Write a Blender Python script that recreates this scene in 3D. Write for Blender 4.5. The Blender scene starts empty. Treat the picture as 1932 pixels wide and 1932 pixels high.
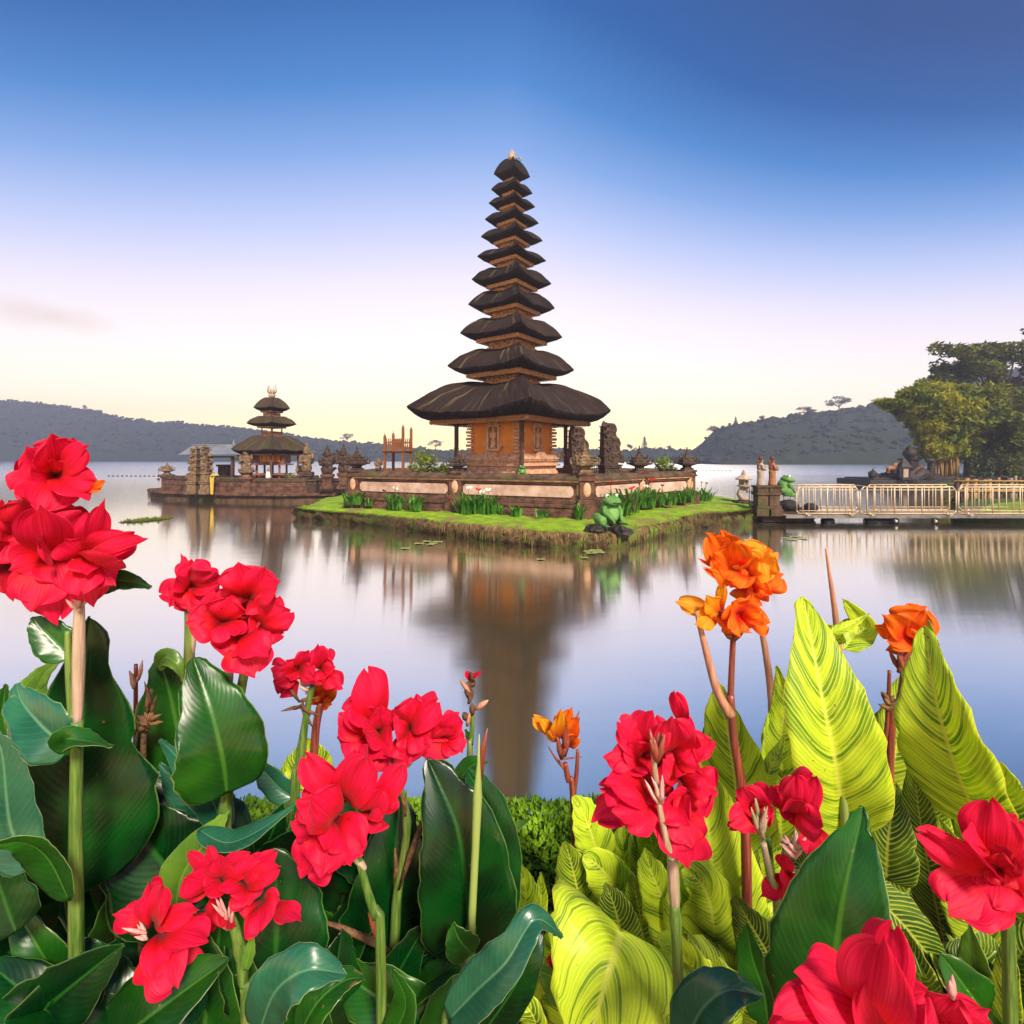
import bpy, math, random
from math import sin, cos, pi, radians, sqrt, atan2
from mathutils import Vector, Matrix, noise

S = bpy.context.scene
COL = S.collection
V = Vector
# ------------------------------------------------------------------ camera
F, U0, V0, EYE = 936.0, 966.0, 863.0, 2.5
cam_d = bpy.data.cameras.new('camera')
cam_d.sensor_width = 36.0
cam_d.lens = 36.0 * F / 1932.0
cam_d.shift_y = -(966.0 - V0) / 1932.0
cam_d.clip_start, cam_d.clip_end = 0.05, 6000
cam = bpy.data.objects.new('camera', cam_d)
COL.objects.link(cam)
cam.location = (0, 0, EYE)
cam.rotation_euler = (radians(90), 0, 0)
S.camera = cam
S.view_settings.view_transform = 'Standard'
S.view_settings.look = 'None'
S.view_settings.gamma = 1.0
S.view_settings.exposure = 0.56
S.cycles.use_denoising = True
S.cycles.max_bounces = 6
S.cycles.diffuse_bounces = 3
S.cycles.glossy_bounces = 3
S.cycles.transmission_bounces = 3
S.cycles.transparent_max_bounces = 6
S.cycles.caustics_reflective = False
S.cycles.caustics_refractive = False
S.cycles.sample_clamp_indirect = 6.0

# ------------------------------------------------------------------ sky + sun
SUN_EL, SUN_AZ = 43.0, 155.0        # azimuth clockwise from +Y (view direction): behind the viewer's right shoulder
W = bpy.data.worlds.new('World'); S.world = W; W.use_nodes = True
wn, wl = W.node_tree.nodes, W.node_tree.links
wn.clear()
wout = wn.new('ShaderNodeOutputWorld'); wbg = wn.new('ShaderNodeBackground')
wbg.inputs['Strength'].default_value = 0.1
wsky = wn.new('ShaderNodeTexSky'); wsky.sky_type = 'NISHITA'; wsky.sun_disc = False
wsky.sun_elevation = radians(SUN_EL); wsky.sun_rotation = radians(SUN_AZ)
wsky.air_density = 1.0; wsky.dust_density = 1.0; wsky.ozone_density = 3.0
wtc = wn.new('ShaderNodeTexCoord'); wsep = wn.new('ShaderNodeSeparateXYZ')
wl.new(wtc.outputs['Generated'], wsep.inputs[0])
def wmath(op, a, b=None, c=None):
    n = wn.new('ShaderNodeMath'); n.operation = op
    for i, x in enumerate((a, b, c)):
        if x is None: continue
        if isinstance(x, (int, float)): n.inputs[i].default_value = x
        else: wl.new(x, n.inputs[i])
    return n.outputs[0]
X_, Z_ = wsep.outputs['X'], wsep.outputs['Z']
q = wmath('ADD', wmath('MULTIPLY_ADD', wmath('MULTIPLY', X_, X_), 0.40, Z_), wmath('MULTIPLY', wmath('MAXIMUM', X_, 0.0), 0.26))
# close to the horizon the band keeps level
q = wmath('MULTIPLY_ADD', wmath('SUBTRACT', q, Z_), wmath('MINIMUM', wmath('MAXIMUM', wmath('MULTIPLY', Z_, 1.75), 0.0), 1.0), Z_)
wramp = wn.new('ShaderNodeValToRGB'); wl.new(q, wramp.inputs[0])
stops = [(0.0, (1.75, 1.26, .48)), (.055, (1.48, 1.17, .60)), (.13, (1.17, 1.02, .77)), (.23, (.93, .83, .80)), (.34, (.70, .65, .76)),
         (.44, (.40, .47, .72)), (.53, (.165, .30, .60)), (.61, (.040, .175, .46)), (.70, (.000, .078, .29)), (.80, (.000, .048, .20)), (1.0, (.000, .042, .18))]
stops = [(p, tuple(x / 2.1 for x in c)) for p, c in stops]      # the ramp holds 0..1; the scale below restores the radiance
el = wramp.color_ramp.elements
el[0].position, el[0].color = stops[0][0], stops[0][1] + (1,)
el[1].position, el[1].color = stops[-1][0], stops[-1][1] + (1,)
for p, c in stops[1:-1]:
    e = el.new(p); e.color = c + (1,)
wsc = wn.new('ShaderNodeVectorMath'); wsc.operation = 'SCALE'; wsc.inputs['Scale'].default_value = 21.2
wl.new(wramp.outputs[0], wsc.inputs[0])
wmix = wn.new('ShaderNodeMixRGB'); wmix.inputs[0].default_value = 0.02
wl.new(wsc.outputs[0], wmix.inputs[1]); wl.new(wsky.outputs[0], wmix.inputs[2])
# a faint peach cloud low on the left
cd = V((100 - U0, F, V0 - 597)).normalized()
wsub = wn.new('ShaderNodeVectorMath'); wsub.operation = 'SUBTRACT'; wl.new(wtc.outputs['Generated'], wsub.inputs[0]); wsub.inputs[1].default_value = cd
wmul = wn.new('ShaderNodeVectorMath'); wmul.operation = 'MULTIPLY'; wl.new(wsub.outputs[0], wmul.inputs[0]); wmul.inputs[1].default_value = (9.5, 9.5, 34)
wlen = wn.new('ShaderNodeVectorMath'); wlen.operation = 'LENGTH'; wl.new(wmul.outputs[0], wlen.inputs[0])
wnz = wn.new('ShaderNodeTexNoise'); wnz.inputs['Scale'].default_value = 9.0; wnz.inputs['Detail'].default_value = 5
wl.new(wtc.outputs['Generated'], wnz.inputs['Vector'])
cl = wmath('MAXIMUM', wmath('SUBTRACT', wmath('MULTIPLY_ADD', wnz.outputs[0], 1.2, 0.35), wlen.outputs['Value']), 0.0)
cl = wmath('MINIMUM', wmath('MULTIPLY', cl, 0.8), 0.7)
wmx2 = wn.new('ShaderNodeMixRGB'); wl.new(cl, wmx2.inputs[0]); wl.new(wmix.outputs[0], wmx2.inputs[1]); wmx2.inputs[2].default_value = (6.6, 5.3, 4.8, 1)
wl.new(wmx2.outputs[0], wbg.inputs['Color']); wl.new(wbg.outputs[0], wout.inputs[0])

sun_d = bpy.data.lights.new('sun', 'SUN'); sun_d.energy = 4.5; sun_d.angle = radians(11); sun_d.color = (1.0, .88, .70)
sun = bpy.data.objects.new('sun', sun_d); COL.objects.link(sun)
sd = V((sin(radians(SUN_AZ)) * cos(radians(SUN_EL)), cos(radians(SUN_AZ)) * cos(radians(SUN_EL)), sin(radians(SUN_EL))))
sun.rotation_euler = sd.to_track_quat('Z', 'Y').to_euler()

# ------------------------------------------------------------------ helpers
def P(u, v, d):
    return V(((u - U0) / F * d, d, EYE - (v - V0) / F * d))

class MB:
    def __init__(s): s.v, s.f, s.uv, s.mi = [], [], {}, []
    def add(s, vs, fs, uvs=None, mi=0):
        o = len(s.v); s.v.extend([V(p) for p in vs])
        for f in fs: s.f.append(tuple(i + o for i in f)); s.mi.append(mi)
        if uvs:
            for i, c in enumerate(uvs): s.uv[o + i] = c
        return s
    def box(s, c, size, rz=0.0, taper=1.0, mi=0):
        hx, hy, hz = size[0] / 2, size[1] / 2, size[2] / 2
        vs = []
        for z, k in ((-hz, 1.0), (hz, taper)):
            for x, y in ((-hx, -hy), (hx, -hy), (hx, hy), (-hx, hy)):
                x2, y2 = x * k, y * k
                vs.append((c[0] + x2 * cos(rz) - y2 * sin(rz), c[1] + x2 * sin(rz) + y2 * cos(rz), c[2] + z))
        return s.add(vs, [(3, 2, 1, 0), (4, 5, 6, 7), (0, 1, 5, 4), (1, 2, 6, 5), (2, 3, 7, 6), (3, 0, 4, 7)], mi=mi)
    def bar(s, a, b, z0, z1, th, mi=0):           # upright wall-like bar between plan points a and b
        a, b = V(a[:2]), V(b[:2]); d = (b - a).normalized(); n = V((-d.y, d.x)) * th / 2
        ps = [a - n, b - n, b + n, a + n]
        vs = [(p.x, p.y, z0) for p in ps] + [(p.x, p.y, z1) for p in ps]
        return s.add(vs, [(3, 2, 1, 0), (4, 5, 6, 7), (0, 1, 5, 4), (1, 2, 6, 5), (2, 3, 7, 6), (3, 0, 4, 7)], mi=mi)
    def tube(s, pts, r, n=8, cap=True, mi=0):
        pts = [V(p) for p in pts]; m = len(pts)
        if not hasattr(r, '__len__'): r = [r] * m
        vs = []; up = None
        for i, p in enumerate(pts):
            t = (pts[min(i + 1, m - 1)] - pts[max(i - 1, 0)])
            t = t.normalized() if t.length > 1e-9 else V((0, 0, 1))
            if up is None:
                up = t.orthogonal().normalized()
            up = (up - t * up.dot(t)); up = up.normalized() if up.length > 1e-6 else t.orthogonal().normalized()
            b = t.cross(up)
            for k in range(n):
                a = 2 * pi * k / n
                vs.append(p + (up * cos(a) + b * sin(a)) * r[i])
        fs = [(i * n + k, i * n + (k + 1) % n, (i + 1) * n + (k + 1) % n, (i + 1) * n + k) for i in range(m - 1) for k in range(n)]
        if cap: fs += [tuple(range(n - 1, -1, -1)), tuple((m - 1) * n + k for k in range(n))]
        return s.add(vs, fs, mi=mi)
    def lathe(s, prof, c=(0, 0, 0), n=16, rz=0.0, mi=0, sx=1.0, sy=1.0):
        vs = []
        for r, z in prof:
            for k in range(n):
                a = 2 * pi * k / n + rz
                vs.append((c[0] + r * cos(a) * sx, c[1] + r * sin(a) * sy, c[2] + z))
        m = len(prof)
        fs = [(i * n + k, i * n + (k + 1) % n, (i + 1) * n + (k + 1) % n, (i + 1) * n + k) for i in range(m - 1) for k in range(n)]
        fs += [tuple(range(n - 1, -1, -1)), tuple((m - 1) * n + k for k in range(n))]
        return s.add(vs, fs, mi=mi)
    def ell(s, c, r, rot=None, nu=14, nv=9, mi=0):
        c = V(c); R = rot if rot is not None else Matrix.Identity(3)
        vs = []
        for j in range(1, nv):
            th = pi * j / nv
            for k in range(nu):
                a = 2 * pi * k / nu
                vs.append(c + R @ V((r[0] * sin(th) * cos(a), r[1] * sin(th) * sin(a), r[2] * cos(th))))
        t, b = len(vs), len(vs) + 1
        vs += [c + R @ V((0, 0, r[2])), c + R @ V((0, 0, -r[2]))]
        fs = [(j * nu + k, (j + 1) * nu + k, (j + 1) * nu + (k + 1) % nu, j * nu + (k + 1) % nu) for j in range(nv - 2) for k in range(nu)]
        fs += [(k, (k + 1) % nu, t) for k in range(nu)] + [((nv - 2) * nu + (k + 1) % nu, (nv - 2) * nu + k, b) for k in range(nu)]
        return s.add(vs, fs, mi=mi)
    def volute(s, c, rad, th, ax, up, turns=1.25, a0=0.0, n=6, mi=0):
        """a carved scroll: a spiral tube in the plane of ax and up"""
        c, ax, up = V(c), V(ax), V(up); pts, rs = [], []
        N = int(12 * turns)
        for i in range(N + 1):
            t = i / N; a = a0 + 2 * pi * turns * t; r = rad * (1 - .78 * t)
            pts.append(c + ax * cos(a) * r + up * sin(a) * r); rs.append(th * (1 - .35 * t))
        return s.tube(pts, rs, n, mi=mi)
    def grid(s, rows, uvs=None, mi=0):
        m, n = len(rows), len(rows[0])
        vs = [p for r in rows for p in r]
        fs = [(i * n + k, i * n + k + 1, (i + 1) * n + k + 1, (i + 1) * n + k) for i in range(m - 1) for k in range(n - 1)]
        return s.add(vs, fs, [c for r in uvs for c in r] if uvs else None, mi=mi)
    def build(s, name, mat, parent=None, smooth=True, bevel=0.0, org=None):
        me = bpy.data.meshes.new(name)
        o0 = V((0, 0, 0))
        if parent is not None: o0 = ORG[parent.name]
        elif org is not None: o0 = V(org)
        me.from_pydata([tuple(p - o0) for p in s.v], [], s.f)
        if s.uv:
            ul = me.uv_layers.new(name='UVMap')
            for lp in me.loops:
                ul.data[lp.index].uv = s.uv.get(lp.vertex_index, (0, 0))
        for m in (mat if isinstance(mat, (list, tuple)) else [mat]): me.materials.append(m)
        if any(s.mi): me.polygons.foreach_set('material_index', s.mi)
        me.polygons.foreach_set('use_smooth', [bool(smooth)] * len(me.polygons))
        me.update()
        ob = bpy.data.objects.new(name, me); COL.objects.link(ob)
        ORG[ob.name] = o0.copy()
        if parent is not None: ob.parent = parent
        else: ob.location = o0
        if bevel:
            b = ob.modifiers.new('bevel', 'BEVEL'); b.width = bevel; b.segments = 2; b.limit_method = 'ANGLE'; b.angle_limit = radians(40)
        return ob

ORG = {}
def thing(name, label, cat, loc, group=None):
    o = bpy.data.objects.new(name, None); COL.objects.link(o)
    o.location = V(loc); o.empty_display_size = 0.2; ORG[o.name] = V(loc)
    o['label'] = label; o['category'] = cat
    if group: o['group'] = group
    return o
def tag(o, label, cat, group=None, kind=None):
    o['label'] = label; o['category'] = cat
    if group: o['group'] = group
    if kind: o['kind'] = kind
    return o
def struct(o): o['kind'] = 'structure'; return o
def remesh(o, vox, smooth=4, disp=0.0, scale=0.1):
    r = o.modifiers.new('remesh', 'REMESH'); r.mode = 'VOXEL'; r.voxel_size = vox; r.use_smooth_shade = True
    if smooth:
        m = o.modifiers.new('smooth', 'SMOOTH'); m.factor = .5; m.iterations = smooth
    if disp:
        t = bpy.data.textures.get('carve%.3f' % scale) or bpy.data.textures.new('carve%.3f' % scale, 'CLOUDS'); t.noise_scale = scale; t.noise_depth = 2
        d = o.modifiers.new('displace', 'DISPLACE'); d.texture = t; d.strength = disp; d.mid_level = .5
    return o
def dup(o, loc, **props):
    r = o.copy(); COL.objects.link(r); r.location = V(loc)
    for k, x in props.items(): r[k] = x
    for ch in list(o.children):
        c = ch.copy(); COL.objects.link(c); c.parent = r
        for g in list(ch.children):
            d = g.copy(); COL.objects.link(d); d.parent = c
    return r

# ------------------------------------------------------------------ materials
def M(name, c1, c2=None, rough=.8, scale=6.0, bump=0.0, bscale=None, spec=.35, metal=0.0, c3=None, c3lo=.58, stretch=None, coat=0.0, transl=0.0, rnd=0.0, distort=0.0, coords='Object'):
    m = bpy.data.materials.new(name); m.use_nodes = True
    nt = m.node_tree; n, l = nt.nodes, nt.links
    b = n['Principled BSDF']; b.inputs['Roughness'].default_value = rough
    b.inputs['Specular IOR Level'].default_value = spec; b.inputs['Metallic'].default_value = metal
    if coat: b.inputs['Coat Weight'].default_value = coat; b.inputs['Coat Roughness'].default_value = .25
    tc = n.new('ShaderNodeTexCoord'); vec = tc.outputs['Object' if coords == 'Geometry' else coords]
    if coords == 'Geometry':
        vec = n.new('ShaderNodeNewGeometry').outputs['Position']
    if stretch:
        mp = n.new('ShaderNodeMapping'); mp.inputs['Scale'].default_value = stretch; l.new(vec, mp.inputs[0]); vec = mp.outputs[0]
    col = None
    if c2 is not None:
        t = n.new('ShaderNodeTexNoise'); t.inputs['Scale'].default_value = scale; t.inputs['Detail'].default_value = 6; t.inputs['Roughness'].default_value = .62; t.inputs['Distortion'].default_value = distort
        l.new(vec, t.inputs['Vector'])
        r = n.new('ShaderNodeValToRGB'); l.new(t.outputs[0], r.inputs[0])
        r.color_ramp.elements[0].position = .36; r.color_ramp.elements[1].position = .66
        r.color_ramp.elements[0].color = tuple(c1) + (1,); r.color_ramp.elements[1].color = tuple(c2) + (1,)
        col = r.outputs[0]
        if c3 is not None:
            t2 = n.new('ShaderNodeTexNoise'); t2.inputs['Scale'].default_value = scale * .37; t2.inputs['Detail'].default_value = 8
            l.new(vec, t2.inputs['Vector'])
            r2 = n.new('ShaderNodeValToRGB'); l.new(t2.outputs[0], r2.inputs[0]); r2.color_ramp.elements[0].position = c3lo; r2.color_ramp.elements[1].position = c3lo + .12
            mx = n.new('ShaderNodeMixRGB'); l.new(r2.outputs[0], mx.inputs[0]); l.new(col, mx.inputs[1]); mx.inputs[2].default_value = tuple(c3) + (1,)
            col = mx.outputs[0]
    else:
        rg = n.new('ShaderNodeRGB'); rg.outputs[0].default_value = tuple(c1) + (1,); col = rg.outputs[0]
    if rnd:
        oi = n.new('ShaderNodeObjectInfo'); mr = n.new('ShaderNodeMapRange'); l.new(oi.outputs['Random'], mr.inputs[0])
        mr.inputs[3].default_value = 1 - rnd; mr.inputs[4].default_value = 1 + rnd
        hs = n.new('ShaderNodeHueSaturation'); l.new(mr.outputs[0], hs.inputs['Value']); l.new(col, hs.inputs['Color']); col = hs.outputs[0]
    l.new(col, b.inputs['Base Color'])
    if bump:
        tb = n.new('ShaderNodeTexNoise'); tb.inputs['Scale'].default_value = bscale or scale * 3; tb.inputs['Detail'].default_value = 6; l.new(vec, tb.inputs['Vector'])
        bn = n.new('ShaderNodeBump'); bn.inputs['Strength'].default_value = bump; bn.inputs['Distance'].default_value = .03
        l.new(tb.outputs[0], bn.inputs['Height']); l.new(bn.outputs[0], b.inputs['Normal'])
    if transl:
        tr = n.new('ShaderNodeBsdfTranslucent'); l.new(col, tr.inputs[0]); mx = n.new('ShaderNodeMixShader'); mx.inputs[0].default_value = transl
        l.new(b.outputs[0], mx.inputs[1]); l.new(tr.outputs[0], mx.inputs[2]); l.new(mx.outputs[0], n['Material Output'].inputs[0])
    return m

def leaf_mat(name, base, dark, vein, edge, rough=.32, K=46.0, tiger=0.0, tig=(.1, .3, .02), transl=.22, coat=.3, sheen=None, rnd=.18):
    """canna blade. UV.x = 0..1 across (midrib at .5); UV.y = position along the lateral veins"""
    m = bpy.data.materials.new(name); m.use_nodes = True
    nt = m.node_tree; n, l = nt.nodes, nt.links; b = n['Principled BSDF']
    b.inputs['Roughness'].default_value = rough; b.inputs['Specular IOR Level'].default_value = .36; b.inputs['Coat Weight'].default_value = coat; b.inputs['Coat Roughness'].default_value = .22
    def math(op, a, c=None, d=None):
        k = n.new('ShaderNodeMath'); k.operation = op
        for i, x in enumerate((a, c, d)):
            if x is None: continue
            if isinstance(x, (int, float)): k.inputs[i].default_value = x
            else: l.new(x, k.inputs[i])
        return k.outputs[0]
    def mixc(f, a, c):
        k = n.new('ShaderNodeMixRGB')
        for i, x in enumerate((f, a, c)):
            if isinstance(x, tuple): k.inputs[i].default_value = x + (1,)
            elif isinstance(x, (int, float)): k.inputs[i].default_value = x
            else: l.new(x, k.inputs[i])
        return k.outputs[0]
    def ramp(x, lo, hi):
        k = n.new('ShaderNodeMapRange'); k.interpolation_type = 'SMOOTHSTEP'; l.new(x, k.inputs[0]); k.inputs[1].default_value = lo; k.inputs[2].default_value = hi
        return k.outputs[0]
    tc = n.new('ShaderNodeTexCoord'); sp = n.new('ShaderNodeSeparateXYZ'); l.new(tc.outputs['UV'], sp.inputs[0])
    oi = n.new('ShaderNodeObjectInfo')
    s = math('ABSOLUTE', math('MULTIPLY_ADD', sp.outputs[0], 2.0, -1.0)); c = sp.outputs[1]
    # blotchy tissue
    nz = n.new('ShaderNodeTexNoise'); nz.inputs['Scale'].default_value = 9; nz.inputs['Detail'].default_value = 4; l.new(tc.outputs['Object'], nz.inputs['Vector'])
    col = mixc(ramp(nz.outputs[0], .35, .68), dark, base)
    # lateral veins: a 1-D noise along c gives lines of uneven width and spacing
    cb = n.new('ShaderNodeCombineXYZ'); l.new(math('MULTIPLY', c, K), cb.inputs[1]); l.new(math('MULTIPLY', s, 1.5), cb.inputs[0]); l.new(math('MULTIPLY', oi.outputs['Random'], 37.0), cb.inputs[2])
    vz = n.new('ShaderNodeTexNoise'); vz.inputs['Scale'].default_value = 1.0; vz.inputs['Detail'].default_value = 2.5; vz.inputs['Roughness'].default_value = .65; l.new(cb.outputs[0], vz.inputs['Vector'])
    fine = math('MULTIPLY_ADD', math('SINE', math('MULTIPLY', math('ADD', c, math('MULTIPLY', vz.outputs[0], .012)), K * 5.2)), .5, .5)
    if tiger:
        bands = n.new('ShaderNodeTexNoise'); bands.inputs['Scale'].default_value = .35; bands.inputs['Detail'].default_value = 1.5; l.new(cb.outputs[0], bands.inputs['Vector'])
        gm = ramp(math('ADD', math('MULTIPLY', bands.outputs[0], .75), math('MULTIPLY', vz.outputs[0], .45)), .60 - .1 * (tiger - 1), .78 - .1 * (tiger - 1))
        col = mixc(math('MULTIPLY', gm, .85), col, tig)
        col = mixc(math('MULTIPLY', ramp(fine, .72, .95), .75), col, vein)
    else:
        col = mixc(math('MULTIPLY', ramp(fine, .8, 1.0), .10), col, vein)
        col = mixc(math('MULTIPLY', ramp(vz.outputs[0], .56, .75), .14), col, vein)
    # midrib and pale margin
    col = mixc(math('MULTIPLY', math('SUBTRACT', 1.0, ramp(s, .015, .075)), .8), col, vein)
    col = mixc(math('MULTIPLY', ramp(s, .97, .995), .6 if not tiger else .8), col, edge)
    # nibbled brown flecks
    fk = n.new('ShaderNodeTexNoise'); fk.inputs['Scale'].default_value = 55; fk.inputs['Detail'].default_value = 2; l.new(tc.outputs['Object'], fk.inputs['Vector'])
    col = mixc(math('MULTIPLY', ramp(fk.outputs[0], .735, .77), .7), col, (.22, .16, .07))
    f2 = n.new('ShaderNodeTexNoise'); f2.inputs['Scale'].default_value = 11; f2.inputs['Detail'].default_value = 7; f2.inputs['Roughness'].default_value = .7; l.new(tc.outputs['Object'], f2.inputs['Vector'])
    col = mixc(math('MULTIPLY', ramp(math('ADD', f2.outputs[0], math('MULTIPLY', s, .10)), .735, .80), .75), col, (.20, .12, .04))
    mr = n.new('ShaderNodeMapRange'); l.new(oi.outputs['Random'], mr.inputs[0]); mr.inputs[3].default_value = 1 - rnd; mr.inputs[4].default_value = 1 + rnd
    hs = n.new('ShaderNodeHueSaturation'); l.new(mr.outputs[0], hs.inputs['Value']); l.new(col, hs.inputs['Color']); col = hs.outputs[0]
    l.new(col, b.inputs['Base Color'])
    rz_ = n.new('ShaderNodeTexNoise'); rz_.inputs['Scale'].default_value = 6; rz_.inputs['Detail'].default_value = 5; l.new(tc.outputs['Object'], rz_.inputs['Vector'])
    rm = n.new('ShaderNodeMapRange'); l.new(rz_.outputs[0], rm.inputs[0]); rm.inputs[1].default_value = .3; rm.inputs[2].default_value = .7; rm.inputs[3].default_value = rough * .8; rm.inputs[4].default_value = rough * 1.35; l.new(rm.outputs[0], b.inputs['Roughness'])
    bn = n.new('ShaderNodeBump'); bn.inputs['Strength'].default_value = .06 if not tiger else .15; bn.inputs['Distance'].default_value = .003
    l.new(math('ADD', fine, math('MULTIPLY', vz.outputs[0], 2.0)), bn.inputs['Height']); l.new(bn.outputs[0], b.inputs['Normal'])
    tr = n.new('ShaderNodeBsdfTranslucent'); l.new(col, tr.inputs[0]); mx = n.new('ShaderNodeMixShader'); mx.inputs[0].default_value = transl
    l.new(b.outputs[0], mx.inputs[1]); l.new(tr.outputs[0], mx.inputs[2]); l.new(mx.outputs[0], n['Material Output'].inputs[0])
    return m

def petal_mat(name, base, inner, tip, streak, rough=.55, transl=.38):
    """petals. UV.y runs from claw (0) to rim (1)"""
    m = bpy.data.materials.new(name); m.use_nodes = True
    nt = m.node_tree; n, l = nt.nodes, nt.links; b = n['Principled BSDF']; b.inputs['Roughness'].default_value = rough
    b.inputs['Specular IOR Level'].default_value = .25; b.inputs['Sheen Weight'].default_value = .06; b.inputs['Sheen Roughness'].default_value = .4
    tc = n.new('ShaderNodeTexCoord'); sp = n.new('ShaderNodeSeparateXYZ'); l.new(tc.outputs['UV'], sp.inputs[0])
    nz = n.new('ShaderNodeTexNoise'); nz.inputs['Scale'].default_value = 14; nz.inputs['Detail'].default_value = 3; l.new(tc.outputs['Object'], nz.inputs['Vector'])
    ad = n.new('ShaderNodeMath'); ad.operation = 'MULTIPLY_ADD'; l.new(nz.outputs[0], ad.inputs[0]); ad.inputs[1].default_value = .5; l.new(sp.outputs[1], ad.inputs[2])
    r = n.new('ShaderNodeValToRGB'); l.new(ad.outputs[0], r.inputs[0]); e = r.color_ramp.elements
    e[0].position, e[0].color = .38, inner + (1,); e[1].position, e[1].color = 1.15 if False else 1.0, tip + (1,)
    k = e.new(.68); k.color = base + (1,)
    # fine streaks running along the petal
    cb = n.new('ShaderNodeMapping'); cb.inputs['Scale'].default_value = (26, 1.6, 1); l.new(tc.outputs['UV'], cb.inputs[0])
    st = n.new('ShaderNodeTexNoise'); st.inputs['Scale'].default_value = 1; st.inputs['Detail'].default_value = 2; l.new(cb.outputs[0], st.inputs['Vector'])
    mr = n.new('ShaderNodeMapRange'); l.new(st.outputs[0], mr.inputs[0]); mr.inputs[1].default_value = .45; mr.inputs[2].default_value = .75; mr.inputs[4].default_value = .75
    mx = n.new('ShaderNodeMixRGB'); l.new(mr.outputs[0], mx.inputs[0]); l.new(r.outputs[0], mx.inputs[1]); mx.inputs[2].default_value = streak + (1,)
    l.new(mx.outputs[0], b.inputs['Base Color'])
    bn = n.new('ShaderNodeBump'); bn.inputs['Strength'].default_value = .5; bn.inputs['Distance'].default_value = .003; l.new(st.outputs[0], bn.inputs['Height']); l.new(bn.outputs[0], b.inputs['Normal'])
    tr = n.new('ShaderNodeBsdfTranslucent'); l.new(mx.outputs[0], tr.inputs[0]); ms = n.new('ShaderNodeMixShader'); ms.inputs[0].default_value = transl
    l.new(b.outputs[0], ms.inputs[1]); l.new(tr.outputs[0], ms.inputs[2]); l.new(ms.outputs[0], n['Material Output'].inputs[0])
    return m

m_thatch = M('thatch', (.006, .0035, .0045), (.020, .011, .010), rough=.85, scale=1.0, bump=.7, bscale=1.0, spec=.2, stretch=(110, 5, 1), coords='UV', c3=(.095, .075, .030), c3lo=.57)
m_thatchb = M('brown_thatch', (.010, .006, .005), (.042, .023, .017), rough=.85, scale=1.0, bump=.8, bscale=1.0, spec=.2, stretch=(110, 5, 1), coords='UV', c3=(.15, .12, .055), c3lo=.58)
m_thatchcut = M('cut_thatch_ends', (.010, .006, .007), (.030, .018, .015), rough=.9, scale=1.0, bump=.5, spec=.15, stretch=(60, 30, 1), coords='UV')
m_thatch2 = M('mossy_thatch', (.030, .020, .012), (.085, .055, .026), rough=.85, scale=1.0, bump=.6, bscale=1.0, spec=.25, stretch=(90, 4, 1), coords='UV', c3=(.08, .085, .02), c3lo=.56)
m_gold = M('gilded_carving', (.17, .065, .03), (.58, .27, .10), rough=.5, scale=16, bump=.9, bscale=22, spec=.5, coords='Geometry')
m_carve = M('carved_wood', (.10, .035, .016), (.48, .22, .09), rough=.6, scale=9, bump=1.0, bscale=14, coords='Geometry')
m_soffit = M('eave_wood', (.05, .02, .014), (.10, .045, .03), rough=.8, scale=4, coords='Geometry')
m_orange = M('orange_plaster', (.74, .22, .025), (.82, .31, .05), rough=.85, scale=2.0, bump=.15, bscale=20, coords='Geometry', c3=(.50, .15, .04), c3lo=.6)
m_sand = M('pink_sandstone', (.52, .25, .14), (.80, .47, .30), rough=.9, scale=5, bump=.6, bscale=16, coords='Geometry', c3=(.36, .16, .10), c3lo=.62)
m_panel = M('pale_wall_panel', (.46, .27, .20), (.70, .48, .39), rough=.9, scale=2.5, bump=.35, bscale=14, coords='Geometry', c3=(.30, .17, .12), c3lo=.62)
m_brown = M('weathered_brick', (.065, .028, .018), (.20, .095, .06), rough=.92, scale=4, bump=.7, bscale=13, coords='Geometry', c3=(.04, .028, .015), c3lo=.55)
m_moss = M('mossy_stone', (.045, .028, .017), (.15, .085, .05), rough=.95, scale=3, bump=.9, bscale=12, coords='Geometry', c3=(.07, .075, .02), c3lo=.56)
m_stone = M('carved_dark_stone', (.025, .015, .012), (.11, .064, .045), rough=.92, scale=7, bump=1.0, bscale=18, coords='Geometry', c3=(.09, .075, .04), c3lo=.58)
m_stone2 = M('carved_tan_stone', (.09, .055, .03), (.30, .19, .11), rough=.92, scale=7, bump=1.0, bscale=18, coords='Geometry', c3=(.06, .05, .02), c3lo=.6)
m_pale = M('pale_stone', (.32, .22, .16), (.55, .42, .33), rough=.9, scale=6, bump=.5, bscale=18, coords='Geometry')
m_wood = M('reddish_wood', (.16, .055, .022), (.30, .115, .05), rough=.65, scale=3, bump=.3, bscale=10, stretch=(1, 1, .2), coords='Geometry')
m_dwood = M('dark_wood', (.06, .025, .015), (.13, .06, .035), rough=.7, scale=3, bump=.3, bscale=10, coords='Geometry')
m_tin = M('tin_roof', (.14, .15, .18), (.26, .27, .31), rough=.55, scale=1.5, spec=.5, coords='Geometry', c3=(.16, .09, .06), c3lo=.6)
m_grass = M('lawn', (.13, .24, .006), (.32, .48, .014), rough=.95, scale=2.2, bump=1.0, bscale=26, coords='Geometry', c3=(.22, .20, .045), c3lo=.54)
m_rootbank = M('root_bank', (.025, .015, .007), (.13, .08, .03), rough=.95, scale=7, bump=1.0, bscale=20, coords='Geometry', c3=(.10, .13, .018), c3lo=.50)
m_straw = M('straw', (.09, .05, .018), (.32, .20, .085), rough=.9, scale=5, coords='Geometry', c3=(.17, .24, .03), c3lo=.50)
m_frog = M('green_paint', (.06, .175, .03), (.15, .31, .07), rough=.62, scale=5, bump=.35, bscale=22, spec=.3, c3=(.06, .12, .03), c3lo=.6)
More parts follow.
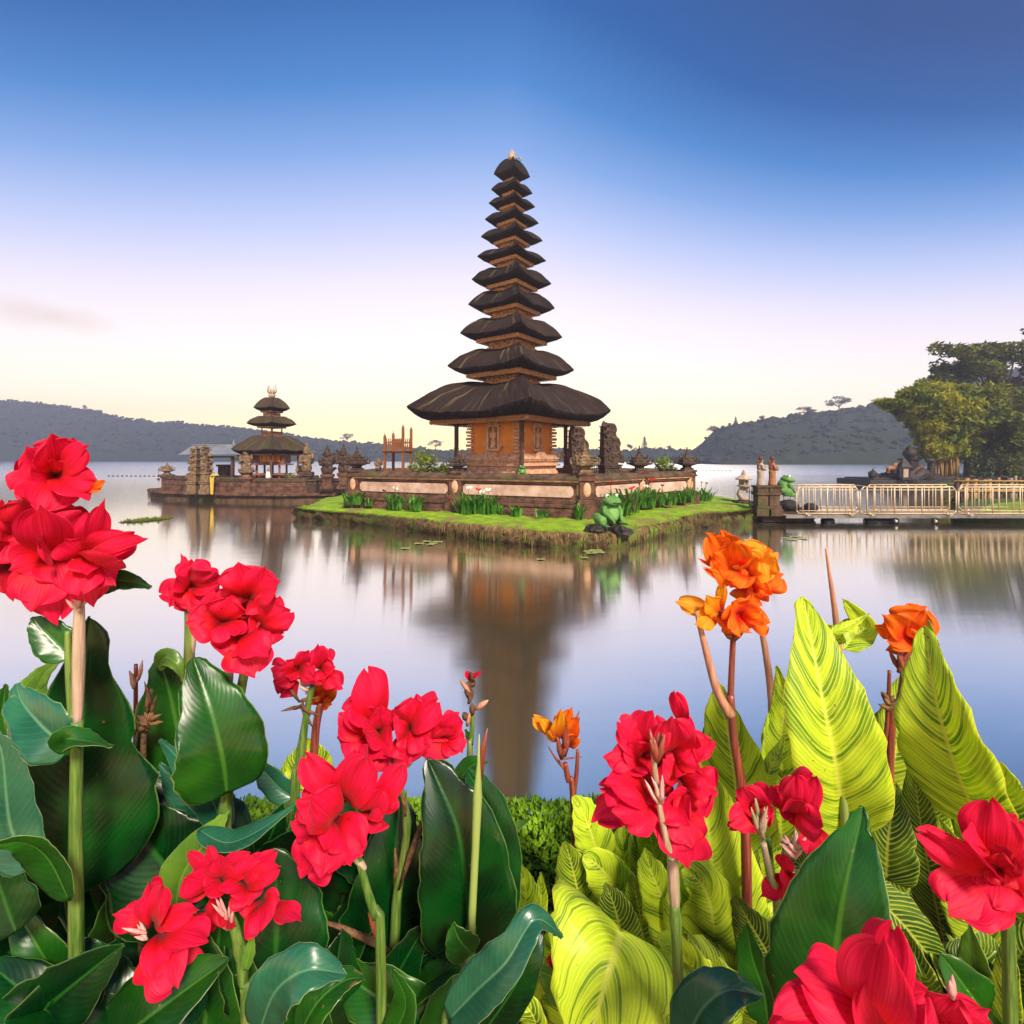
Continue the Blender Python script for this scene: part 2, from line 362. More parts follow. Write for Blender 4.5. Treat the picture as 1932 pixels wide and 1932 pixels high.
m_frogbelly = M('pale_green_paint', (.14, .32, .07), (.22, .42, .11), rough=.65, scale=4, bump=.1)
m_white = M('white_paint', (.75, .74, .70), rough=.5)
m_black = M('black_paint', (.01, .01, .01), rough=.3)
m_rock = M('wet_dark_rock', (.012, .009, .008), (.05, .035, .028), rough=.6, scale=5, bump=1.0, bscale=10, coords='Geometry')
m_cream = M('cream_paint', (.64, .46, .28), (.78, .60, .40), rough=.45, scale=3, spec=.5, coords='Geometry')
m_deck = M('deck_boards', (.20, .14, .10), (.33, .25, .19), rough=.85, scale=3, coords='Geometry')
m_steel = M('dull_steel', (.10, .095, .09), (.2, .19, .18), rough=.5, metal=.6, scale=3)
m_soil = M('soil', (.06, .028, .012), (.22, .11, .05), rough=.95, scale=9, bump=1.0, bscale=30, coords='Geometry')
m_hill = M('hill_forest', (.008, .018, .007), (.024, .038, .012), rough=.95, scale=.3, coords='Geometry')
m_farleaf = M('far_foliage', (.012, .022, .009), (.034, .050, .016), rough=.9, scale=.3, coords='Geometry')
m_bark = M('bark', (.05, .03, .018), (.12, .075, .045), rough=.9, scale=3, bump=.6, coords='Geometry')
m_bamleaf = M('bamboo_leaf', (.07, .12, .004), (.46, .42, .015), rough=.7, scale=.45, transl=.3, coords='Geometry')
m_treeleaf = M('tree_leaf', (.026, .045, .005), (.18, .19, .016), rough=.7, scale=.5, transl=.25, coords='Geometry')
m_treeleaf2 = M('olive_leaf', (.06, .09, .006), (.26, .27, .018), rough=.7, scale=.5, transl=.25, coords='Geometry')
m_culm = M('bamboo_culm', (.26, .13, .03), (.46, .27, .08), rough=.6, scale=2, coords='Geometry')
m_hedge = M('hedge_leaf', (.09, .23, .008), (.32, .54, .02), rough=.55, scale=5, transl=.25, coords='Geometry')
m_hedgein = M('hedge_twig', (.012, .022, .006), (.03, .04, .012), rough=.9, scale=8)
m_shrub = M('shrub_leaf', (.10, .17, .012), (.30, .34, .04), rough=.7, scale=2, transl=.3, coords='Geometry')
m_lily = M('lily_leaf', (.045, .17, .012), (.13, .34, .03), rough=.5, scale=3, transl=.25, coords='Geometry')
m_bankgrass = M('shore_grass', (.035, .06, .010), (.10, .15, .02), rough=.95, scale=1.6, bump=.8, bscale=20, coords='Geometry', c3=(.09, .06, .03), c3lo=.55)
m_cloth = M('yellow_cloth', (.55, .36, .04), (.66, .45, .09), rough=.9, scale=3)
m_stem = M('green_stem', (.045, .115, .014), (.17, .25, .05), rough=.42, scale=26, stretch=(5, 5, .35), coat=.2, coords='Geometry', bump=.25, c3=(.20, .17, .06), c3lo=.6)
m_sheath = M('pale_sheath', (.34, .25, .16), (.54, .36, .30), rough=.42, scale=26, stretch=(5, 5, .3), coat=.2, coords='Geometry', bump=.3, c3=(.22, .27, .09), c3lo=.52)
m_redstem = M('maroon_stem', (.15, .022, .018), (.34, .085, .05), rough=.42, scale=24, stretch=(5, 5, .3), coat=.2, coords='Geometry', c3=(.16, .055, .03), c3lo=.55)
m_pinkbract = M('pink_bract', (.38, .15, .10), (.56, .29, .19), rough=.48, scale=24, stretch=(5, 5, .3), coat=.15, coords='Geometry', c3=(.30, .16, .07), c3lo=.56)
m_bud = M('pink_bud', (.50, .20, .20), (.62, .42, .36), rough=.5, scale=25, coords='Geometry')
m_dry = M('dry_brown', (.05, .022, .012), (.22, .11, .05), rough=.85, scale=22, bump=.4, coords='Geometry')
m_red = petal_mat('red_petal', (.72, .004, .014), (.24, .001, .005), (.82, .008, .07), (.46, .001, .010))  # red petal; darker claw paints in shadow, magenta rim paints in highlights
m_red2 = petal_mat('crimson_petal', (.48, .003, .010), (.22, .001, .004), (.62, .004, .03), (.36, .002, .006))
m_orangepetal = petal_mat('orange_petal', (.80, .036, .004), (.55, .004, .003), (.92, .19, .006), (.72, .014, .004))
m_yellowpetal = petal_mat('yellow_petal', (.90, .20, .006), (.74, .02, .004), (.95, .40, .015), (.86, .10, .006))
m_dark = leaf_mat('dark_leaf', (.0015, .060, .006), (.0008, .020, .004), (.020, .13, .015), (.22, .34, .08), rough=.27, coat=.10, K=70)  # deep green leaf, albedo lowered further in place of black shadow
m_mid = leaf_mat('green_leaf', (.014, .105, .005), (.006, .052, .006), (.06, .19, .02), (.34, .44, .12), rough=.3, coat=.10, K=70)
m_light = leaf_mat('light_leaf', (.16, .33, .03), (.09, .22, .025), (.26, .42, .07), (.45, .50, .16), rough=.38, coat=.3)
m_grey = leaf_mat('bluish_leaf', (.025, .14, .07), (.010, .085, .045), (.10, .25, .13), (.36, .46, .22), rough=.33, coat=.4, K=70)
m_yel = leaf_mat('striped_yellow_leaf', (.72, .87, .03), (.58, .78, .02), (.90, .93, .14), (.88, .76, .08), rough=.5, K=85, tiger=1.5, tig=(.10, .30, .006), transl=.48, coat=.08, rnd=.06)
m_yelg = leaf_mat('striped_green_leaf', (.48, .64, .022), (.32, .52, .015), (.86, .88, .10), (.66, .60, .08), rough=.5, K=85, tiger=2.0, tig=(.06, .19, .010), transl=.38, coat=.08, rnd=.10)
m_yeld = leaf_mat('shaded_striped_leaf', (.10, .20, .010), (.04, .11, .008), (.46, .50, .06), (.40, .38, .05), rough=.45, K=85, tiger=1.8, tig=(.015, .065, .006), transl=.25, coat=.12, rnd=.15)  # shaded version of the striped leaf: the shade is in its greens
# ================================================================== SETTING
rnd = random.Random(7)
def fbm(x, y=0.0, z=0.0, o=4):
    return noise.fractal(V((x, y, z)), 1.0, 2.0, o)

# ---- water: a long-exposure lake, smooth, with a soft sheen
def water_material():
    m = bpy.data.materials.new('lake_water'); m.use_nodes = True
    nt = m.node_tree; n, l = nt.nodes, nt.links; n.clear()
    out = n.new('ShaderNodeOutputMaterial'); df = n.new('ShaderNodeBsdfDiffuse'); gl = n.new('ShaderNodeBsdfGlossy'); mx = n.new('ShaderNodeMixShader')
    df.inputs[0].default_value = (.23, .19, .075, 1)
    gl.inputs[0].default_value = (1.0, .97, .93, 1); gl.inputs['Roughness'].default_value = .2; gl.inputs['Anisotropy'].default_value = .7
    tv_ = n.new('ShaderNodeCombineXYZ'); tv_.inputs[0].default_value = 1.0; l.new(tv_.outputs[0], gl.inputs['Tangent'])
    fr = n.new('ShaderNodeLayerWeight'); fr.inputs[0].default_value = .5
    r = n.new('ShaderNodeMapRange'); l.new(fr.outputs['Facing'], r.inputs[0]); r.inputs[1].default_value = .35; r.inputs[2].default_value = .95; r.inputs[3].default_value = .76; r.inputs[4].default_value = .97
    l.new(r.outputs[0], mx.inputs[0]); l.new(df.outputs[0], mx.inputs[1]); l.new(gl.outputs[0], mx.inputs[2]); l.new(mx.outputs[0], out.inputs[0])
    g = n.new('ShaderNodeNewGeometry'); mp = n.new('ShaderNodeMapping'); mp.inputs['Scale'].default_value = (.35, 1.4, 1); l.new(g.outputs['Position'], mp.inputs[0])
    t = n.new('ShaderNodeTexNoise'); t.inputs['Scale'].default_value = .9; t.inputs['Detail'].default_value = 3; l.new(mp.outputs[0], t.inputs['Vector'])
    b = n.new('ShaderNodeBump'); b.inputs['Strength'].default_value = .05; b.inputs['Distance'].default_value = .05; l.new(t.outputs[0], b.inputs['Height'])
    l.new(b.outputs[0], gl.inputs['Normal'])
    # sheltered and calm by the island, wind-rippled on the open lake
    sx = n.new('ShaderNodeSeparateXYZ'); l.new(g.outputs['Position'], sx.inputs[0]); rr = n.new('ShaderNodeMapRange'); l.new(sx.outputs[1], rr.inputs[0])
    rr.inputs[1].default_value = 24; rr.inputs[2].default_value = 75; rr.inputs[3].default_value = .075; rr.inputs[4].default_value = .18; l.new(rr.outputs[0], gl.inputs['Roughness'])
    return m
mb = MB(); mb.add([(-640, 2.0, 0), (640, 2.0, 0), (640, 430, 0), (-640, 430, 0)], [(0, 1, 2, 3)])
struct(mb.build('water', water_material(), smooth=False))

# ---- the planted bank the viewer stands on
mb = MB(); rows = []
for j in range(26):
    y = -3 + j * .25; r = []
    for i in range(61):
        x = -9 + i * .3
        z = .62 + .05 * fbm(x * 1.3, y * 1.3) + .02 * fbm(x * 6, y * 6)
        if y > 2.6: z = .62 - (y - 2.6) * 2.6
        r.append((x, y, max(z, -.6)))
    rows.append(r)
mb.grid(rows); struct(mb.build('ground', m_soil))

# ---- far hills: ridge heights are (u, v) skyline, built as solid terrain at real distance
def ridge(name, sky, dist, depth, back, step=6.0, rough=3.0, u_lo=-900, u_hi=2900):
    """sky: list of (u, v); terrain rises from the shore at dist to that skyline at dist+depth and falls away behind"""
    def hv(u):
        if u <= sky[0][0]: return sky[0][1]
        for (a, b), (c, d) in zip(sky, sky[1:]):
            if u <= c: return b + (d - b) * (u - a) / (c - a)
        return sky[-1][1]
    mb = MB(); rows = []
    D1 = dist + depth
    x0, x1 = (u_lo - U0) / F * D1, (u_hi - U0) / F * D1
    nx = int((x1 - x0) / step)
    prof = [(0, -1.0), (.02, .02), (.15, .22), (.35, .48), (.6, .76), (.85, .95), (1.0, 1.0), (1.2, .7), (1.5, -.05)]
    pts = []
    for (t, k) in prof:
        r = []
        for i in range(nx + 1):
            x = x0 + (x1 - x0) * i / nx
            u = U0 + F * x / D1
            h = max(EYE - (hv(u) - V0) / F * D1, 1.5)
            y = dist + depth * t + 6 * fbm(x * .02, t * 3, dist)
            z = h * k + (rough * (fbm(x * .08, y * .08, 3) + .8 * fbm(x * .26, y * .26, 9)) if k > .03 else 0)
            r.append((x, y, z))
        rows.append(r)
    mb.grid(rows)
    o = struct(mb.build(name, m_hill))
    # forest canopy over the slope: one uncountable mass of small leaf clumps
    fm = MB(); R = random.Random(int(dist))
    for i in range(nx + 1):
        for k in (2, 2, 3, 3, 4, 4, 5, 5, 6):
            if R.random() < (.9 if k == 6 else .8):
                x, y, z = V(rows[k][i]).lerp(V(rows[min(k + 1, 6)][i]), R.random())
                if not (-260 < U0 + F * x / y < 2200): continue
                s = R.uniform(.5, 1.15) * rough
                for q in range(3):
                    rr = s * R.uniform(.5, .9)
                    c = V((x + R.uniform(-s, s), y + R.uniform(-s, s), z + R.uniform(-.1, .75) * s))
                    o2 = len(fm.v)
                    fm.ell(c, (rr, rr, rr * .75), nu=7, nv=5)
                    for p in fm.v[o2:]:
                        p += V((fbm(p.x * .9, p.y * .9, p.z * .9), fbm(p.y * .9, p.z, p.x), fbm(p.z * .9, p.x, p.y))) * rr * .55
    f = fm.build('forest', m_farleaf, smooth=False); f['kind'] = 'stuff'
    return hv, D1
skyL = [(-900, 772), (-500, 766), (-200, 760), (0, 757), (60, 760), (150, 772), (180, 778), (230, 792), (330, 800), (440, 809), (500, 815), (600, 829), (700, 838), (780, 848), (860, 853), (960, 858), (1100, 860)]
ridge('hills', skyL, 300, 80, 0, step=2.6, rough=1.5, u_hi=1250)
skyM = [(900, 853), (1000, 846), (1060, 848), (1130, 850), (1190, 852), (1215, 846), (1260, 849), (1320, 851), (1400, 852), (1600, 850)]
ridge('hills', skyM, 260, 30, 0, step=2.0, rough=1.0, u_lo=780, u_hi=1700)
skyR = [(1270, 864), (1316, 856), (1335, 830), (1350, 814), (1400, 800), (1480, 789), (1560, 780), (1620, 772), (1690, 754), (1740, 735), (1800, 715), (1900, 700), (2200, 692), (2900, 692)]
ridge('hills', skyR, 170, 50, 0, step=1.8, rough=1.15, u_lo=1275)

# ---- trees that stand clear on the far skyline
def leaf_cloud(mb, c, r, n, size, R, droop=0.0, long=1.0, shell=.55):
    """n small leaf faces through an ellipsoid, denser to the outside"""
    for _ in range(n):
        d = V((R.gauss(0, 1), R.gauss(0, 1), R.gauss(0, 1))).normalized()
        k = shell + (1 - shell) * R.random() if R.random() < .75 else R.random()
        p = V((c[0] + d.x * r[0] * k, c[1] + d.y * r[1] * k, c[2] + d.z * r[2] * k))
        a = V((R.gauss(0, 1), R.gauss(0, 1), R.gauss(0, .6) - droop)).normalized()
        b = a.cross(V((R.gauss(0, 1), R.gauss(0, 1), R.gauss(0, 1)))).normalized()
        s = size * R.uniform(.6, 1.4)
        mb.add([p - a * s * long * .5, p + b * s * .28, p + a * s * long * .5, p - b * s * .28], [(0, 1, 2, 3)])
def far_tree(u, v_top, v_base, D, shape, label):
    R = random.Random(int(u * 7 + v_top))
    base = P(u, v_base, D); top = P(u, v_top, D); h = top.z - base.z
    o = thing('tree', label, 'tree', base, 'trees on the far skyline')
    t = MB(); t.tube([base - V((0, 0, 2)), base + V((0, 0, h * .45)), base + V((.03 * h, 0, h * .75))], [h * .035, h * .028, h * .012], 6)
    c = MB()
    if shape == 'umbrella':
        for i in range(9):
            a = 2 * pi * i / 9 + R.random(); rr = h * R.uniform(.25, .55)
            p = base + V((cos(a) * rr, sin(a) * rr, h * R.uniform(.55, .9)))
            t.tube([base + V((0, 0, h * .4)), (base + V((0, 0, h * .5)) + p) / 2, p], [h * .018, h * .012, h * .004], 5)
            leaf_cloud(c, p, (h * .26, h * .26, h * .10), 90, h * .07, R)
        leaf_cloud(c, base + V((0, 0, h * .9)), (h * .35, h * .35, h * .11), 160, h * .07, R)
    elif shape == 'cone':
        for i in range(6):
            k = i / 6; leaf_cloud(c, base + V((0, 0, h * (.25 + .75 * k))), (h * .26 * (1.05 - k), h * .26 * (1.05 - k), h * .13), 90, h * .07, R)
    else:
        for i in range(7):
            a = R.uniform(0, 2 * pi); rr = h * R.uniform(.05, .3)
            p = base + V((cos(a) * rr, sin(a) * rr, h * R.uniform(.45, .85)))
            leaf_cloud(c, p, (h * .24, h * .24, h * .17), 100, h * .075, R)
    t.build('trunk', m_bark, o); c.build('crown', m_farleaf, o, smooth=False)
for a in [(1583, 747, 782, 217, 'umbrella', 'broad umbrella-crowned tree standing tallest on the right ridge'),
          (1522, 767, 792, 216, 'umbrella', 'small spreading tree on the right ridge, left of the umbrella-crowned one'),
          (1437, 783, 800, 215, 'round', 'low round tree on the skyline above the woman statues'),
          (1388, 786, 806, 214, 'cone', 'pointed tree near the left end of the right ridge'),
          (1345, 803, 822, 211, 'umbrella', 'flat-crowned tree at the left tip of the right ridge'),
          (1216, 823, 852, 284, 'cone', 'dark pointed conifer on the low shore right of the split gate'),
          (1190, 836, 853, 284, 'round', 'round tree on the low shore just right of the split gate'),
          (1262, 838, 853, 284, 'round', 'round tree on the low shore between conifer and right ridge'),
          (1655, 752, 770, 219, 'umbrella', 'flat-topped tree on the right ridge beside the bamboo'),
          (822, 830, 852, 360, 'umbrella', 'spreading tree on the left shore behind the garden shrub'),
          (655, 818, 838, 372, 'umbrella', 'flat-crowned tree on the left ridge above the guardian statues'),
          (160, 764, 776, 376, 'round', 'round tree on the high left ridge over the red flowers')]:
    far_tree(*a)

# ---- haze: one closed volume of pale lake mist
hz = MB(); hz.box((0, 219, 22.5), (1300, 452, 47))
hm = bpy.data.materials.new('haze'); hm.use_nodes = True
hn = hm.node_tree.nodes; hl = hm.node_tree.links; hn.clear()
ho = hn.new('ShaderNodeOutputMaterial'); hv = hn.new('ShaderNodeVolumePrincipled'); hl.new(hv.outputs[0], ho.inputs['Volume'])
HAZE_DENSITY = .0015
hv.inputs['Density'].default_value = HAZE_DENSITY; hv.inputs['Color'].default_value = (.68, .72, 1.0, 1); hv.inputs['Anisotropy'].default_value = 0.25
h = hz.build('haze', hm, smooth=False); h['kind'] = 'stuff'

# ================================================================== ISLAND
rim = [(-8.9, 21.2), (-8.75, 20.3), (-7.7, 19.6), (-6.4, 18.85), (-5.15, 18.1), (-4.0, 17.25), (-2.95, 16.5), (-2.0, 15.75), (-1.05, 15.1), (-.25, 14.5), (.5, 14.05), (1.2, 13.7), (1.9, 13.5), (2.65, 13.6), (3.3, 14.1),
       (3.9, 14.85), (4.8, 15.7), (5.8, 16.6), (6.9, 17.6), (8.3, 18.5), (9.5, 19.3), (10.0, 20.4), (10.4, 22.0), (10.9, 24.5), (9.5, 27.0), (4, 28.5), (-4, 28.5), (-9.5, 27), (-9.3, 23.2)]
def smooth_loop(pts, k=6):
    out = []; n = len(pts)
    for i in range(n):
        p0, p1, p2, p3 = [V(pts[(i + j - 1) % n]) for j in range(4)]
        for s in range(k):
            t = s / k
            out.append(.5 * ((2 * p1) + (p2 - p0) * t + (2 * p0 - 5 * p1 + 4 * p2 - p3) * t * t + (3 * p1 - p0 - 3 * p2 + p3) * t ** 3))
    return out
loop = smooth_loop(rim, 8)
cen = V((1.0, 21.5))
def ztop(p):
    return .41 + .06 * fbm(p.x * .5, p.y * .5) * .6 + (.10 if p.x > 3.6 and p.y > 16.5 else 0) * min(1, (p.x - 3.6) / 2)
mb = MB(); n = len(loop); rows = []
for k in (0.0, .03, .1, .25, .5, .75, 1.0):
    r = []
    for i, p in enumerate(loop + [loop[0]]):
        q2 = p.lerp(cen, k)
        z = ztop(q2) + .05 * fbm(q2.x * 3, q2.y * 3) + (.07 if k > .08 else -.06 if k == 0 else .01)
        r.append((q2.x, q2.y, z))
    rows.append(r)
mb.grid(rows); struct(mb.build('lawn_ground', m_grass))
mb = MB(); rows = []
for z, k in ((None, .012), (.33, -.012), (.2, -.02), (.08, -.012), (-.4, .0)):
    r = []
    for i, p in enumerate(loop + [loop[0]]):
        nrm = (p - cen).normalized(); j = .20 * fbm(p.x * 2, p.y * 3, (z or .5) * 4)
        q2 = p.lerp(cen, k) + nrm * j
        r.append((q2.x, q2.y, (ztop(q2) - .02) if z is None else z))
    rows.append(r)
mb.grid(rows); struct(mb.build('bank_ground', m_rootbank))
# roots and dry grass hanging over the rim
mb = MB(); R = random.Random(3)
front = [i for i in range(n) if loop[i].y < 21.5]
for _ in range(5200):
    i = R.choice(front); p = loop[i].lerp(loop[(i + 1) % n], R.random()); o = (p - cen).normalized(); tg = V((-o.y, o.x))
    z0 = ztop(p) + R.uniform(-.05, .05); L = R.uniform(.10, .42); out = R.uniform(.04, .20)
    a = V((p.x, p.y, z0)) - V((o.x, o.y, 0)) * .03; w = R.uniform(.009, .02); sd2 = R.uniform(-.08, .08)
    b = a + V((o.x * out + tg.x * sd2 * .5, o.y * out + tg.y * sd2 * .5, .02 - L * .25)); c = a + V((o.x * (out + .02) + tg.x * sd2, o.y * (out + .02) + tg.y * sd2, -L))
    e = V((tg.x, tg.y, 0)) * w
    mb.add([a - e, a + e, b - e, b + e, c], [(0, 1, 3, 2), (2, 3, 4)])
s_ = mb.build('hanging_grass', m_straw, smooth=False); s_['kind'] = 'stuff'; s_['label'] = 'straw-coloured grass and roots hanging over the island rim'
mb = MB()
for _ in range(14000):
    i = R.choice(front); k = R.random() ** 2 * .25
    p = loop[i].lerp(loop[(i + 1) % n], R.random()).lerp(cen, k)
    z0 = ztop(p) + .0; a = R.uniform(0, 2 * pi); hgt = R.uniform(.03, .085); w = .008
    e = V((cos(a), sin(a), 0)) * w; l2 = V((R.uniform(-.03, .03), R.uniform(-.03, .03), hgt))
    b = V((p.x, p.y, z0)); mb.add([b - e, b + e, b + l2], [(0, 1, 2)])
g_ = mb.build('grass', m_grass, smooth=False); g_['kind'] = 'stuff'

# ---- compound wall
W0, Wm, W1, W2, W3 = V((-6.35, 20.3)), None, V((2.44, 16.62)), V((4.85, 18.9)), V((7.3, 20.7))
ptm = (864 - U0) / F
# point of the long face where the middle post stands
dW = W1 - W0; tt = (ptm * W0.y - W0.x) / (dW.x - ptm * dW.y); Wm = W0 + dW * tt
Wb = V((8.0, 26.0)); Wc = V((-4.5, 28.0)); Wd = V((-7.0, 26.0))
cw = thing('compound_wall', 'long low temple wall of pink panels and mossy coping around the tall pagoda', 'wall', (W1.x, W1.y, .4))
def wall_run(a, b, front_on=True):
    mb = MB(); mb.bar(a, b, .30, .62, .62); mb.bar(a, b, .62, .80, .52); mb.bar(a, b, .80, .92, .60); mb.bar(a, b, .92, 1.06, .50); mb.build('wall_base', m_brown, cw, smooth=False, bevel=.02)
    mb = MB(); mb.bar(a, b, 1.06, 1.66, .36); mb.bar(a, b, 1.585, 1.65, .46); mb.build('wall_body', m_brown, cw, smooth=False)
    mb = MB(); mb.bar(a, b, 1.66, 1.73, .56); mb.build('cornice', m_sand, cw, smooth=False, bevel=.012)
    d = (b - a).normalized(); nrm = V((d.y, -d.x))
    if nrm.dot(cen - a) > 0: nrm = -nrm
    mb = MB(); L = (b - a).length; N = max(6, int(L / .22)); rows = []
    for (off, z) in ((.33, 1.73), (.34, 1.80), (.16, 1.93), (-.16, 1.93), (-.33, 1.80), (-.33, 1.73)):
        r = []
        for i in range(N + 1):
            p = a.lerp(b, i / N) + nrm * (off + .02 * fbm(i * .7 + a.x * 9, off * 5)); r.append((p.x, p.y, z + .03 * fbm(i * .6 + a.x * 5, off * 9)))
        rows.append(r)
    mb.grid(rows); mb.build('coping', m_moss, cw)
    if front_on:   # pale panel with clipped corners, standing just proud of the body
        p0, p1 = a + d * .34, b - d * .34
        off = nrm * .21; z0, z1, c = 1.16, 1.52, .09
        prof = [(0, z0 + c), (c, z0), (1, z0), (2, z0 + c), (2, z1 - c), (1, z1), (c, z1), (0, z1 - c)]
        def pt(k, z, o):
            if k == 0: p = p0
            elif k == 2: p = p1
            elif k == 1: p = p1 - d * c
            else: p = p0 + d * c
            return (p.x + o.x, p.y + o.y, z)
        f = [pt(k, z, off) for k, z in prof]; bk = [pt(k, z, off - nrm * .05) for k, z in prof]
        mb = MB(); mb.add(f + bk, [tuple(range(8)), tuple(range(15, 7, -1))] + [(i, (i + 1) % 8, 8 + (i + 1) % 8, 8 + i) for i in range(8)])
        mb.build('panel', m_panel, cw, smooth=False, bevel=.008)
    return nrm
for a, b in ((W0, Wm), (Wm, W1), (W1, W2), (W2, W3)): wall_run(a, b)
for a, b in ((W3, Wb), (Wb, Wc), (Wc, Wd), (Wd, W0)): wall_run(a, b, False)
def urn(parent, c, s, mat, rz=.5, name='finial'):
    """a tiered Balinese finial with upswept corner ears"""
    mb = MB(); q = pi / 4 + rz
    mb.lathe([(.30 * s, 0), (.30 * s, .06 * s), (.20 * s, .10 * s), (.20 * s, .16 * s), (.44 * s, .24 * s), (.46 * s, .32 * s), (.34 * s, .36 * s), (.36 * s, .42 * s), (.24 * s, .47 * s), (.26 * s, .53 * s), (.15 * s, .58 * s), (.16 * s, .63 * s), (.07 * s, .68 * s), (.09 * s, .74 * s), (.05 * s, .80 * s), (.02 * s, 1.0 * s)], c, 4, q)
    for k in range(4):
        a = q + k * pi / 2; d = V((cos(a), sin(a), 0))
        for rr, z, e in ((.44, .28, .15), (.34, .40, .11), (.25, .51, .08)):
            p = V(c) + d * rr * s + V((0, 0, z * s))
            mb.tube([p - d * .05 * s, p + d * .06 * s, p + d * .10 * s + V((0, 0, e * s)), p + d * .05 * s + V((0, 0, e * 1.5 * s))], [.05 * s, .045 * s, .03 * s, .008 * s], 6)
    return mb.build(name, mat, parent, smooth=False, bevel=.008 * s)
wall_posts = [(W0, .95, m_stone), (Wm, .80, m_stone), (W1, .98, m_stone2), (W2, .92, m_stone), (W3, .9, m_stone)]
for p, s, mt in wall_posts:
    mb = MB(); rz = atan2((W1 - W0).y, (W1 - W0).x) + (.55 if p in (W1, W2, W3) else 0)
    for z0, z1, w in ((.35, .95, .74), (.95, 1.10, .64), (1.10, 1.72, .50), (1.72, 1.80, .62), (1.80, 1.90, .54), (1.90, 1.99, .60)):
        mb.box((p.x, p.y, (z0 + z1) / 2), (w, w, z1 - z0), rz)
    po = mb.build('post', m_brown, cw, smooth=False, bevel=.015)
    mb = MB()
    for k in range(4):     # oval boss on each face
        a = rz + k * pi / 2; d = V((cos(a), sin(a), 0)); c = V((p.x, p.y, 1.42)) + d * .25
        rot = Matrix.Rotation(a, 3, 'Z'); mb.ell(c, (.05, .14, .24), rot)
    mb.build('boss', m_sand, po); ORG[po.name] = ORG[cw.name]
    f = urn(po, (p.x, p.y, 1.99), s * 1.05, mt, rz)
mb = MB(); mb.add([(p.x, p.y, 1.32) for p in (W0, W1, W2, W3, Wb, Wc, Wd)], [tuple(range(7))]); struct(mb.build('court_ground', m_moss, smooth=False))

# ================================================================== TALL PAGODA
MC = V((0, 23.0, 0)); ROT = radians(9)
def sq(R, a=0.0):
    """corner k of a square of half-diagonal R: 0 front, then right, back, left"""
    return [V((MC.x + R * sin(ROT + k * pi / 2), MC.y - R * cos(ROT + k * pi / 2))) for k in range(4)]
def roof_mesh(mb, C, rot, Rn, zn, Rt, zt, Rtrim, ztrim, seed=0, K=14, N=11, sag=.05, pow_h=2.4, top_closed=False):
    rows, uvs = [], []
    def pt(side, a, R):
        c0 = V((R * sin(rot + side * pi / 2), -R * cos(rot + side * pi / 2))); c1 = V((R * sin(rot + (side + 1) * pi / 2), -R * cos(rot + (side + 1) * pi / 2)))
        return c0.lerp(c1, (a + 1) / 2)
    ring = [(sd3, -1 + 2 * i / K) for sd3 in range(4) for i in range(K)] + [(3, 1.0)]
    h = zn - zt
    for j in range(N + 5):
        row, uv = [], []
        for i, (sd3, a) in enumerate(ring):
            w = abs(a) ** 2.6
            kk = (sd3 * K + i) * .37
            if j <= N:
                r = j / N
                R = Rn + (Rt - Rn) * r; R *= 1 - (.055 - .02 * (1 - r)) * (1 - a * a) ** 1.0
                zh = zn + .03 * h * sin(pi * min(1, r * 2)) - h * r ** pow_h
                zm = zn - .10 * h - (h * .90 + sag * Rt) * r ** (pow_h * .68)
                z = zm + (zh - zm) * w
                z += .024 * Rt * fbm(a * 2.2 + sd3 * 7 + seed * 3, r * 3, seed) * (.3 + r) + (.02 * Rt * fbm(a * 14 + sd3 * 40, seed) if j == N else 0)
            else:
                t = (j - N) / 4
                zm, zh = zn - .10 * h - h * .90 - sag * Rt, zt
                ze = zm + (zh - zm) * w + .024 * Rt * fbm(a * 2.2 + sd3 * 7 + seed * 3, 3, seed) * 1.3
                # rounded lip, then the cut underside runs in to the fascia
                if t <= .25: R = Rt * (1 - .055 * (1 - a * a)) * .993; z = ze - .02 * Rt
                else:
                    q = (t - .25) / .75
                    Re = Rt * (1 - .055 * (1 - a * a)) * .985
                    R = Re + (Rtrim * 1.03 - Re) * q
                    z = (ze - .025 * Rt) + (ztrim - ze + .025 * Rt) * q - .02 * Rt * sin(pi * q) + .012 * Rt * fbm(a * 9 + sd3 * 31, q * 3, seed)
            p = pt(sd3, a, R); row.append((C.x + p.x, C.y + p.y, z)); uv.append(((sd3 + (a + 1) / 2) * .25 * (Rt / 2.0), r * .5 if j <= N else .5 + .1 * t))
        rows.append(row); uvs.append(uv)
    mb.grid(rows[:N + 1], uvs[:N + 1]); mb.grid(rows[N:], uvs[N:], mi=1)
    Rg = random.Random(seed + 5)      # loose fibre ends along the eave
    for i in range(len(ring) - 1):
        a0, a1, c0 = V(rows[N][i]), V(rows[N][i + 1]), V((C.x, C.y, rows[N][i][2]))
        for q in range(max(3, int((a1 - a0).length / .045))):
            p = a0.lerp(a1, Rg.random()); o = (p - c0); o.z = 0; o.normalize(); tg = V((-o.y, o.x, 0)); L = Rt * Rg.uniform(.015, .065) + .035; w = tg * Rg.uniform(.006, .014)
            p = p - o * .03 + V((0, 0, .01)); e = p + o * L * Rg.uniform(.2, .9) + V((0, 0, -L * Rg.uniform(.3, 1.0))) + tg * Rg.uniform(-.4, .4) * L
            mb.add([p - w, p + w, e], [(0, 1, 2)])
    if top_closed: mb.add([rows[0][i] for i in range(len(ring) - 1)], [tuple(range(len(ring) - 1))])
    return mb
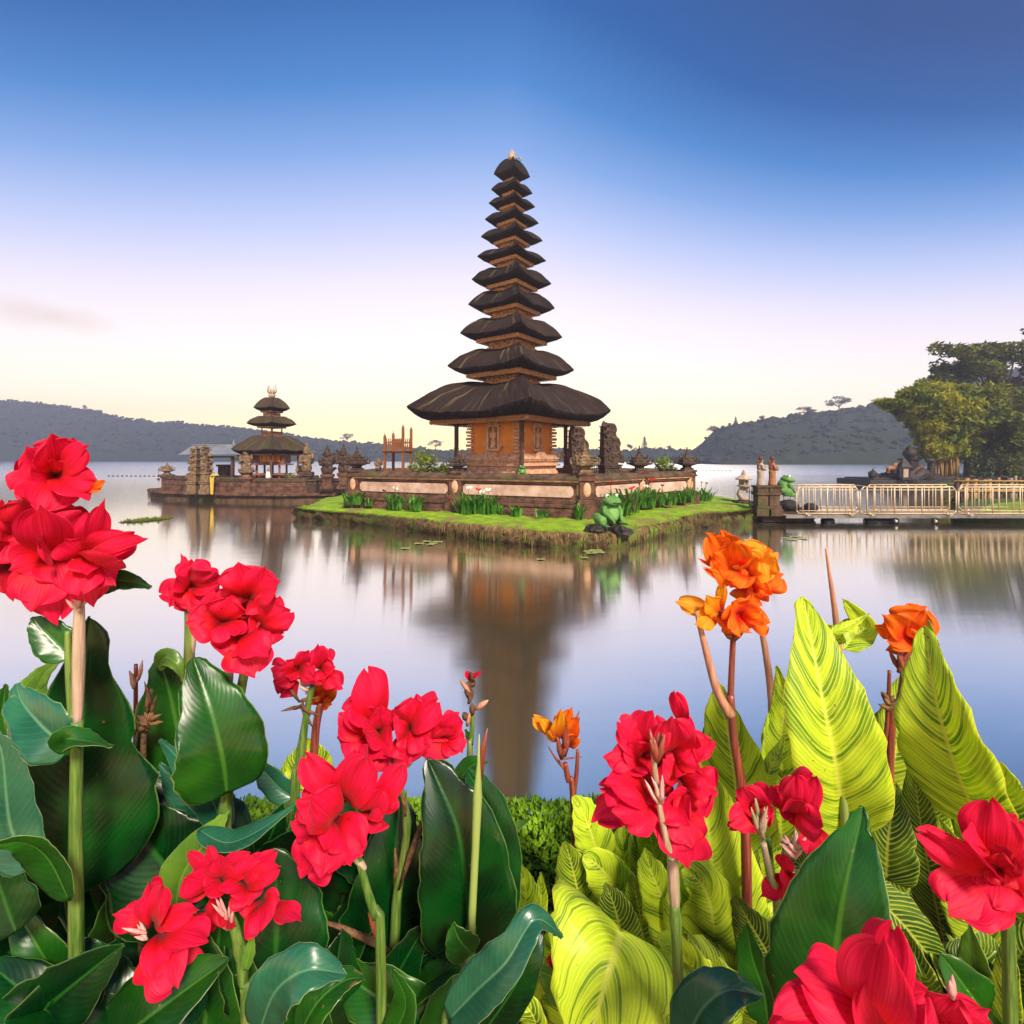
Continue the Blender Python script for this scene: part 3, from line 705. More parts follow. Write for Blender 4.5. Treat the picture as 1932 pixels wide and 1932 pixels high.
def sq_ring(mb, C, rot, R0, R1, z0, z1):
    """a square collar: outer half-diagonal R0 at z0, R1 at z1, 12% thick"""
    vs = []
    for R, z in ((R0, z0), (R1, z1), (R1 * .86, z1), (R0 * .86, z0)):
        for k in range(4): vs.append((C.x + R * sin(rot + k * pi / 2), C.y - R * cos(rot + k * pi / 2), z))
    fs = []
    for j in range(4):
        for k in range(4):
            a, b = j * 4 + k, j * 4 + (k + 1) % 4; c, d = ((j + 1) % 4) * 4 + (k + 1) % 4, ((j + 1) % 4) * 4 + k
            fs.append((a, b, c, d))
    return mb.add(vs, fs)
def sq_block(mb, C, rot, R0, z0, z1, R1=None):
    R1 = R1 or R0; vs = []
    for R, z in ((R0, z0), (R1, z1)):
        for k in range(4): vs.append((C.x + R * sin(rot + k * pi / 2), C.y - R * cos(rot + k * pi / 2), z))
    return mb.add(vs, [(3, 2, 1, 0), (4, 5, 6, 7)] + [(k, (k + 1) % 4, 4 + (k + 1) % 4, 4 + k) for k in range(4)])
def edge_pts(C, rot, R, n):
    out = []
    for k in range(4):
        a = V((C.x + R * sin(rot + k * pi / 2), C.y - R * cos(rot + k * pi / 2))); b = V((C.x + R * sin(rot + (k + 1) * pi / 2), C.y - R * cos(rot + (k + 1) * pi / 2)))
        ang = atan2((b - a).y, (b - a).x)
        for i in range(n): out.append((a.lerp(b, (i + .5) / n), ang))
    return out
pg = thing('pagoda', 'tall pagoda of eleven dark thatched roofs on an orange shrine', 'pagoda', (MC.x, MC.y, 1.3))
# (R_eave, z_eave, R_neck, z_neck, R_fascia, z_fascia)
tiers = [(4.79, 4.76, 1.27, 5.96, 3.72, 4.17), (2.97, 6.68, 1.12, 7.49, 2.08, 6.30), (2.40, 8.20, .96, 8.92, 1.63, 7.90), (2.03, 9.50, .83, 10.17, 1.32, 9.27), (1.87, 10.66, .70, 11.25, 1.18, 10.39),
         (1.62, 11.74, .60, 12.12, 1.0, 11.53), (1.45, 12.65, .52, 13.06, .82, 12.43), (1.265, 13.45, .46, 13.83, .68, 13.28), (1.096, 14.20, .40, 14.54, .57, 14.03), (.978, 14.83, .35, 15.22, .46, 14.66), (.855, 15.58, .08, 16.33, .34, 15.32)]
for i, (Re, ze, Rn, zn, Rf, zf) in enumerate(tiers):
    mb = MB(); roof_mesh(mb, MC, ROT, Rn, zn, Re, ze, Rf, zf, i, K=18 if i == 0 else 12, N=14 if i == 0 else 10, top_closed=(i == 10), sag=.075 if i < 5 else .055)
    mb.build('thatched_roof', [m_thatchb if i < 3 else m_thatch, m_thatchcut], pg)
    hgt = .17 if i == 0 else .085 + .035 * Rf
    mb = MB(); sq_ring(mb, MC, ROT, Rf * 1.0, Rf * 1.02, zf - hgt * .45, zf + .01); sq_ring(mb, MC, ROT, Rf * .965, Rf * .985, zf - hgt, zf - hgt * .46)
    n_ = max(5, int(Rf * 15))
    for p, ang in edge_pts(MC, ROT, Rf * .965, n_):
        mb.box((p.x, p.y, zf - hgt - .018), (Rf * 1.3 / n_ * .55, .03, .045), ang)
    tr_ = mb.build('eave_trim', m_gold, pg, smooth=False)
    for k in range(4):   # gilded corner boss
        mb = MB()
        c = V((MC.x + Rf * .99 * sin(ROT + k * pi / 2), MC.y - Rf * .99 * cos(ROT + k * pi / 2), zf - hgt * .6))
        mb.ell(c, (.03 + .022 * Rf, .03 + .022 * Rf, hgt * .62), nu=8, nv=6)
        if Rf > .5: mb.build('corner_boss', m_gold, tr_)
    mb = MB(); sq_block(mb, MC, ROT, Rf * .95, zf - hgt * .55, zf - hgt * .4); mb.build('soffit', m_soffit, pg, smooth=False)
    if i < 10:
        zt2 = tiers[i + 1][5] - (.085 + .035 * tiers[i + 1][4]) * .45
        mb = MB(); sq_block(mb, MC, ROT, Rn * .97, zn - .35 * Rn, zt2); sq_ring(mb, MC, ROT, Rn * 1.05, Rn * 1.05, zn - .15, zn + .05)
        sq_ring(mb, MC, ROT, Rn * 1.04, Rn * 1.12, zt2 - .06, zt2 - .005)
        for p, ang in edge_pts(MC, ROT, Rn * .97, 6): mb.ell((p.x, p.y, (zn + zt2) / 2), (.07 * Rn, .07 * Rn, abs(zt2 - zn) * .36), nu=6, nv=5)
        mb.build('tier_body', m_carve, pg, smooth=False)
# crown finial
mb = MB(); mb.lathe([(.10, 16.22), (.16, 16.3), (.19, 16.36), (.14, 16.42), (.17, 16.47), (.13, 16.54), (.15, 16.58), (.06, 16.66), (.03, 16.72)], (MC.x, MC.y, 0), 10)
for k in range(8): mb.tube([(MC.x + .14 * cos(k * .785), MC.y + .14 * sin(k * .785), 16.5), (MC.x + .17 * cos(k * .785), MC.y + .17 * sin(k * .785), 16.66)], [.02, .004], 5)
mb.tube([(MC.x, MC.y, 16.66), (MC.x, MC.y, 16.86)], [.02, .006], 6)
mb.build('crown_finial', m_pale, pg)
mb = MB(); mb.tube([(.14, 23, 16.36), (.34, 22.95, 16.32), (.42, 22.93, 16.42), (.44, 22.93, 16.24)], [.02, .025, .02, .012], 6); mb.ell((.40, 22.93, 16.30), (.07, .03, .09)); mb.build('hanging_ornament', m_tin, pg)
# shrine body
mb = MB()
for R, z0, z1 in ((2.55, 1.25, 1.62), (2.40, 1.62, 1.74), (2.20, 1.74, 1.86), (2.10, 1.86, 2.12), (2.30, 2.12, 2.20), (2.18, 2.20, 2.32)): sq_block(mb, MC, ROT, R, z0, z1)
for p, ang in edge_pts(MC, ROT, 2.22, 5): mb.ell((p.x, p.y, 1.80), (.18, .10, .13), Matrix.Rotation(ang, 3, 'Z'), 10, 7)
mb.build('plinth', m_sand, pg, smooth=False, bevel=.02)
mb = MB()
for R, z0, z1, R1 in ((2.26, 2.32, 2.42, 2.32), (2.34, 2.42, 2.50, 2.34), (2.18, 2.50, 2.66, 2.02)): sq_block(mb, MC, ROT, R, z0, z1, R1)
for k in range(4):
    a = ROT + k * pi / 2; d = V((sin(a), -cos(a), 0))
    for e in (-1, 1):
        c = MC + d * 2.34 + V((0, 0, 2.58)); ax = V((sin(a + e * .785), -cos(a + e * .785), 0))
        mb.volute(c + ax * .02, .15, .055, d, V((0, 0, 1)), 1.2, 0, 7)
mb.build('body_cornice', m_sand, pg, smooth=False, bevel=.012)
mb = MB(); sq_block(mb, MC, ROT, 1.90, 2.64, 4.15); mb.build('wall', m_orange, pg, smooth=False)
for k in range(4):      # stepped corner quoins
    a = ROT + k * pi / 2; mb = MB()
    for i in range(9):
        w = .40 if i % 2 == 0 else .33
        c = V((MC.x + 1.86 * sin(a), MC.y - 1.86 * cos(a), 2.74 + i * .15)); mb.box(c, (w, w, 0.115 if i % 2 == 0 else .085), a + pi / 4)
    mb.build('corner_quoin', m_sand, pg, smooth=False, bevel=.012)
for k in range(4):      # niche with a relief figure on each face
    a = ROT + pi / 4 + k * pi / 2; d = V((sin(a), -cos(a), 0)); s_ = V((cos(a), sin(a), 0)); r0 = 1.90 * cos(pi / 4)
    def at(x, z, off): return MC + d * (r0 + off) + s_ * x + V((0, 0, z))
    mb = MB()
    for x in (-.30, .30):
        mb.box(at(x, 3.35, .05), (.10, .12, 1.05), a); mb.volute(at(x * 1.28, 3.72, .06), .10, .035, s_ * (1 if x > 0 else -1), V((0, 0, 1)), 1.1); mb.volute(at(x * 1.3, 2.98, .06), .12, .04, s_ * (1 if x > 0 else -1), V((0, 0, -1)), 1.1)
    mb.box(at(0, 3.90, .05), (.72, .13, .10), a); mb.box(at(0, 4.0, .05), (.54, .11, .08), a); mb.box(at(0, 2.84, .07), (.78, .18, .10), a)
    fr = mb.build('niche_frame', m_sand, pg, smooth=False, bevel=.01); ORG[fr.name] = ORG[pg.name]
    mb = MB(); mb.box(at(0, 3.37, .015), (.50, .06, .96), a); mb.build('niche_back', m_carve, fr, smooth=False)
    mb = MB(); rot = Matrix.Rotation(a, 3, 'Z')
    for x, z, rx, rz in ((0, 3.68, .075, .095), (0, 3.80, .05, .08), (0, 3.45, .13, .17), (-.13, 3.48, .045, .15), (.13, 3.48, .045, .15), (0, 3.22, .13, .12), (-.07, 3.07, .055, .16), (.07, 3.07, .055, .16), (0, 2.95, .17, .05)):
        mb.ell(at(x, z, .07), (rx, .07, rz), rot, 10, 7)
    remesh(mb.build('relief_figure', m_sand, fr), .02, 2, .02, .05)
    mb = MB()                # carved monster mask under the niche
    for x, z, rx, rz in ((0, 2.60, .24, .16), (-.17, 2.68, .09, .08), (.17, 2.68, .09, .08), (0, 2.52, .12, .10), (-.28, 2.56, .10, .14), (.28, 2.56, .10, .14), (-.36, 2.44, .10, .07), (.36, 2.44, .10, .07)):
        mb.ell(at(x, z, .24), (rx, .12, rz), rot, 10, 7)
    remesh(mb.build('carved_mask', m_sand, fr), .025, 2, .03, .06)
for k in range(4):      # veranda posts
    a = ROT + k * pi / 2; c = V((MC.x + 2.56 * sin(a), MC.y - 2.56 * cos(a), 0))
    mb = MB(); mb.box((c.x, c.y, 1.75), (.26, .26, .5), a + pi / 4); mb.box((c.x, c.y, 3.05), (.145, .145, 2.2), a + pi / 4)
    for z, w in ((2.05, .22), (2.9, .17), (3.95, .22), (4.05, .28)): mb.box((c.x, c.y, z), (w, w, .06), a + pi / 4)
    mb.box((c.x, c.y, 4.12), (.18, 1.3, .10), a + pi / 4); mb.box((c.x, c.y, 4.118), (1.3, .18, .09), a + pi / 4)
    mb.build('pillar', m_dwood, pg, smooth=False, bevel=.008)

# ================================================================== things inside and on the wall
def carved_half(name, label, c, h, w, flip, mat, seed, group=None, depth=.5, rz=0.0):
    """half of a split gate: stacked tapering courses with scrolls breaking the outline on the outer side"""
    R = random.Random(seed); o = thing(name, label, 'gate', c, group); c = V(c); h *= .84
    ax = V((cos(rz), sin(rz), 0)); up = V((0, 0, 1))
    base = MB(); z = 0
    for k, (hh, ww) in enumerate(((.07, 1.15), (.04, 1.02), (.12, .92), (.04, 1.05), (.03, 1.15))):
        base.box(c + up * (z + hh * h / 2), (w * ww, depth * ww, hh * h), rz); z += hh * h
    base.build('gate_base', mat, o, smooth=False, bevel=.015)
    mb = MB(); orn = MB(); n = 5
    for k in range(n):
        t = k / n; hh = (h - z) * .0 + h * .70 / n * (1.25 - .45 * t); ww = w * (.84 - .40 * t - .12 * (k % 2))
        cx = c - ax * flip * (w * .46 - ww / 2) + up * (z + hh / 2)
        mb.box(cx, (ww, depth * (.8 - .35 * t), hh * .99), rz)
        mb.box(cx + up * hh * .44, (ww * 1.18, depth * (.92 - .35 * t), hh * .16), rz)
        outer = cx + ax * flip * (ww * .55)
        s = w * (.37 - .11 * t)
        orn.volute(outer + up * hh * .1, s, s * .38, ax * flip, up, 1.25, -.6, 6)
        orn.volute(outer - ax * flip * ww * .4 + up * hh * .25 - V((0, depth * .38, 0)), s * .7, s * .3, ax * flip, up, 1.1, .5, 6)
        if k % 2: orn.tube([outer, outer + ax * flip * s * .7 + up * s * .3, outer + ax * flip * s * .9 + up * s * 1.3], [s * .35, s * .28, s * .05], 6)
        z += hh
    top = c - ax * flip * (w * .38) + up * z
    orn.tube([top - up * .1, top + up * .06 * h, top + ax * flip * .03 * h + up * .12 * h], [w * .12, w * .08, w * .01], 7)
    orn.volute(top + ax * flip * w * .12 + up * .02 * h, w * .14, w * .05, ax * flip, up, 1.3)
    mb.build('gate_body', mat, o, smooth=False, bevel=.012)
    remesh(orn.build('scroll_ornament', mat, o), .02, 1, .045, .08)
    return o
carved_half('split_gate_half', 'dark carved stone gate half right of the pagoda, farther from the pagoda', P(1150, 905, 22.5), 2.75, .86, 1, m_stone, 5, 'halves of the split gate beside the tall pagoda', .6, .35)
carved_half('split_gate_half', 'dark carved stone gate half close beside the right veranda post', P(1090, 905, 22.6), 2.55, .86, 1, m_stone, 11, 'halves of the split gate beside the tall pagoda', .6, .35)
# iron finial fence between
t_ = thing('iron_fence', 'low spiked iron fence between the two dark gate halves', 'fence', P(1119, 890, 22.6))
mb = MB(); b0 = P(1107, 889, 22.6); b1 = P(1132, 889, 22.6)
mb.tube([b0 + V((0, 0, .12)), b1 + V((0, 0, .12))], .015, 5); mb.tube([b0 + V((0, 0, .42)), b1 + V((0, 0, .42))], .015, 5); mb.build('rail', m_black, t_)
for k in range(6):
    p = b0.lerp(b1, (k + .5) / 6); mb = MB(); mb.tube([p - V((0, 0, .45)), p + V((0, 0, .55))], .014, 5); mb.lathe([(.005, .52), (.035, .58), (.004, .70)], p, 6); mb.build('spike', m_black, t_)
# offering stand
st = thing('offering_stand', 'tall reddish wooden offering stand with slatted railing behind the wall', 'stand', P(751, 890, 20.6))
sa = radians(-21)
sc_ = P(751, 863, 20.6); sc_.z = 1.32
def sp(x, y, z): return sc_ + V((x * cos(sa) - y * sin(sa), x * sin(sa) + y * cos(sa), z))
for x, y, ht in ((-.44, -.30, 2.05), (.44, -.30, 2.40), (-.44, .30, 2.15), (.44, .30, 2.35)):
    mb = MB(); mb.box(sp(x, y, ht / 2), (.09, .09, ht), sa); mb.box(sp(x, y, .06), (.16, .16, .12), sa); mb.box(sp(x, y, 1.40), (.13, .13, .07), sa); mb.lathe([(.05, 0), (.06, .04), (.02, .07), (.01, .16)], sp(x, y, ht), 4, sa); mb.build('leg', m_wood, st, smooth=False, bevel=.006)
mb = MB(); mb.box(sp(0, 0, 1.46), (1.06, .80, .07), sa); mb.box(sp(0, 0, 1.39), (.94, .66, .06), sa); mb.build('platform', m_wood, st, smooth=False, bevel=.008)
for y in (-.30, .30):
    mb = MB(); mb.box(sp(0, y, .58), (.86, .06, .10), sa); mb.box(sp(0, y, 1.56), (.86, .04, .05), sa); mb.box(sp(0, y, 1.80), (.86, .05, .05), sa); mb.build('rail', m_wood, st, smooth=False)
    for k in range(9):
        mb = MB(); mb.box(sp(-.36 + k * .09, y, 1.72), (.035, .03, .36), sa); mb.lathe([(.02, 0), (.028, .03), (.004, .08)], sp(-.36 + k * .09, y, 1.90), 4, sa); mb.build('slat', m_wood, st, smooth=False)
# garden shrubs behind the wall
def shrub(u, v, D, r, label, n=900, mat=m_shrub, size=.09, group=None):
    R = random.Random(int(u)); c = P(u, v, D); o = thing('shrub', label, 'shrub', (c.x, c.y, c.z - r[2]), group)
    t = MB()
    for k in range(7):
        a = R.uniform(0, 6.28); e = c + V((cos(a) * r[0] * .7, sin(a) * r[1] * .7, R.uniform(.0, .7) * r[2])); t.tube([(c.x, c.y, c.z - r[2]), (c + e) / 2 - V((0, 0, r[2] * .3)), e], [.025, .018, .006], 5)
    t.build('stem', m_bark, o)
    f = MB()
    for k in range(9):
        a = R.uniform(0, 6.28); q = R.uniform(.2, .75)
        leaf_cloud(f, (c.x + cos(a) * r[0] * q, c.y + sin(a) * r[1] * q, c.z + R.uniform(-.5, .6) * r[2]), (r[0] * .45, r[1] * .45, r[2] * .42), n // 9, size, R, long=1.5)
    f.build('foliage', mat, o, smooth=False)
shrub(803, 870, 20.6, (.72, .6, .55), 'bushy yellow-green shrub between the offering stand and the pagoda')
shrub(1252, 878, 21.6, (.75, .5, .45), 'small pale green shrub behind the wall right of the split gate', 700)
shrub(838, 885, 20.6, (.25, .25, .30), 'small dull shrub beside the middle wall post', 260, m_treeleaf2)

def frog(label, c, s, face, with_rock=False, belly=True):
    """sitting frog statue; face = heading angle in plan of its front"""
    o = thing('frog_statue', label, 'statue', c)
    rot = Matrix.Rotation(face, 3, 'Z'); c = V(c)
    def q(x, y, z): return c + rot @ V((x * s, y * s, z * s))       # +x is forward
    def tilt(a): return rot @ Matrix.Rotation(a, 3, 'Y')
    mb = MB()
    mb.ell(q(-.02, 0, .36), (.27 * s, .28 * s, .36 * s), tilt(-.25))          # trunk
    mb.ell(q(.10, 0, .70), (.26 * s, .30 * s, .15 * s), tilt(.10))            # wide head
    mb.ell(q(.20, 0, .65), (.20 * s, .25 * s, .10 * s), tilt(.10))            # jaw
    for e in (-1, 1):
        mb.ell(q(.08, e * .17, .82), (.085 * s, .08 * s, .085 * s), rot)     # eye bump
        mb.ell(q(-.02, e * .33, .17), (.29 * s, .13 * s, .17 * s), tilt(.35))  # thigh
        mb.ell(q(.12, e * .38, .12), (.10 * s, .09 * s, .15 * s), tilt(-.4))
        mb.tube([q(-.15, e * .36, .06), q(.10, e * .40, .05), q(.30, e * .42, .035)], [.07 * s, .06 * s, .05 * s], 8)
        mb.tube([q(.08, e * .25, .54), q(.16, e * .31, .38), q(.26, e * .22, .26), q(.34, e * .16, .17)], [.085 * s, .075 * s, .06 * s, .055 * s], 8)   # arm
        for k in (-1, 0, 1):
            mb.tube([q(.30, e * .42, .03), q(.44, e * (.42 + .07 * k), .02)], [.03 * s, .018 * s], 6)
            mb.tube([q(.33, e * .16, .17), q(.42, e * (.16 + .045 * k), .11)], [.026 * s, .017 * s], 6)
    b = remesh(mb.build('frog_body', m_frog, o), .022 * s, 3)
    if belly:
        mb = MB(); mb.ell(q(.15, 0, .36), (.16 * s, .20 * s, .27 * s), tilt(-.22)); mb.build('belly', m_frogbelly, o)
    mb = MB(); mb.tube([q(.335, -.17, .665), q(.415, -.06, .655), q(.42, .06, .655), q(.335, .17, .665)], .012 * s, 6); mb.build('mouth', m_black, o)
    for e in (-1, 1):
        mb = MB(); mb.ell(q(.125, e * .185, .835), (.066 * s, .066 * s, .066 * s), rot); ey = mb.build('eye', m_white, o); ORG[ey.name] = ORG[o.name]
        mb = MB(); mb.ell(q(.178, e * .195, .84), (.024 * s, .034 * s, .034 * s), rot); mb.build('pupil', m_black, ey)
    return o
fc = P(1149, 990, 14.05)
frog('large green sitting frog statue on black rocks at the island rim', fc, .98, radians(-58))
R = random.Random(5); mb = MB()
for k in range(16):
    mb.ell((fc.x + R.uniform(-.62, .62), fc.y + R.uniform(-.5, .3), fc.z - .16 + R.uniform(-.14, .08)), (R.uniform(.12, .3), R.uniform(.12, .25), R.uniform(.05, .13)), Matrix.Rotation(R.uniform(-.4, .4), 3, 'X'))
rk = mb.build('rock_pile', m_rock, org=(fc.x, fc.y, fc.z - .25)); tag(rk, 'jumble of wet black rocks under the large green frog', 'rocks'); remesh(rk, .03, 1, .06, .15)
# frog sitting on the coping
tt2 = (.0203 * W0.y - W0.x) / (dW.x - .0203 * dW.y); fp = W0 + dW * tt2
frog('small green frog statue on the coping in front of the pagoda post', (fp.x, fp.y, 1.90), .36, radians(-80))
# ================================================================== SMALL SHRINE ISLAND (left)
def c3(x, y): return 249 + x * .2813, 701.9 + y * .2813      # reading aid: picture units
plat = [(-24.4, 33.2), (-22.9, 32.6), (-22.6, 31.0), (-20.6, 29.4), (-16.0, 27.9), (-12.6, 27.3), (-9.4, 27.9), (-7.6, 27.5), (-7.6, 36), (-12, 40), (-22, 40)]
n_ = len(plat); mb = MB()
mb.add([(x, y, .42) for x, y in plat] + [(x, y, -.5) for x, y in plat], [tuple(range(n_))] + [(n_ + i, n_ + (i + 1) % n_, (i + 1) % n_, i) for i in range(n_)])
pl = mb.build('stone_platform', m_moss, smooth=False, bevel=.03, org=(-15, 30, 0)); tag(pl, 'low stone platform in the water under the small three-roofed shrine', 'platform')
mb = MB()
for (a, b) in zip(plat[1:7], plat[2:8]): mb.bar(a, b, .36, .52, .35)
kb = mb.build('kerb', m_brown, pl, smooth=False, bevel=.02) if False else None
ORG[pl.name] = V((-15, 30, 0)); kb = mb.build('edge_coping', m_brown, pl, smooth=False, bevel=.02)
def low_wall(label, pts, z0, z1, th=.42, mat=m_brown):
    o = thing('stone_wall', label, 'wall', (pts[0][0], pts[0][1], z0)); h = z1 - z0
    for a, b in zip(pts, pts[1:]):
        mb = MB(); mb.bar(a, b, z0, z0 + .2 * h, th * 1.25); mb.bar(a, b, z0 + .2 * h, z0 + .28 * h, th * 1.12); mb.bar(a, b, z0 + .28 * h, z0 + .78 * h, th); mb.bar(a, b, z0 + .46 * h, z0 + .56 * h, th * 1.1); mb.build('wall_body', mat, o, smooth=False, bevel=.015)
        mb = MB(); mb.bar(a, b, z0 + .78 * h, z0 + .88 * h, th * 1.2); mb.bar(a, b, z0 + .88 * h, z1, th * .95); mb.build('coping', m_moss, o, smooth=False, bevel=.02)
    return o
def pu(u, D): return ((u - U0) / F * D, D)
low_wall('brown stone wall left of the small shrine gateway', [pu(314, 30.2), pu(360, 28.9)], .42, 1.42)
low_wall('brown stone wall hung with a yellow cloth, right of the small shrine gateway', [pu(399, 28.4), pu(462, 28.0)], .42, 1.36)
low_wall('dark stone wall in front of the small shrine altar', [pu(464, 28.2), pu(584, 28.0)], .42, 1.32)
low_wall('far stone wall behind the small shrine, low over the water', [pu(330, 35), pu(440, 36), pu(600, 36)], .42, 1.2)
low_wall('low reddish causeway wall between the statue pair and the long temple wall', [pu(584, 31), pu(655, 29.5)], .42, 1.25)
def post(label, c, h, mat=m_stone2, fs=1.0, w=.5, rz=.3, name='finial_post', group=None):
    o = thing(name, label, 'post', c, group); mb = MB(); z = c[2]
    for a, b, k in ((0, .18, 1.3), (.18, .26, 1.15), (.26, .78, .9), (.78, .86, 1.1), (.86, 1.0, 1.3)): mb.box((c[0], c[1], z + h * (a + b) / 2), (w * k, w * k, h * (b - a)), rz)
    mb.build('shaft', m_brown, o, smooth=False, bevel=.015); urn(o, (c[0], c[1], z + h), fs, mat, rz); return o
x, y = pu(315, 30.2); post('stone post with urn finial at the far left end of the shrine wall', (x, y, .42), 1.05, fs=.85)
x, y = pu(466, 28.0); post('stone post with urn finial just right of the yellow cloth', (x, y, .42), 1.0, fs=.95)
carved_half('candi_gate_half', 'left half of the tall carved gateway under the tin roof', P(366, 932, 28.3), 2.95, .52, -1, m_stone2, 21, 'halves of the small shrine gateway', .7, .1)
carved_half('candi_gate_half', 'right half of the tall carved gateway, beside the yellow cloth', P(391, 932, 28.0), 3.0, .52, 1, m_stone2, 22, 'halves of the small shrine gateway', .7, .1)
# yellow cloth
mb = MB(); a = P(401, 899, 27.65); rows = []
for i in range(8):
    t = i / 7; r = []
    for k in range(7):
        s = k / 6; x = a.x + (s - .5) * .26 * (1 - .35 * t); r.append((x, a.y - .06 - .04 * sin(s * 9), a.z - t * 1.0 + .02 * sin(s * 7)))
    rows.append(r)
rows2 = [[(p[0] + .55 * (1 - t), p[1], p[2]) for p in rows[0]] for t in (0.05, .55)]
mb.grid(rows); mb.tube([V(rows[0][0]), V(rows[0][3]) + V((.1, -.05, .10)), V(rows[0][6]) + V((.28, -.03, .06))], [.05, .09, .03], 7)
tag(mb.build('hanging_cloth', m_cloth, org=a), 'strip of yellow cloth hanging down the shrine wall', 'cloth')
# tin-roofed pavilion
tp = thing('pavilion', 'open pavilion with grey tin gable roof behind the carved gateway', 'pavilion', P(395, 925, 34.5))
A0, A1 = P(336, 858, 33.5), P(452, 857, 33.0)
rid0, rid1 = P(362, 841, 35.2), P(441, 842, 34.6); bk0, bk1 = A0 + V((1.6, 4, .1)), A1 + V((.2, 4, .1))
def slab(name, q4, mat, par, th=.06):
    mb = MB(); N = 28; rows = []
    for j in range(2):
        r = []
        for i in range(N * 2 + 1):
            t = i / (N * 2); p = (q4[0].lerp(q4[1], t) if j == 0 else q4[3].lerp(q4[2], t)); r.append(p + V((0, 0, .035 * (i % 2))))
        rows.append(r)
    mb.grid(rows); o = mb.build(name, mat, par, smooth=False); m = o.modifiers.new('solid', 'SOLIDIFY'); m.thickness = th; return o
slab('roof', [A0, A1, rid1, rid0], m_tin, tp); slab('roof', [bk1, bk0, rid0 + V((0, .05, 0)), rid1 + V((0, .05, 0))], m_tin, tp)
mb = MB(); mb.add([A0 + V((.25, .1, -.05)), bk0 + V((.2, -.1, -.05)), rid0 + V((.2, 0, -.08)), A0 + V((.3, .1, -.05)), bk0 + V((.25, -.1, -.05)), rid0 + V((.25, 0, -.08))], [(0, 1, 2), (3, 5, 4)]); mb.build('gable', m_dwood, tp, smooth=False)
mb = MB(); mb.tube([rid0 - V((.1, 0, -.05)), rid1 + V((.1, 0, .05))], .06, 6); mb.lathe([(.07, 0), (.10, .1), (.02, .45)], rid1, 6); mb.build('ridge_cap', m_tin, tp)
for x, yy in ((362, 33.9), (398, 33.7), (438, 33.5), (366, 37), (440, 36.6)):
    b = P(x, 925, yy); mb = MB(); mb.box((b.x, b.y, 1.5), (.14, .14, 2.2)); mb.box((b.x, b.y, .6), (.34, .34, .4)); mb.build('pillar', m_dwood, tp, smooth=False)
mb = MB(); b0, b1 = P(360, 862, 33.9), P(440, 862, 33.5); mb.tube([b0, b1], .07, 4); mb.build('beam', m_dwood, tp)
mb = MB(); b0, b1 = P(415, 905, 35), P(436, 905, 34.8); mb.box(((b0 + b1) / 2), (.8, .5, 1.9)); mb.box((b0 + b1) / 2 + V((0, 0, 1.0)), (1.0, .6, .14)); mb.build('inner_shrine', m_stone, tp, smooth=False, bevel=.02)
# three-roofed shrine
SC = V(((513 - U0) / F * 32, 32.0, 0)); SR = radians(24)
sh = thing('small_shrine', 'small open shrine with three stacked mossy thatched roofs', 'shrine', (SC.x, SC.y, .45))
for i, (Re, ze, Rn, zn, Rf, zf) in enumerate(((2.3, 3.02, .62, 3.92, 1.75, 2.72), (1.46, 4.70, .50, 5.16, .85, 4.48), (1.07, 5.70, .12, 6.36, .66, 5.48))):
    mb = MB(); roof_mesh(mb, SC, SR, Rn, zn, Re, ze, Rf, zf, 40 + i, K=12, N=10, sag=.03, pow_h=1.9 if i == 0 else 2.4, top_closed=(i == 2)); mb.build('thatched_roof', [m_thatch2, m_thatchcut], sh)
    mb = MB(); sq_ring(mb, SC, SR, Rf, Rf, zf - .10, zf); sq_block(mb, SC, SR, Rf * .9, zf - .06, zf - .03); mb.build('eave_trim', m_carve, sh, smooth=False)
    if i < 2:
        z1 = (4.48, 5.48)[i] - .08
        mb = MB(); sq_block(mb, SC, SR, Rn, zn - .3, zn + .30 * (z1 - zn) + .10); mb.build('tier_body', m_carve, sh, smooth=False)
        for k in range(4):
            a = SR + k * pi / 2; mb = MB(); mb.box((SC.x + Rn * .93 * sin(a), SC.y - Rn * .93 * cos(a), (zn + z1) / 2), (.08, .08, z1 - zn), a); mb.build('corner_post', m_wood, sh, smooth=False)
mb = MB(); mb.lathe([(.14, 6.3), (.2, 6.42), (.24, 6.52), (.16, 6.6), (.26, 6.72), (.18, 6.8), (.05, 6.86)], (SC.x, SC.y, 0), 8)
R = random.Random(2)
for k in range(9):
    a = k * .7; r0 = .12; mb.tube([(SC.x + r0 * cos(a), SC.y + r0 * sin(a), 6.6), (SC.x + .26 * cos(a), SC.y + .26 * sin(a), 6.75), (SC.x + .22 * cos(a), SC.y + .22 * sin(a), 6.9 + R.uniform(0, .35))], [.05, .04, .01], 5)
mb.build('crown_finial', m_pale, sh)
for k in range(4):
    a = SR + k * pi / 2; c = (SC.x + 1.55 * sin(a), SC.y - 1.55 * cos(a)); mb = MB(); mb.box((c[0], c[1], 1.85), (.13, .13, 1.9), a); mb.box((c[0], c[1], .95), (.3, .3, .35), a); mb.build('pillar', m_dwood, sh, smooth=False, bevel=.01)
mb = MB(); sq_block(mb, SC, SR, 1.9, .42, .85); sq_block(mb, SC, SR, 1.7, .85, 1.0); mb.build('plinth', m_brown, sh, smooth=False, bevel=.02)
mb = MB(); mb.box((SC.x, SC.y, 2.42), (1.9, 1.4, .62), SR * .3); mb.box((SC.x, SC.y, 2.05), (2.2, 1.6, .08), SR * .3); mb.box((SC.x, SC.y, 1.42), (2.1, 1.5, .09), SR * .3)
for e in (-.72, .72):
    for f_ in (-.5, .5): mb.box((SC.x + e, SC.y + f_, 1.5), (.11, .11, 1.2), SR * .3)
al = mb.build('altar', m_wood, sh, smooth=False, bevel=.01)
mb = MB()
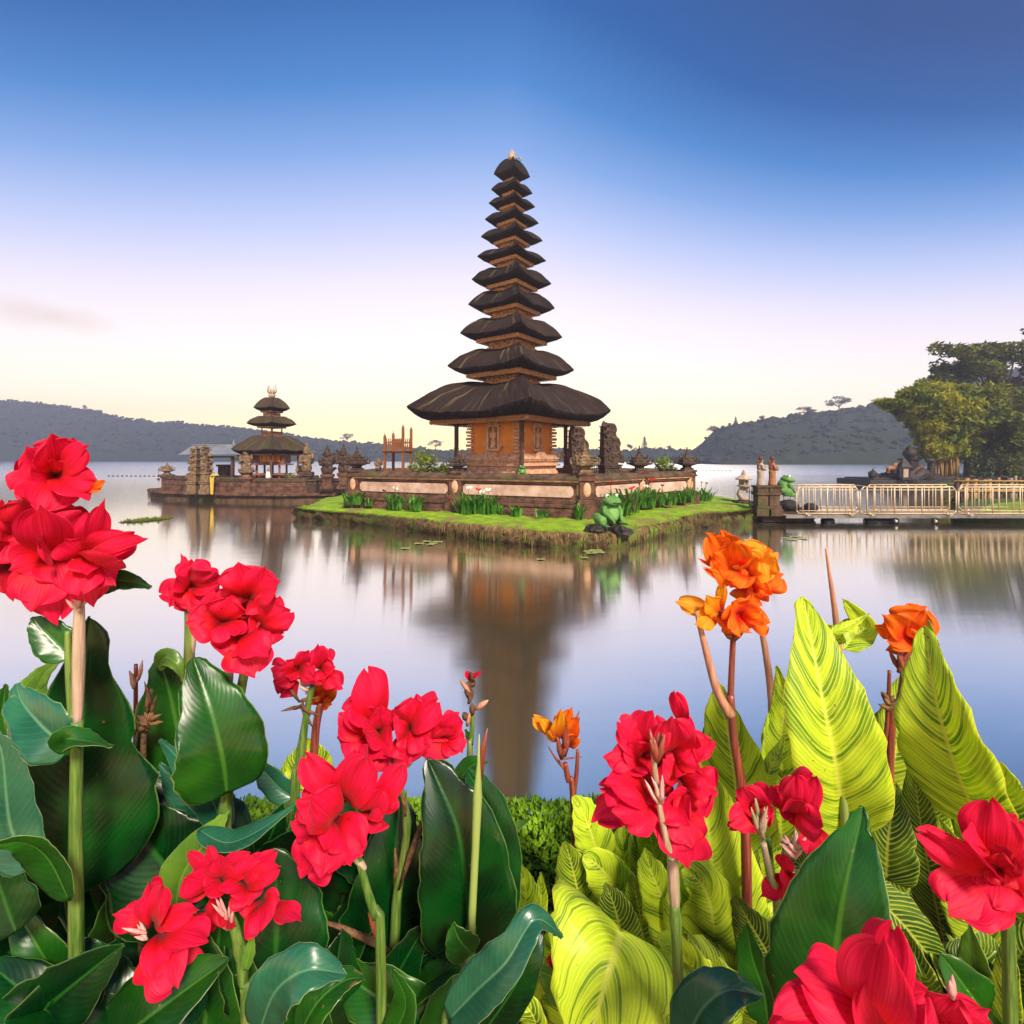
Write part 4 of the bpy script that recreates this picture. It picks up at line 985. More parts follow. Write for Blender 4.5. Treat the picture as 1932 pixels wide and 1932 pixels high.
for k in range(6): mb.box((SC.x - .72 + k * .29, SC.y - .73, 2.44), (.24, .05, .46), 0)
mb.build('altar_panel', m_orange, al, smooth=False, bevel=.01)
# idol figures
def idol(label, c, h, mat, seed=0, ped=.45, group=None, crown=True, w=1.0, face=-pi / 2, name='guardian_statue', kind='statue'):
    """carved guardian on a stepped pedestal"""
    o = thing(name, label, kind, c, group); c = V(c); R = random.Random(seed); hp = h * ped
    mb = MB()
    for a, b, k in ((0, .15, 1.25), (.15, .25, 1.05), (.25, .7, .85), (.7, .8, 1.0), (.8, 1.0, 1.2)): mb.box(c + V((0, 0, hp * (a + b) / 2)), (h * .20 * k * w, h * .20 * k * w, hp * (b - a)), .2)
    mb.build('pedestal', m_brown if mat is not m_stone2 else m_stone, o, smooth=False, bevel=.012)
    mb = MB(); q = h - hp; rot = Matrix.Rotation(face + pi / 2, 3, 'Z')
    def at(x, y, z): return c + V((0, 0, hp)) + rot @ V((x * q * w, y * q, z * q))
    E = lambda x, y, z, rx, ry, rz: mb.ell(at(x, y, z), (rx * q * w, ry * q, rz * q), rot, 10, 7)
    E(-.09, -.02, .14, .09, .10, .17); E(.09, -.02, .14, .09, .10, .17); E(0, .02, .10, .16, .12, .12)
    E(0, 0, .36, .17, .13, .17); E(0, 0, .50, .19, .12, .11)
    E(-.20, -.03, .46, .065, .07, .14); E(.20, -.03, .46, .065, .07, .14)
    mb.tube([at(-.21, -.03, .38), at(-.16, -.15, .32), at(-.04, -.17, .38)], [.06 * q, .05 * q, .045 * q], 7); mb.tube([at(.21, -.03, .38), at(.25, -.12, .50), at(.22, -.10, .66)], [.06 * q, .05 * q, .03 * q], 7)
    E(0, -.02, .66, .10, .10, .11); E(0, -.11, .64, .04, .03, .03); E(-.10, 0, .67, .03, .05, .06); E(.10, 0, .67, .03, .05, .06)
    if crown:
        mb.lathe([(.12 * q, 0), (.13 * q, .04 * q), (.085 * q, .07 * q), (.095 * q, .12 * q), (.055 * q, .17 * q), (.05 * q, .21 * q), (.015 * q, .32 * q)], at(0, 0, .70), 9)
    for k in range(7):
        a = R.uniform(0, pi); x = cos(a); z = R.uniform(.15, .75); mb.volute(at(.20 * x, .03, z), .07 * q, .028 * q, rot @ V((1 if x > 0 else -1, 0, 0)), V((0, 0, 1)), 1.1)
    remesh(mb.build('figure', mat, o), max(.014, .016 * q), 1, .035 * q, .05)
    return o
idol('carved guardian statue with horned crest, left one of the pair beside the causeway', P(618, 922, 27.6), 2.45, m_stone, 1, .33, 'guardian statues on the shrine platform', w=1.15)
idol('carved guardian statue with tall crown, right one of the pair beside the causeway', P(648, 922, 27.2), 2.45, m_stone, 2, .36, 'guardian statues on the shrine platform', w=1.05)
idol('mossy carved guardian standing at the right corner of the small shrine wall', P(579, 930, 28.2), 2.85, m_stone2, 3, .42, 'guardian statues on the shrine platform', w=1.0)
idol('short mossy figure squatting beside the right corner guardian of the small shrine', P(567, 928, 28.6), 1.75, m_stone2, 4, .5, None, False, 1.2)
idol('carved guardian standing behind the finial post, left of the small shrine altar', P(465, 915, 31.0), 2.45, m_stone2, 8, .4, 'guardian statues on the shrine platform', w=1.2)
idol('small squat idol on the court behind the left end of the long temple wall', P(714, 894, 22.5), .75, m_stone2, 6, .3, None, True, 1.5)
x, y = pu(591, 27.8); o = thing('pedestal', 'plain grey stone pedestal at the right corner of the small shrine wall', 'pedestal', (x, y, .42)); mb = MB(); mb.box((x, y, .80), (.50, .45, .76)); mb.build('block', m_stone, o, smooth=False, bevel=.02); mb = MB(); mb.box((x, y, 1.21), (.6, .55, .06)); mb.build('cap', m_moss, o, smooth=False, bevel=.015)
c = P(506, 902, 28.05); c.z = 1.32; o = thing('offering_figure', 'small white draped offering figure on the dark shrine wall', 'figurine', c)
mb = MB(); mb.lathe([(.15, 0), (.14, .1), (.10, .3), (.05, .38)], c, 10); mb.build('drape', m_white, o); mb = MB(); mb.ell(c + V((0, 0, .44)), (.06, .06, .075)); mb.ell(c + V((0, 0, .52)), (.05, .05, .05)); mb.build('head', m_carve, o)
shrub(556, 905, 30.0, (.9, .6, .6), 'thin leafy shrub beside the small shrine altar', 350, m_treeleaf2, .11)
shrub(458, 868, 31.5, (.4, .3, .5), 'thin tuft of leaves left under the eave of the small shrine', 140, m_shrub, .16)
# floating weed, buoys
R = random.Random(9); mb = MB()
for k in range(260):
    t = R.random(); u = 232 + 90 * t + R.gauss(0, 4); v = 986 - 8 * t + R.gauss(0, 1.3) ; D = EYE / ((v - V0) / F); p = P(u, v, D); p.z = 0
    if R.random() > (1 - abs(2 * t - .9)) + .25: continue
    h = R.uniform(.03, .16); a = R.uniform(0, 6.28); w = .035
    mb.add([p + V((-w, 0, 0)), p + V((w, 0, 0)), p + V((R.uniform(-.08, .08), 0, h))], [(0, 1, 2)])
    mb.add([p + V((-.12, -.05, .012)), p + V((.1, -.06, .012)), p + V((.14, .05, .012)), p + V((-.1, .06, .012))], [(0, 1, 2, 3)])
w_ = mb.build('floating_weed', m_treeleaf2, smooth=False); w_['kind'] = 'stuff'; w_['label'] = 'raft of floating water weed near the small shrine platform'
by = None
for k in range(14):
    p = P(205 + k * 8.5, 899, 65); p.z = .05
    if by is None:
        mb = MB(); mb.ell(p, (.16, .10, .10), nu=10, nv=7); by = mb.build('buoy', m_dwood, org=p); tag(by, 'one of the dark floats in the line on the lake left of the shrine', 'buoy', 'floats in the line left of the shrine')
    else:
        b = by.copy(); COL.objects.link(b); b.location = p
by2 = None
for k in range(9):
    p = P(1318 + k * 7.5, 889, 90); p.z = .05
    b = by.copy(); COL.objects.link(b); b.location = p; b['label'] = 'one of the dark floats in the line on the lake left of the woman statues'; b['group'] = 'floats in the line left of the woman statues'
c = P(299, 908, 55); c.z = 0; mk = thing('marker_buoy', 'thin marker pole standing on the lake left of the small shrine', 'buoy', c); mb = MB(); mb.tube([c, c + V((0, 0, 1.3))], [.03, .015], 6); mb.build('pole', m_dwood, mk); mb = MB(); mb.ell(c + V((0, 0, .08)), (.16, .16, .12)); mb.build('float', m_dwood, mk)
# lily pads
m_pad = M('lily_pad', (.20, .26, .06), (.40, .42, .16), rough=.4, scale=6, coords='Geometry')
R = random.Random(4)
def pads(spec, group, label):
    for (u, v, r) in spec:
        D = EYE / ((v - V0) / F); c = P(u, v, D); c.z = .012; mb = MB(); N = 18; notch = R.uniform(0, 6.28)
        vs = [(c.x, c.y, .010)]
        for k in range(N + 1):
            a = notch + .2 + (2 * pi - .4) * k / N; vs.append((c.x + r * cos(a), c.y + r * sin(a), .016 + .006 * sin(3 * a)))
        mb.add(vs, [(0, k, k + 1) for k in range(1, N + 1)]); tag(mb.build('lily_pad', m_pad, org=c), label, 'lily pad', group)
pads([(791, 1026, .14), (806, 1022, .13), (812, 1028, .12), (826, 1023, .16), (818, 1026, .13), (765, 1035, .13)], 'lily pads left of the pagoda reflection', 'one of the pale lily pads on the water left of the pagoda reflection')
pads([(1112, 1041, .16), (1124, 1039, .18), (1130, 1043, .16), (1116, 1044, .14), (1102, 1053, .11), (1020, 1056, .10)], 'lily pads in front of the island tip', 'one of the green lily pads in front of the island tip below the frog')
pads([(1487, 1016, .15), (1498, 1013, .15), (1508, 1014, .16), (1515, 1017, .15), (1495, 1019, .14)], 'lily pads in front of the footbridge', 'one of the lily pads floating in front of the white footbridge railing')

# ---- flowering clumps along the foot of the long wall
def clump(u, v, D, h, w, flowers, label, nl=40):
    R = random.Random(int(u * 3)); c = P(u, v, D); o = thing('lily_clump', label, 'plant', c, 'flowering clumps along the temple wall')
    mb = MB()
    for k in range(nl):
        a = R.uniform(0, 2 * pi); d = V((cos(a), sin(a), 0)); b = c + d * R.uniform(0, w * .35) + V((R.uniform(-.5, .5) * w, 0, 0)); L = h * R.uniform(.55, 1.0); bend = R.uniform(.10, .75) * L
        pts = [b, b + V((0, 0, L * .5)) + d * bend * .25, b + V((0, 0, L * .95)) + d * bend * .8, b + V((0, 0, L * R.uniform(.8, 1.05))) + d * bend * 1.3]
        s = V((-d.y, d.x, 0)) * R.uniform(.03, .055)
        mb.grid([[pts[0] - s * .6, pts[0] + s * .6], [pts[1] - s, pts[1] + s], [pts[2] - s * .7, pts[2] + s * .7], [pts[3] - s * .05, pts[3] + s * .05]])
    mb.build('leaf_tuft', m_lily, o)
    for (dx, dz, mt, r) in flowers:
        p = c + V((dx, -.1, dz)); mb = MB(); mb.tube([c + V((dx * .5, 0, 0)), c + V((dx * .8, -.05, dz * .6)), p], .012, 5); mb.build('stalk', m_lily, o)
        mb = MB()
        for k in range(6):
            a = k * pi / 3 + R.random(); d = V((cos(a), sin(a) * .7, R.uniform(-.2, .6))); s = d.cross(V((0, -1, .2))).normalized() * r * .35
            mb.grid([[p - s * .3, p + s * .3], [p + d * r * .5 - s, p + d * r * .5 + s], [p + d * r - s * .3, p + d * r + s * .3]])
        mb.build('flower', mt, o)
wh, ye, re_ = m_white, m_yellowpetal, m_red
clump(668, 952, 19.6, .55, .5, [(.15, .62, re_, .08)], 'green leaf clump at the left end of the lawn')
clump(695, 955, 19.4, .35, .25, [], 'smallest leaf tuft near the left end of the lawn', 12)
clump(748, 962, 18.6, .62, .45, [(0.0, .80, wh, .12), (-.42, .72, re_, .09)], 'leaf clump with a white bloom and a red bloom')
clump(782, 964, 18.4, .62, .55, [], 'flowerless leaf clump right of the white and red bloom')
clump(880, 970, 17.7, .78, .45, [(.10, .95, wh, .13), (-.55, .50, re_, .10)], 'leaf clump with a white bloom, left of the trio with yellow')
clump(904, 970, 17.6, .70, .35, [(-.02, .86, ye, .12), (.10, .82, wh, .12)], 'leaf clump with a yellow and a white bloom')
clump(922, 970, 17.5, .74, .45, [(0.0, .86, wh, .13)], 'leaf clump with one white bloom, right of the yellow bloom')
clump(945, 972, 17.4, .5, .2, [], 'thin leaf tuft right of the white blooms', 8)
clump(975, 974, 17.0, .38, .35, [], 'low leaf clump under the pagoda post', 18)
clump(1025, 978, 16.5, .34, .45, [], 'low leaf clump left of the wall corner', 18)
clump(1095, 980, 16.0, .62, .2, [], 'tall thin leaf tuft at the wall corner', 9)
clump(1165, 975, 16.3, .95, .55, [(-.25, 1.08, re_, .10), (.45, .95, ye, .11)], 'large leaf clump behind the big green frog')
clump(1188, 968, 17.0, .95, .6, [], 'flowerless leaf clump right of the frog', 30)
clump(1225, 958, 18.3, .8, .55, [(.05, 1.02, ye, .14), (-.15, .8, wh, .1)], 'leaf clump with a tall cream bloom right of the frog')
clump(1258, 953, 18.8, .6, .6, [(-.2, .75, re_, .08)], 'leaf clump with a small red bloom near the right end of the wall')
clump(1290, 949, 19.6, .65, .6, [(.3, .9, re_, .07)], 'leaf clump below the right end post of the wall')
clump(1322, 946, 20.5, .6, .65, [(.2, .75, re_, .07), (.0, .8, m_orangepetal, .06)], 'rightmost leaf clump, dotted with small red buds')

# ================================================================== ISLAND TIP, FOOTBRIDGE, RIGHT BANK
def lantern(c, h):
    o = thing('stone_lantern', 'pale stone lantern on a curved stem at the right end of the lawn', 'lantern', c); c = V(c)
    mb = MB(); mb.lathe([(.34, 0), (.34, .10), (.26, .14), (.26, .22)], c, 6, .3); mb.box(c + V((0, 0, .02)), (.75, .7, .3)); mb.build('base', m_stone, o, smooth=False, bevel=.02)
    mb = MB(); mb.tube([c + V((x, 0, z)) for x, z in ((.10, .20), (-.10, .30), (-.20, .45), (-.14, .62), (.02, .70), (.16, .68), (.20, .60), (.12, .55))], [.15, .13, .11, .10, .10, .09, .08, .05], 9); mb.build('stem', m_pale, o)
    mb = MB(); mb.lathe([(.08, .68), (.27, .78), (.29, .84), (.2, .86)], c, 6, .3)
    for k in range(6): a = .3 + k * pi / 3; mb.box(c + V((.16 * cos(a), .16 * sin(a), .96)), (.07, .07, .22), a)
    mb.lathe([(.2, 1.05), (.2, 1.08)], c, 6, .3); mb.build('light_box', m_pale, o, smooth=False)
    mb = MB(); mb.lathe([(.34, 1.08), (.36, 1.12), (.24, 1.2), (.14, 1.27), (.09, 1.29), (.11, 1.34), (.07, 1.42), (.01, 1.52)], c, 6, .3); mb.build('cap', m_pale, o, smooth=False, bevel=.012)
lantern(P(1403, 952, 21.6), 1.4)
def woman(label, c, h, ms, group):
    """statue of a standing woman holding a vase, facing right (+x)"""
    o = thing('woman_statue', label, 'statue', c, group); c = V(c); q = h
    def at(x, y, z): return c + V((x * q, y * q, z * q))
    mb = MB()
    mb.lathe([(.13 * q, 0), (.14 * q, .03 * q), (.11 * q, .25 * q), (.115 * q, .42 * q), (.12 * q, .50 * q), (.09 * q, .56 * q)], c, 14)
    mb.ell(at(0, 0, .62), (.095 * q, .11 * q, .12 * q)); mb.ell(at(.02, 0, .72), (.09 * q, .13 * q, .06 * q)); mb.tube([at(.01, 0, .74), at(.02, 0, .82)], .045 * q, 8)
    mb.ell(at(.025, 0, .86), (.062 * q, .058 * q, .078 * q)); mb.ell(at(.088, 0, .855), (.016 * q, .014 * q, .018 * q))
    for e in (-1, 1): mb.tube([at(.0, e * .13, .72), at(.02, e * .16, .60), at(.14, e * .08, .56), at(.17, e * .02, .60)], [.042 * q, .036 * q, .03 * q, .026 * q], 8)
    remesh(mb.build('figure', ms[0], o), .02 * q, 2, .012, .05)
    mb = MB(); mb.lathe([(.02 * q, 0), (.05 * q, .03 * q), (.055 * q, .09 * q), (.03 * q, .13 * q), (.04 * q, .16 * q)], at(.18, 0, .52), 10); mb.build('vase', ms[1], o)
    mb = MB(); mb.ell(at(-.01, 0, .88), (.072 * q, .072 * q, .075 * q)); mb.lathe([(.10 * q, .94 * q), (.105 * q, .965 * q), (.06 * q, .98 * q), (.07 * q, 1.01 * q), (.02 * q, 1.04 * q)], c, 10); mb.tube([at(-.07, 0, .9), at(-.10, 0, .72), at(-.11, 0, .55)], [.04 * q, .035 * q, .015 * q], 7); mb.build('headdress', ms[2], o)
m_tan = M('ochre_statue_paint', (.27, .105, .04), (.42, .19, .075), rough=.8, scale=8, bump=.5, bscale=25)
m_hair = M('dark_red_paint', (.10, .03, .02), (.18, .06, .035), rough=.7, scale=8)
m_skinstone = M('pale_pink_stone', (.34, .24, .19), (.52, .40, .33), rough=.9, scale=8, bump=.5, bscale=25)
pedc = [P(1435, 968, 19.0), P(1457, 968, 19.0)]
o = thing('statue_pedestal', 'mossy stepped stone pedestal carrying the two woman statues', 'pedestal', P(1446, 972, 19.0))
for c in pedc:
    mb = MB()
    for z0, z1, w in ((-.1, .18, .56), (.18, .28, .48), (.28, .70, .40), (.70, .80, .50), (.80, .98, .42), (.98, 1.06, .50)): mb.box((c.x, c.y, c.z + (z0 + z1) / 2), (w, w, z1 - z0))
    mb.build('column', m_moss, o, smooth=False, bevel=.02)
woman('woman statue holding a vase, grey and brown, left one on the pedestal', pedc[0] + V((0, 0, 1.06)), 1.08, (m_skinstone, m_pale, m_hair), 'woman statues by the footbridge')
woman('woman statue holding a vase, ochre dress, right one on the pedestal', pedc[1] + V((0, 0, 1.06)), 1.08, (m_tan, m_tan, m_hair), 'woman statues by the footbridge')
# spiked iron gate leaf left of pedestal
c = P(1421, 968, 19.6); gt = thing('iron_gate', 'narrow spiked iron gate left of the woman statues', 'gate', c)
mb = MB(); mb.tube([c + V((-.15, 0, .2)), c + V((.25, 0, .2))], .015, 5); mb.tube([c + V((-.15, 0, .85)), c + V((.25, 0, .85))], .015, 5); mb.build('rail', m_black, gt)
for k in range(5): mb = MB(); mb.tube([c + V((-.15 + k * .1, 0, -.05)), c + V((-.15 + k * .1, 0, .95)), c + V((-.15 + k * .1, 0, 1.1 + .04 * k))], [.014, .014, .003], 5); mb.build('spike', m_black, gt)
frog('green frog statue facing right behind the woman statues', P(1480, 935, 19.8), .92, radians(-8), belly=False)
c = P(1490, 962, 19.9); mb = MB(); R = random.Random(8)
for k in range(14): mb.ell((c.x + R.uniform(-.7, .7), c.y + R.uniform(-.4, .4), c.z + R.uniform(-.35, .35)), (R.uniform(.2, .4), R.uniform(.2, .4), R.uniform(.12, .3)))
tag(remesh(mb.build('rock_mound', m_rock, org=c), .05, 1, .1, .25), 'dark rock mound carrying the right-hand frog statue beside the footbridge', 'rocks')
# landing stage
l0, l1 = P(1432, 984, 19.2), P(1530, 984, 19.0); mb = MB(); mb.box(((l0.x + l1.x) / 2, 19.6, .20), (l1.x - l0.x, 1.3, .36)); mb.box((l0.x + .9, 20.3, .30), (1.4, 1.6, .5))
ls = mb.build('landing_slab', m_stone, smooth=False, bevel=.03, org=(l0.x, 19.6, 0)); tag(ls, 'dark stone landing at the island end of the footbridge', 'landing')
# footbridge
br = thing('footbridge', 'flat floating footbridge between the island and the right bank', 'bridge', P(1640, 980, 18.9))
bx0, bx1, by_ = P(1478, 975, 18.7).x, P(1990, 975, 18.7).x, 19.3
mb = MB(); mb.box(((bx0 + bx1) / 2, by_, .31), (bx1 - bx0, 1.5, .05)); mb.build('deck', m_deck, br, smooth=False, bevel=.01)
mb = MB(); mb.box(((bx0 + bx1) / 2, by_ - .76, .275), (bx1 - bx0, .06, .09)); mb.box(((bx0 + bx1) / 2, by_ + .76, .25), (bx1 - bx0, .06, .14)); mb.build('beam', m_steel, br, smooth=False)
for u, w in ((1655, .95), (1560, .35)):
    x = P(u, 975, 18.9).x; mb = MB(); rot = Matrix.Rotation(pi / 2, 3, 'Y'); mb.tube([(x - w / 2, by_ - .45, .06), (x + w / 2, by_ - .45, .06)], .16, 12); mb.build('float', m_black, br)
for u in (1765, 1690):
    x = P(u, 983, 18.5).x; mb = MB(); mb.tube([(x, by_ - .82, .12), (x, by_ - .74, .12)], .13, 14); wh_ = mb.build('wheel', m_black, br); mb = MB(); mb.tube([(x, by_ - .84, .12), (x, by_ - .835, .12)], .05, 10); mb.build('hub', m_cream, wh_)
def barrier(label, xa, xb, y, z, h, name='crowd_barrier', nb=13, first=False, cut=.17):
    o = thing(name, label, 'barrier', ((xa + xb) / 2, y, z), 'cream barriers along the footbridge'); r = .021
    pts = [(xa, y, z + cut), (xa, y, z + h - cut), (xa + cut * .8, y, z + h), (xb - cut * .8, y, z + h), (xb, y, z + h - cut), (xb, y, z + cut), (xb - cut * .5, y, z + .06), (xa + cut * .5, y, z + .06), (xa, y, z + cut)]
    mb = MB()
    for a, b in zip(pts, pts[1:]): mb.tube([a, b], r, 8)
    mb.tube([(xa + .1, y, z + h - .12), (xb - .1, y, z + h - .12)], r * .7, 6); mb.tube([(xa + .1, y, z + .16), (xb - .1, y, z + .16)], r * .7, 6); mb.build('frame', m_cream, o)
    for k in range(nb):
        x = xa + (xb - xa) * (k + 1) / (nb + 1); rr = .015 if k % 4 else .026
        mb = MB(); mb.tube([(x, y, z + .06), (x, y, z + h - .02)], rr, 6); mb.build('bar', m_cream, o)
    for x in (xa + .35, xb - .35): mb = MB(); mb.tube([(x, y - .02, z + .10), (x, y - .02, z + .01)], .03, 6); mb.box((x, y, z + .02), (.08, .40, .03)); mb.build('foot', m_cream, o, smooth=False)
yF, yB = by_ - .70, by_ + .70
us = [(1502, 1620, 'cream barrier on the near side of the bridge, next to the frog'), (1622, 1805, 'cream barrier on the near side of the bridge, the widest in the middle'), (1807, 1990, 'cream barrier on the near side of the bridge, running to the right bank')]
for ua, ub, lb in us: barrier(lb, P(ua, 900, yF).x + .02, P(ub, 900, yF).x - .02, yF, .34, 1.06, nb=13 if ub > 1640 else 9)
us = [(1478, 1618, 'cream barrier on the far side of the bridge, next to the frog'), (1634, 1792, 'cream barrier on the far side of the bridge, in the middle'), (1808, 1960, 'cream barrier on the far side of the bridge, at the right bank')]
for ua, ub, lb in us: barrier(lb, P(ua, 900, yB).x + .02, P(ub, 900, yB).x - .02, yB, .34, 1.06, nb=9)

# right bank
bank = [(17.6, 19.4), (19.5, 18.9), (23, 18.2), (40, 15), (60, 30), (70, 60), (60, 68), (45, 58), (37, 46), (33.5, 43.5), (34.5, 38.6), (31.0, 34), (27.5, 30), (23.5, 26), (20.6, 23.0), (18.2, 20.6)]
lp = smooth_loop(bank, 5); bc = V((40, 38)); rows = []
for k, dz in ((0, -.5), (0, .15), (.02, .32), (.1, .45), (.4, .55), (1, .6)):
    rows.append([(q.x, q.y, dz + (.05 * fbm(q.x, q.y) if dz > 0 else 0)) for q in [p.lerp(bc, k) for p in lp + [lp[0]]]])
mb = MB(); mb.grid(rows); struct(mb.build('bank_ground', m_bankgrass))
lp2 = smooth_loop([(18.4, 19.55), (20, 19.0), (24, 18.3), (38, 16), (38, 22.5), (24, 22.8), (20.5, 22.2)], 5); bc2 = V((24, 20.5))
mb = MB(); mb.grid([[(q.x, q.y, .30 + .22 * min(1, k * 4) + .04 * fbm(q.x, q.y)) for q in [p.lerp(bc2, k) for p in lp2 + [lp2[0]]]] for k in (0, .08, .3, 1)]); struct(mb.build('lawn_ground', m_grass))
# dark dragon platform
mb = MB(); a = P(1640, 913, 40.5); R = random.Random(6)
mb.box((a.x + 8, 42.5, .42), (16, 4.2, .50)); mb.box((a.x + 8.2, 42.5, .72), (15.4, 3.6, .14))
dp = mb.build('stone_platform', m_rock, smooth=False, bevel=.05, org=(a.x + 8, 42.5, .2)); tag(dp, 'dark stone platform under the dragon statues at the right shore', 'platform')
# serpent
o = thing('serpent_statue', 'dark coiled serpent statue with raised head on the right-hand platform', 'statue', P(1725, 908, 41))
mb = MB(); pts = [P(u, v, 41.0 + .5 * sin(u * .05)) for u, v in ((1645, 890), (1650, 902), (1672, 900), (1690, 893), (1708, 896), (1722, 903), (1738, 893), (1752, 902), (1775, 906), (1800, 905), (1820, 904))]
sm = []
for i in range(len(pts) - 1):
    p0, p1, p2, p3 = pts[max(0, i - 1)], pts[i], pts[i + 1], pts[min(len(pts) - 1, i + 2)]
    for k in range(5): t = k / 5; sm.append(.5 * ((2 * p1) + (p2 - p0) * t + (2 * p0 - 5 * p1 + 4 * p2 - p3) * t * t + (3 * p1 - p0 - 3 * p2 + p3) * t ** 3))
mb.tube(sm, [.28 + .22 * sin(pi * i / len(sm)) for i in range(len(sm))], 9)
for i in range(2, len(sm) - 2, 2): mb.tube([sm[i] + V((0, 0, .2)), sm[i] + V((.1, 0, .55))], [.12, .02], 5)
remesh(mb.build('body', m_rock, o), .05, 1, .08, .2)
mb = MB(); hd = P(1747, 895, 40.8)
mb.tube([P(1744, 905, 40.8), P(1755, 893, 40.8), P(1757, 880, 40.8), P(1756, 872, 40.8), P(1759, 866, 40.8)], [.38, .30, .26, .24, .12], 9); mb.ell(P(1755, 869, 40.7), (.42, .25, .22)); mb.tube([P(1750, 868, 40.7), P(1748, 862, 40.7)], [.1, .02], 5)
remesh(mb.build('neck', m_rock, o), .045, 1, .06, .15)
mb = MB(); p = P(1735, 875, 40.6)
mb.tube([P(1712, 905, 40.5), P(1722, 892, 40.5), P(1730, 885, 40.5), P(1738, 880, 40.5), P(1746, 877, 40.5)], [.26, .22, .16, .14, .05], 8)
tag(remesh(mb.build('dragon_statue', m_dwood, org=P(1725, 908, 40.5)), .04, 1, .06, .15), 'small brown dragon rearing to the right in front of the dark shrine throne', 'statue')
c = P(1716, 908, 42.2); o = thing('stone_throne', 'dark pillar-like stone throne with onion-shaped top among the dragon statues', 'shrine', c)
mb = MB()
for z0, z1, w in ((0, .35, 1.5), (.35, 1.0, 1.2), (1.0, 1.15, 1.4), (1.15, 1.8, .9), (1.8, 1.95, 1.15)): mb.box(c + V((0, 0, (z0 + z1) / 2)), (w, w, z1 - z0), .3)
mb.build('pillar', m_rock, o, smooth=False, bevel=.03); mb = MB(); mb.lathe([(.35, 1.9), (.30, 2.0), (.50, 2.2), (.52, 2.45), (.36, 2.65), (.25, 2.72), (.32, 2.8), (.2, 2.92), (.06, 3.05)], c, 12); mb.build('onion_top', m_rock, o)
c = P(1682, 893, 40.6); o = thing('lion_statue', 'small tan lion statue on the serpent platform', 'statue', c); mb = MB(); q = 1.0
mb.ell(c + V((0, 0, .42)), (.36, .16, .17)); mb.ell(c + V((.28, 0, .60)), (.18, .17, .2)); mb.ell(c + V((.38, 0, .74)), (.17, .14, .14)); mb.ell(c + V((.53, 0, .70)), (.09, .08, .07))
for x in (-.27, .24):
    for y in (-.1, .1): mb.tube([c + V((x, y, .4)), c + V((x + (.04 if x > 0 else -.03), y, .2)), c + V((x + .02, y, 0))], [.09, .07, .06], 7)
mb.tube([c + V((-.34, 0, .45)), c + V((-.5, 0, .62)), c + V((-.46, 0, .8))], [.05, .04, .03], 6)
remesh(mb.build('lion_body', m_tan, o), .03, 2, .03, .1)
# white lantern box
c = P(1706, 905, 40.2); o = thing('glass_lantern', 'small dark house-shaped lantern with pale glass beside the lion statue', 'lantern', c); mb = MB(); mb.box(c + V((0, 0, .1)), (.7, .5, .2)); 
for x in (-.28, .28):
    for y in (-.2, .2): mb.box(c + V((x, y, .6)), (.08, .08, .8))
mb.add([c + V((-.45, -.3, 1.0)), c + V((.45, -.3, 1.0)), c + V((.45, .3, 1.0)), c + V((-.45, .3, 1.0)), c + V((-.1, 0, 1.7)), c + V((.1, 0, 1.7))], [(3, 2, 1, 0), (0, 1, 5, 4), (2, 3, 4, 5), (1, 2, 5), (3, 0, 4)]); mb.build('frame', m_rock, o, smooth=False); mb = MB(); mb.box(c + V((0, 0, .55)), (.5, .34, .7)); mb.build('pane', m_skinstone, o, smooth=False)

# ---- bamboo clump
R = random.Random(12); bb = P(1778, 908, 42.5); bb.z = .55
bo = thing('bamboo_clump', 'feathery bright green bamboo clump arching over the right shore', 'bamboo', bb)
fol = MB()
for k in range(44):
    a = R.uniform(0, 2 * pi); r = R.uniform(0, 1.0); b = bb + V((cos(a) * r * 1.3, sin(a) * r, 0)); lean = R.uniform(.10, .48); dirx = R.choice([-1, -1, -1, .6, 1]) * R.uniform(.5, 1.0); dy = R.uniform(-.8, .6); H = R.uniform(5.6, 8.8)
    pts = []
    for i in range(9):
        t = i / 8; pts.append(b + V((dirx * lean * H * t ** 2.1, dy * lean * H * .7 * t ** 2, H * t * (1 - .18 * lean * t * 2))))
    mb = MB(); mb.tube(pts, [.075 * (1 - .8 * i / 8) for i in range(9)], 6); mb.build('culm', m_culm, bo)
    for i in range(3, 9):
        p = pts[i]; s = .5 + .5 * (i / 8); leaf_cloud(fol, p + V((dirx * .35, 0, -.15)), (.80 * s, .75 * s, .40 * s), 80, .30, R, droop=.9, long=1.8)
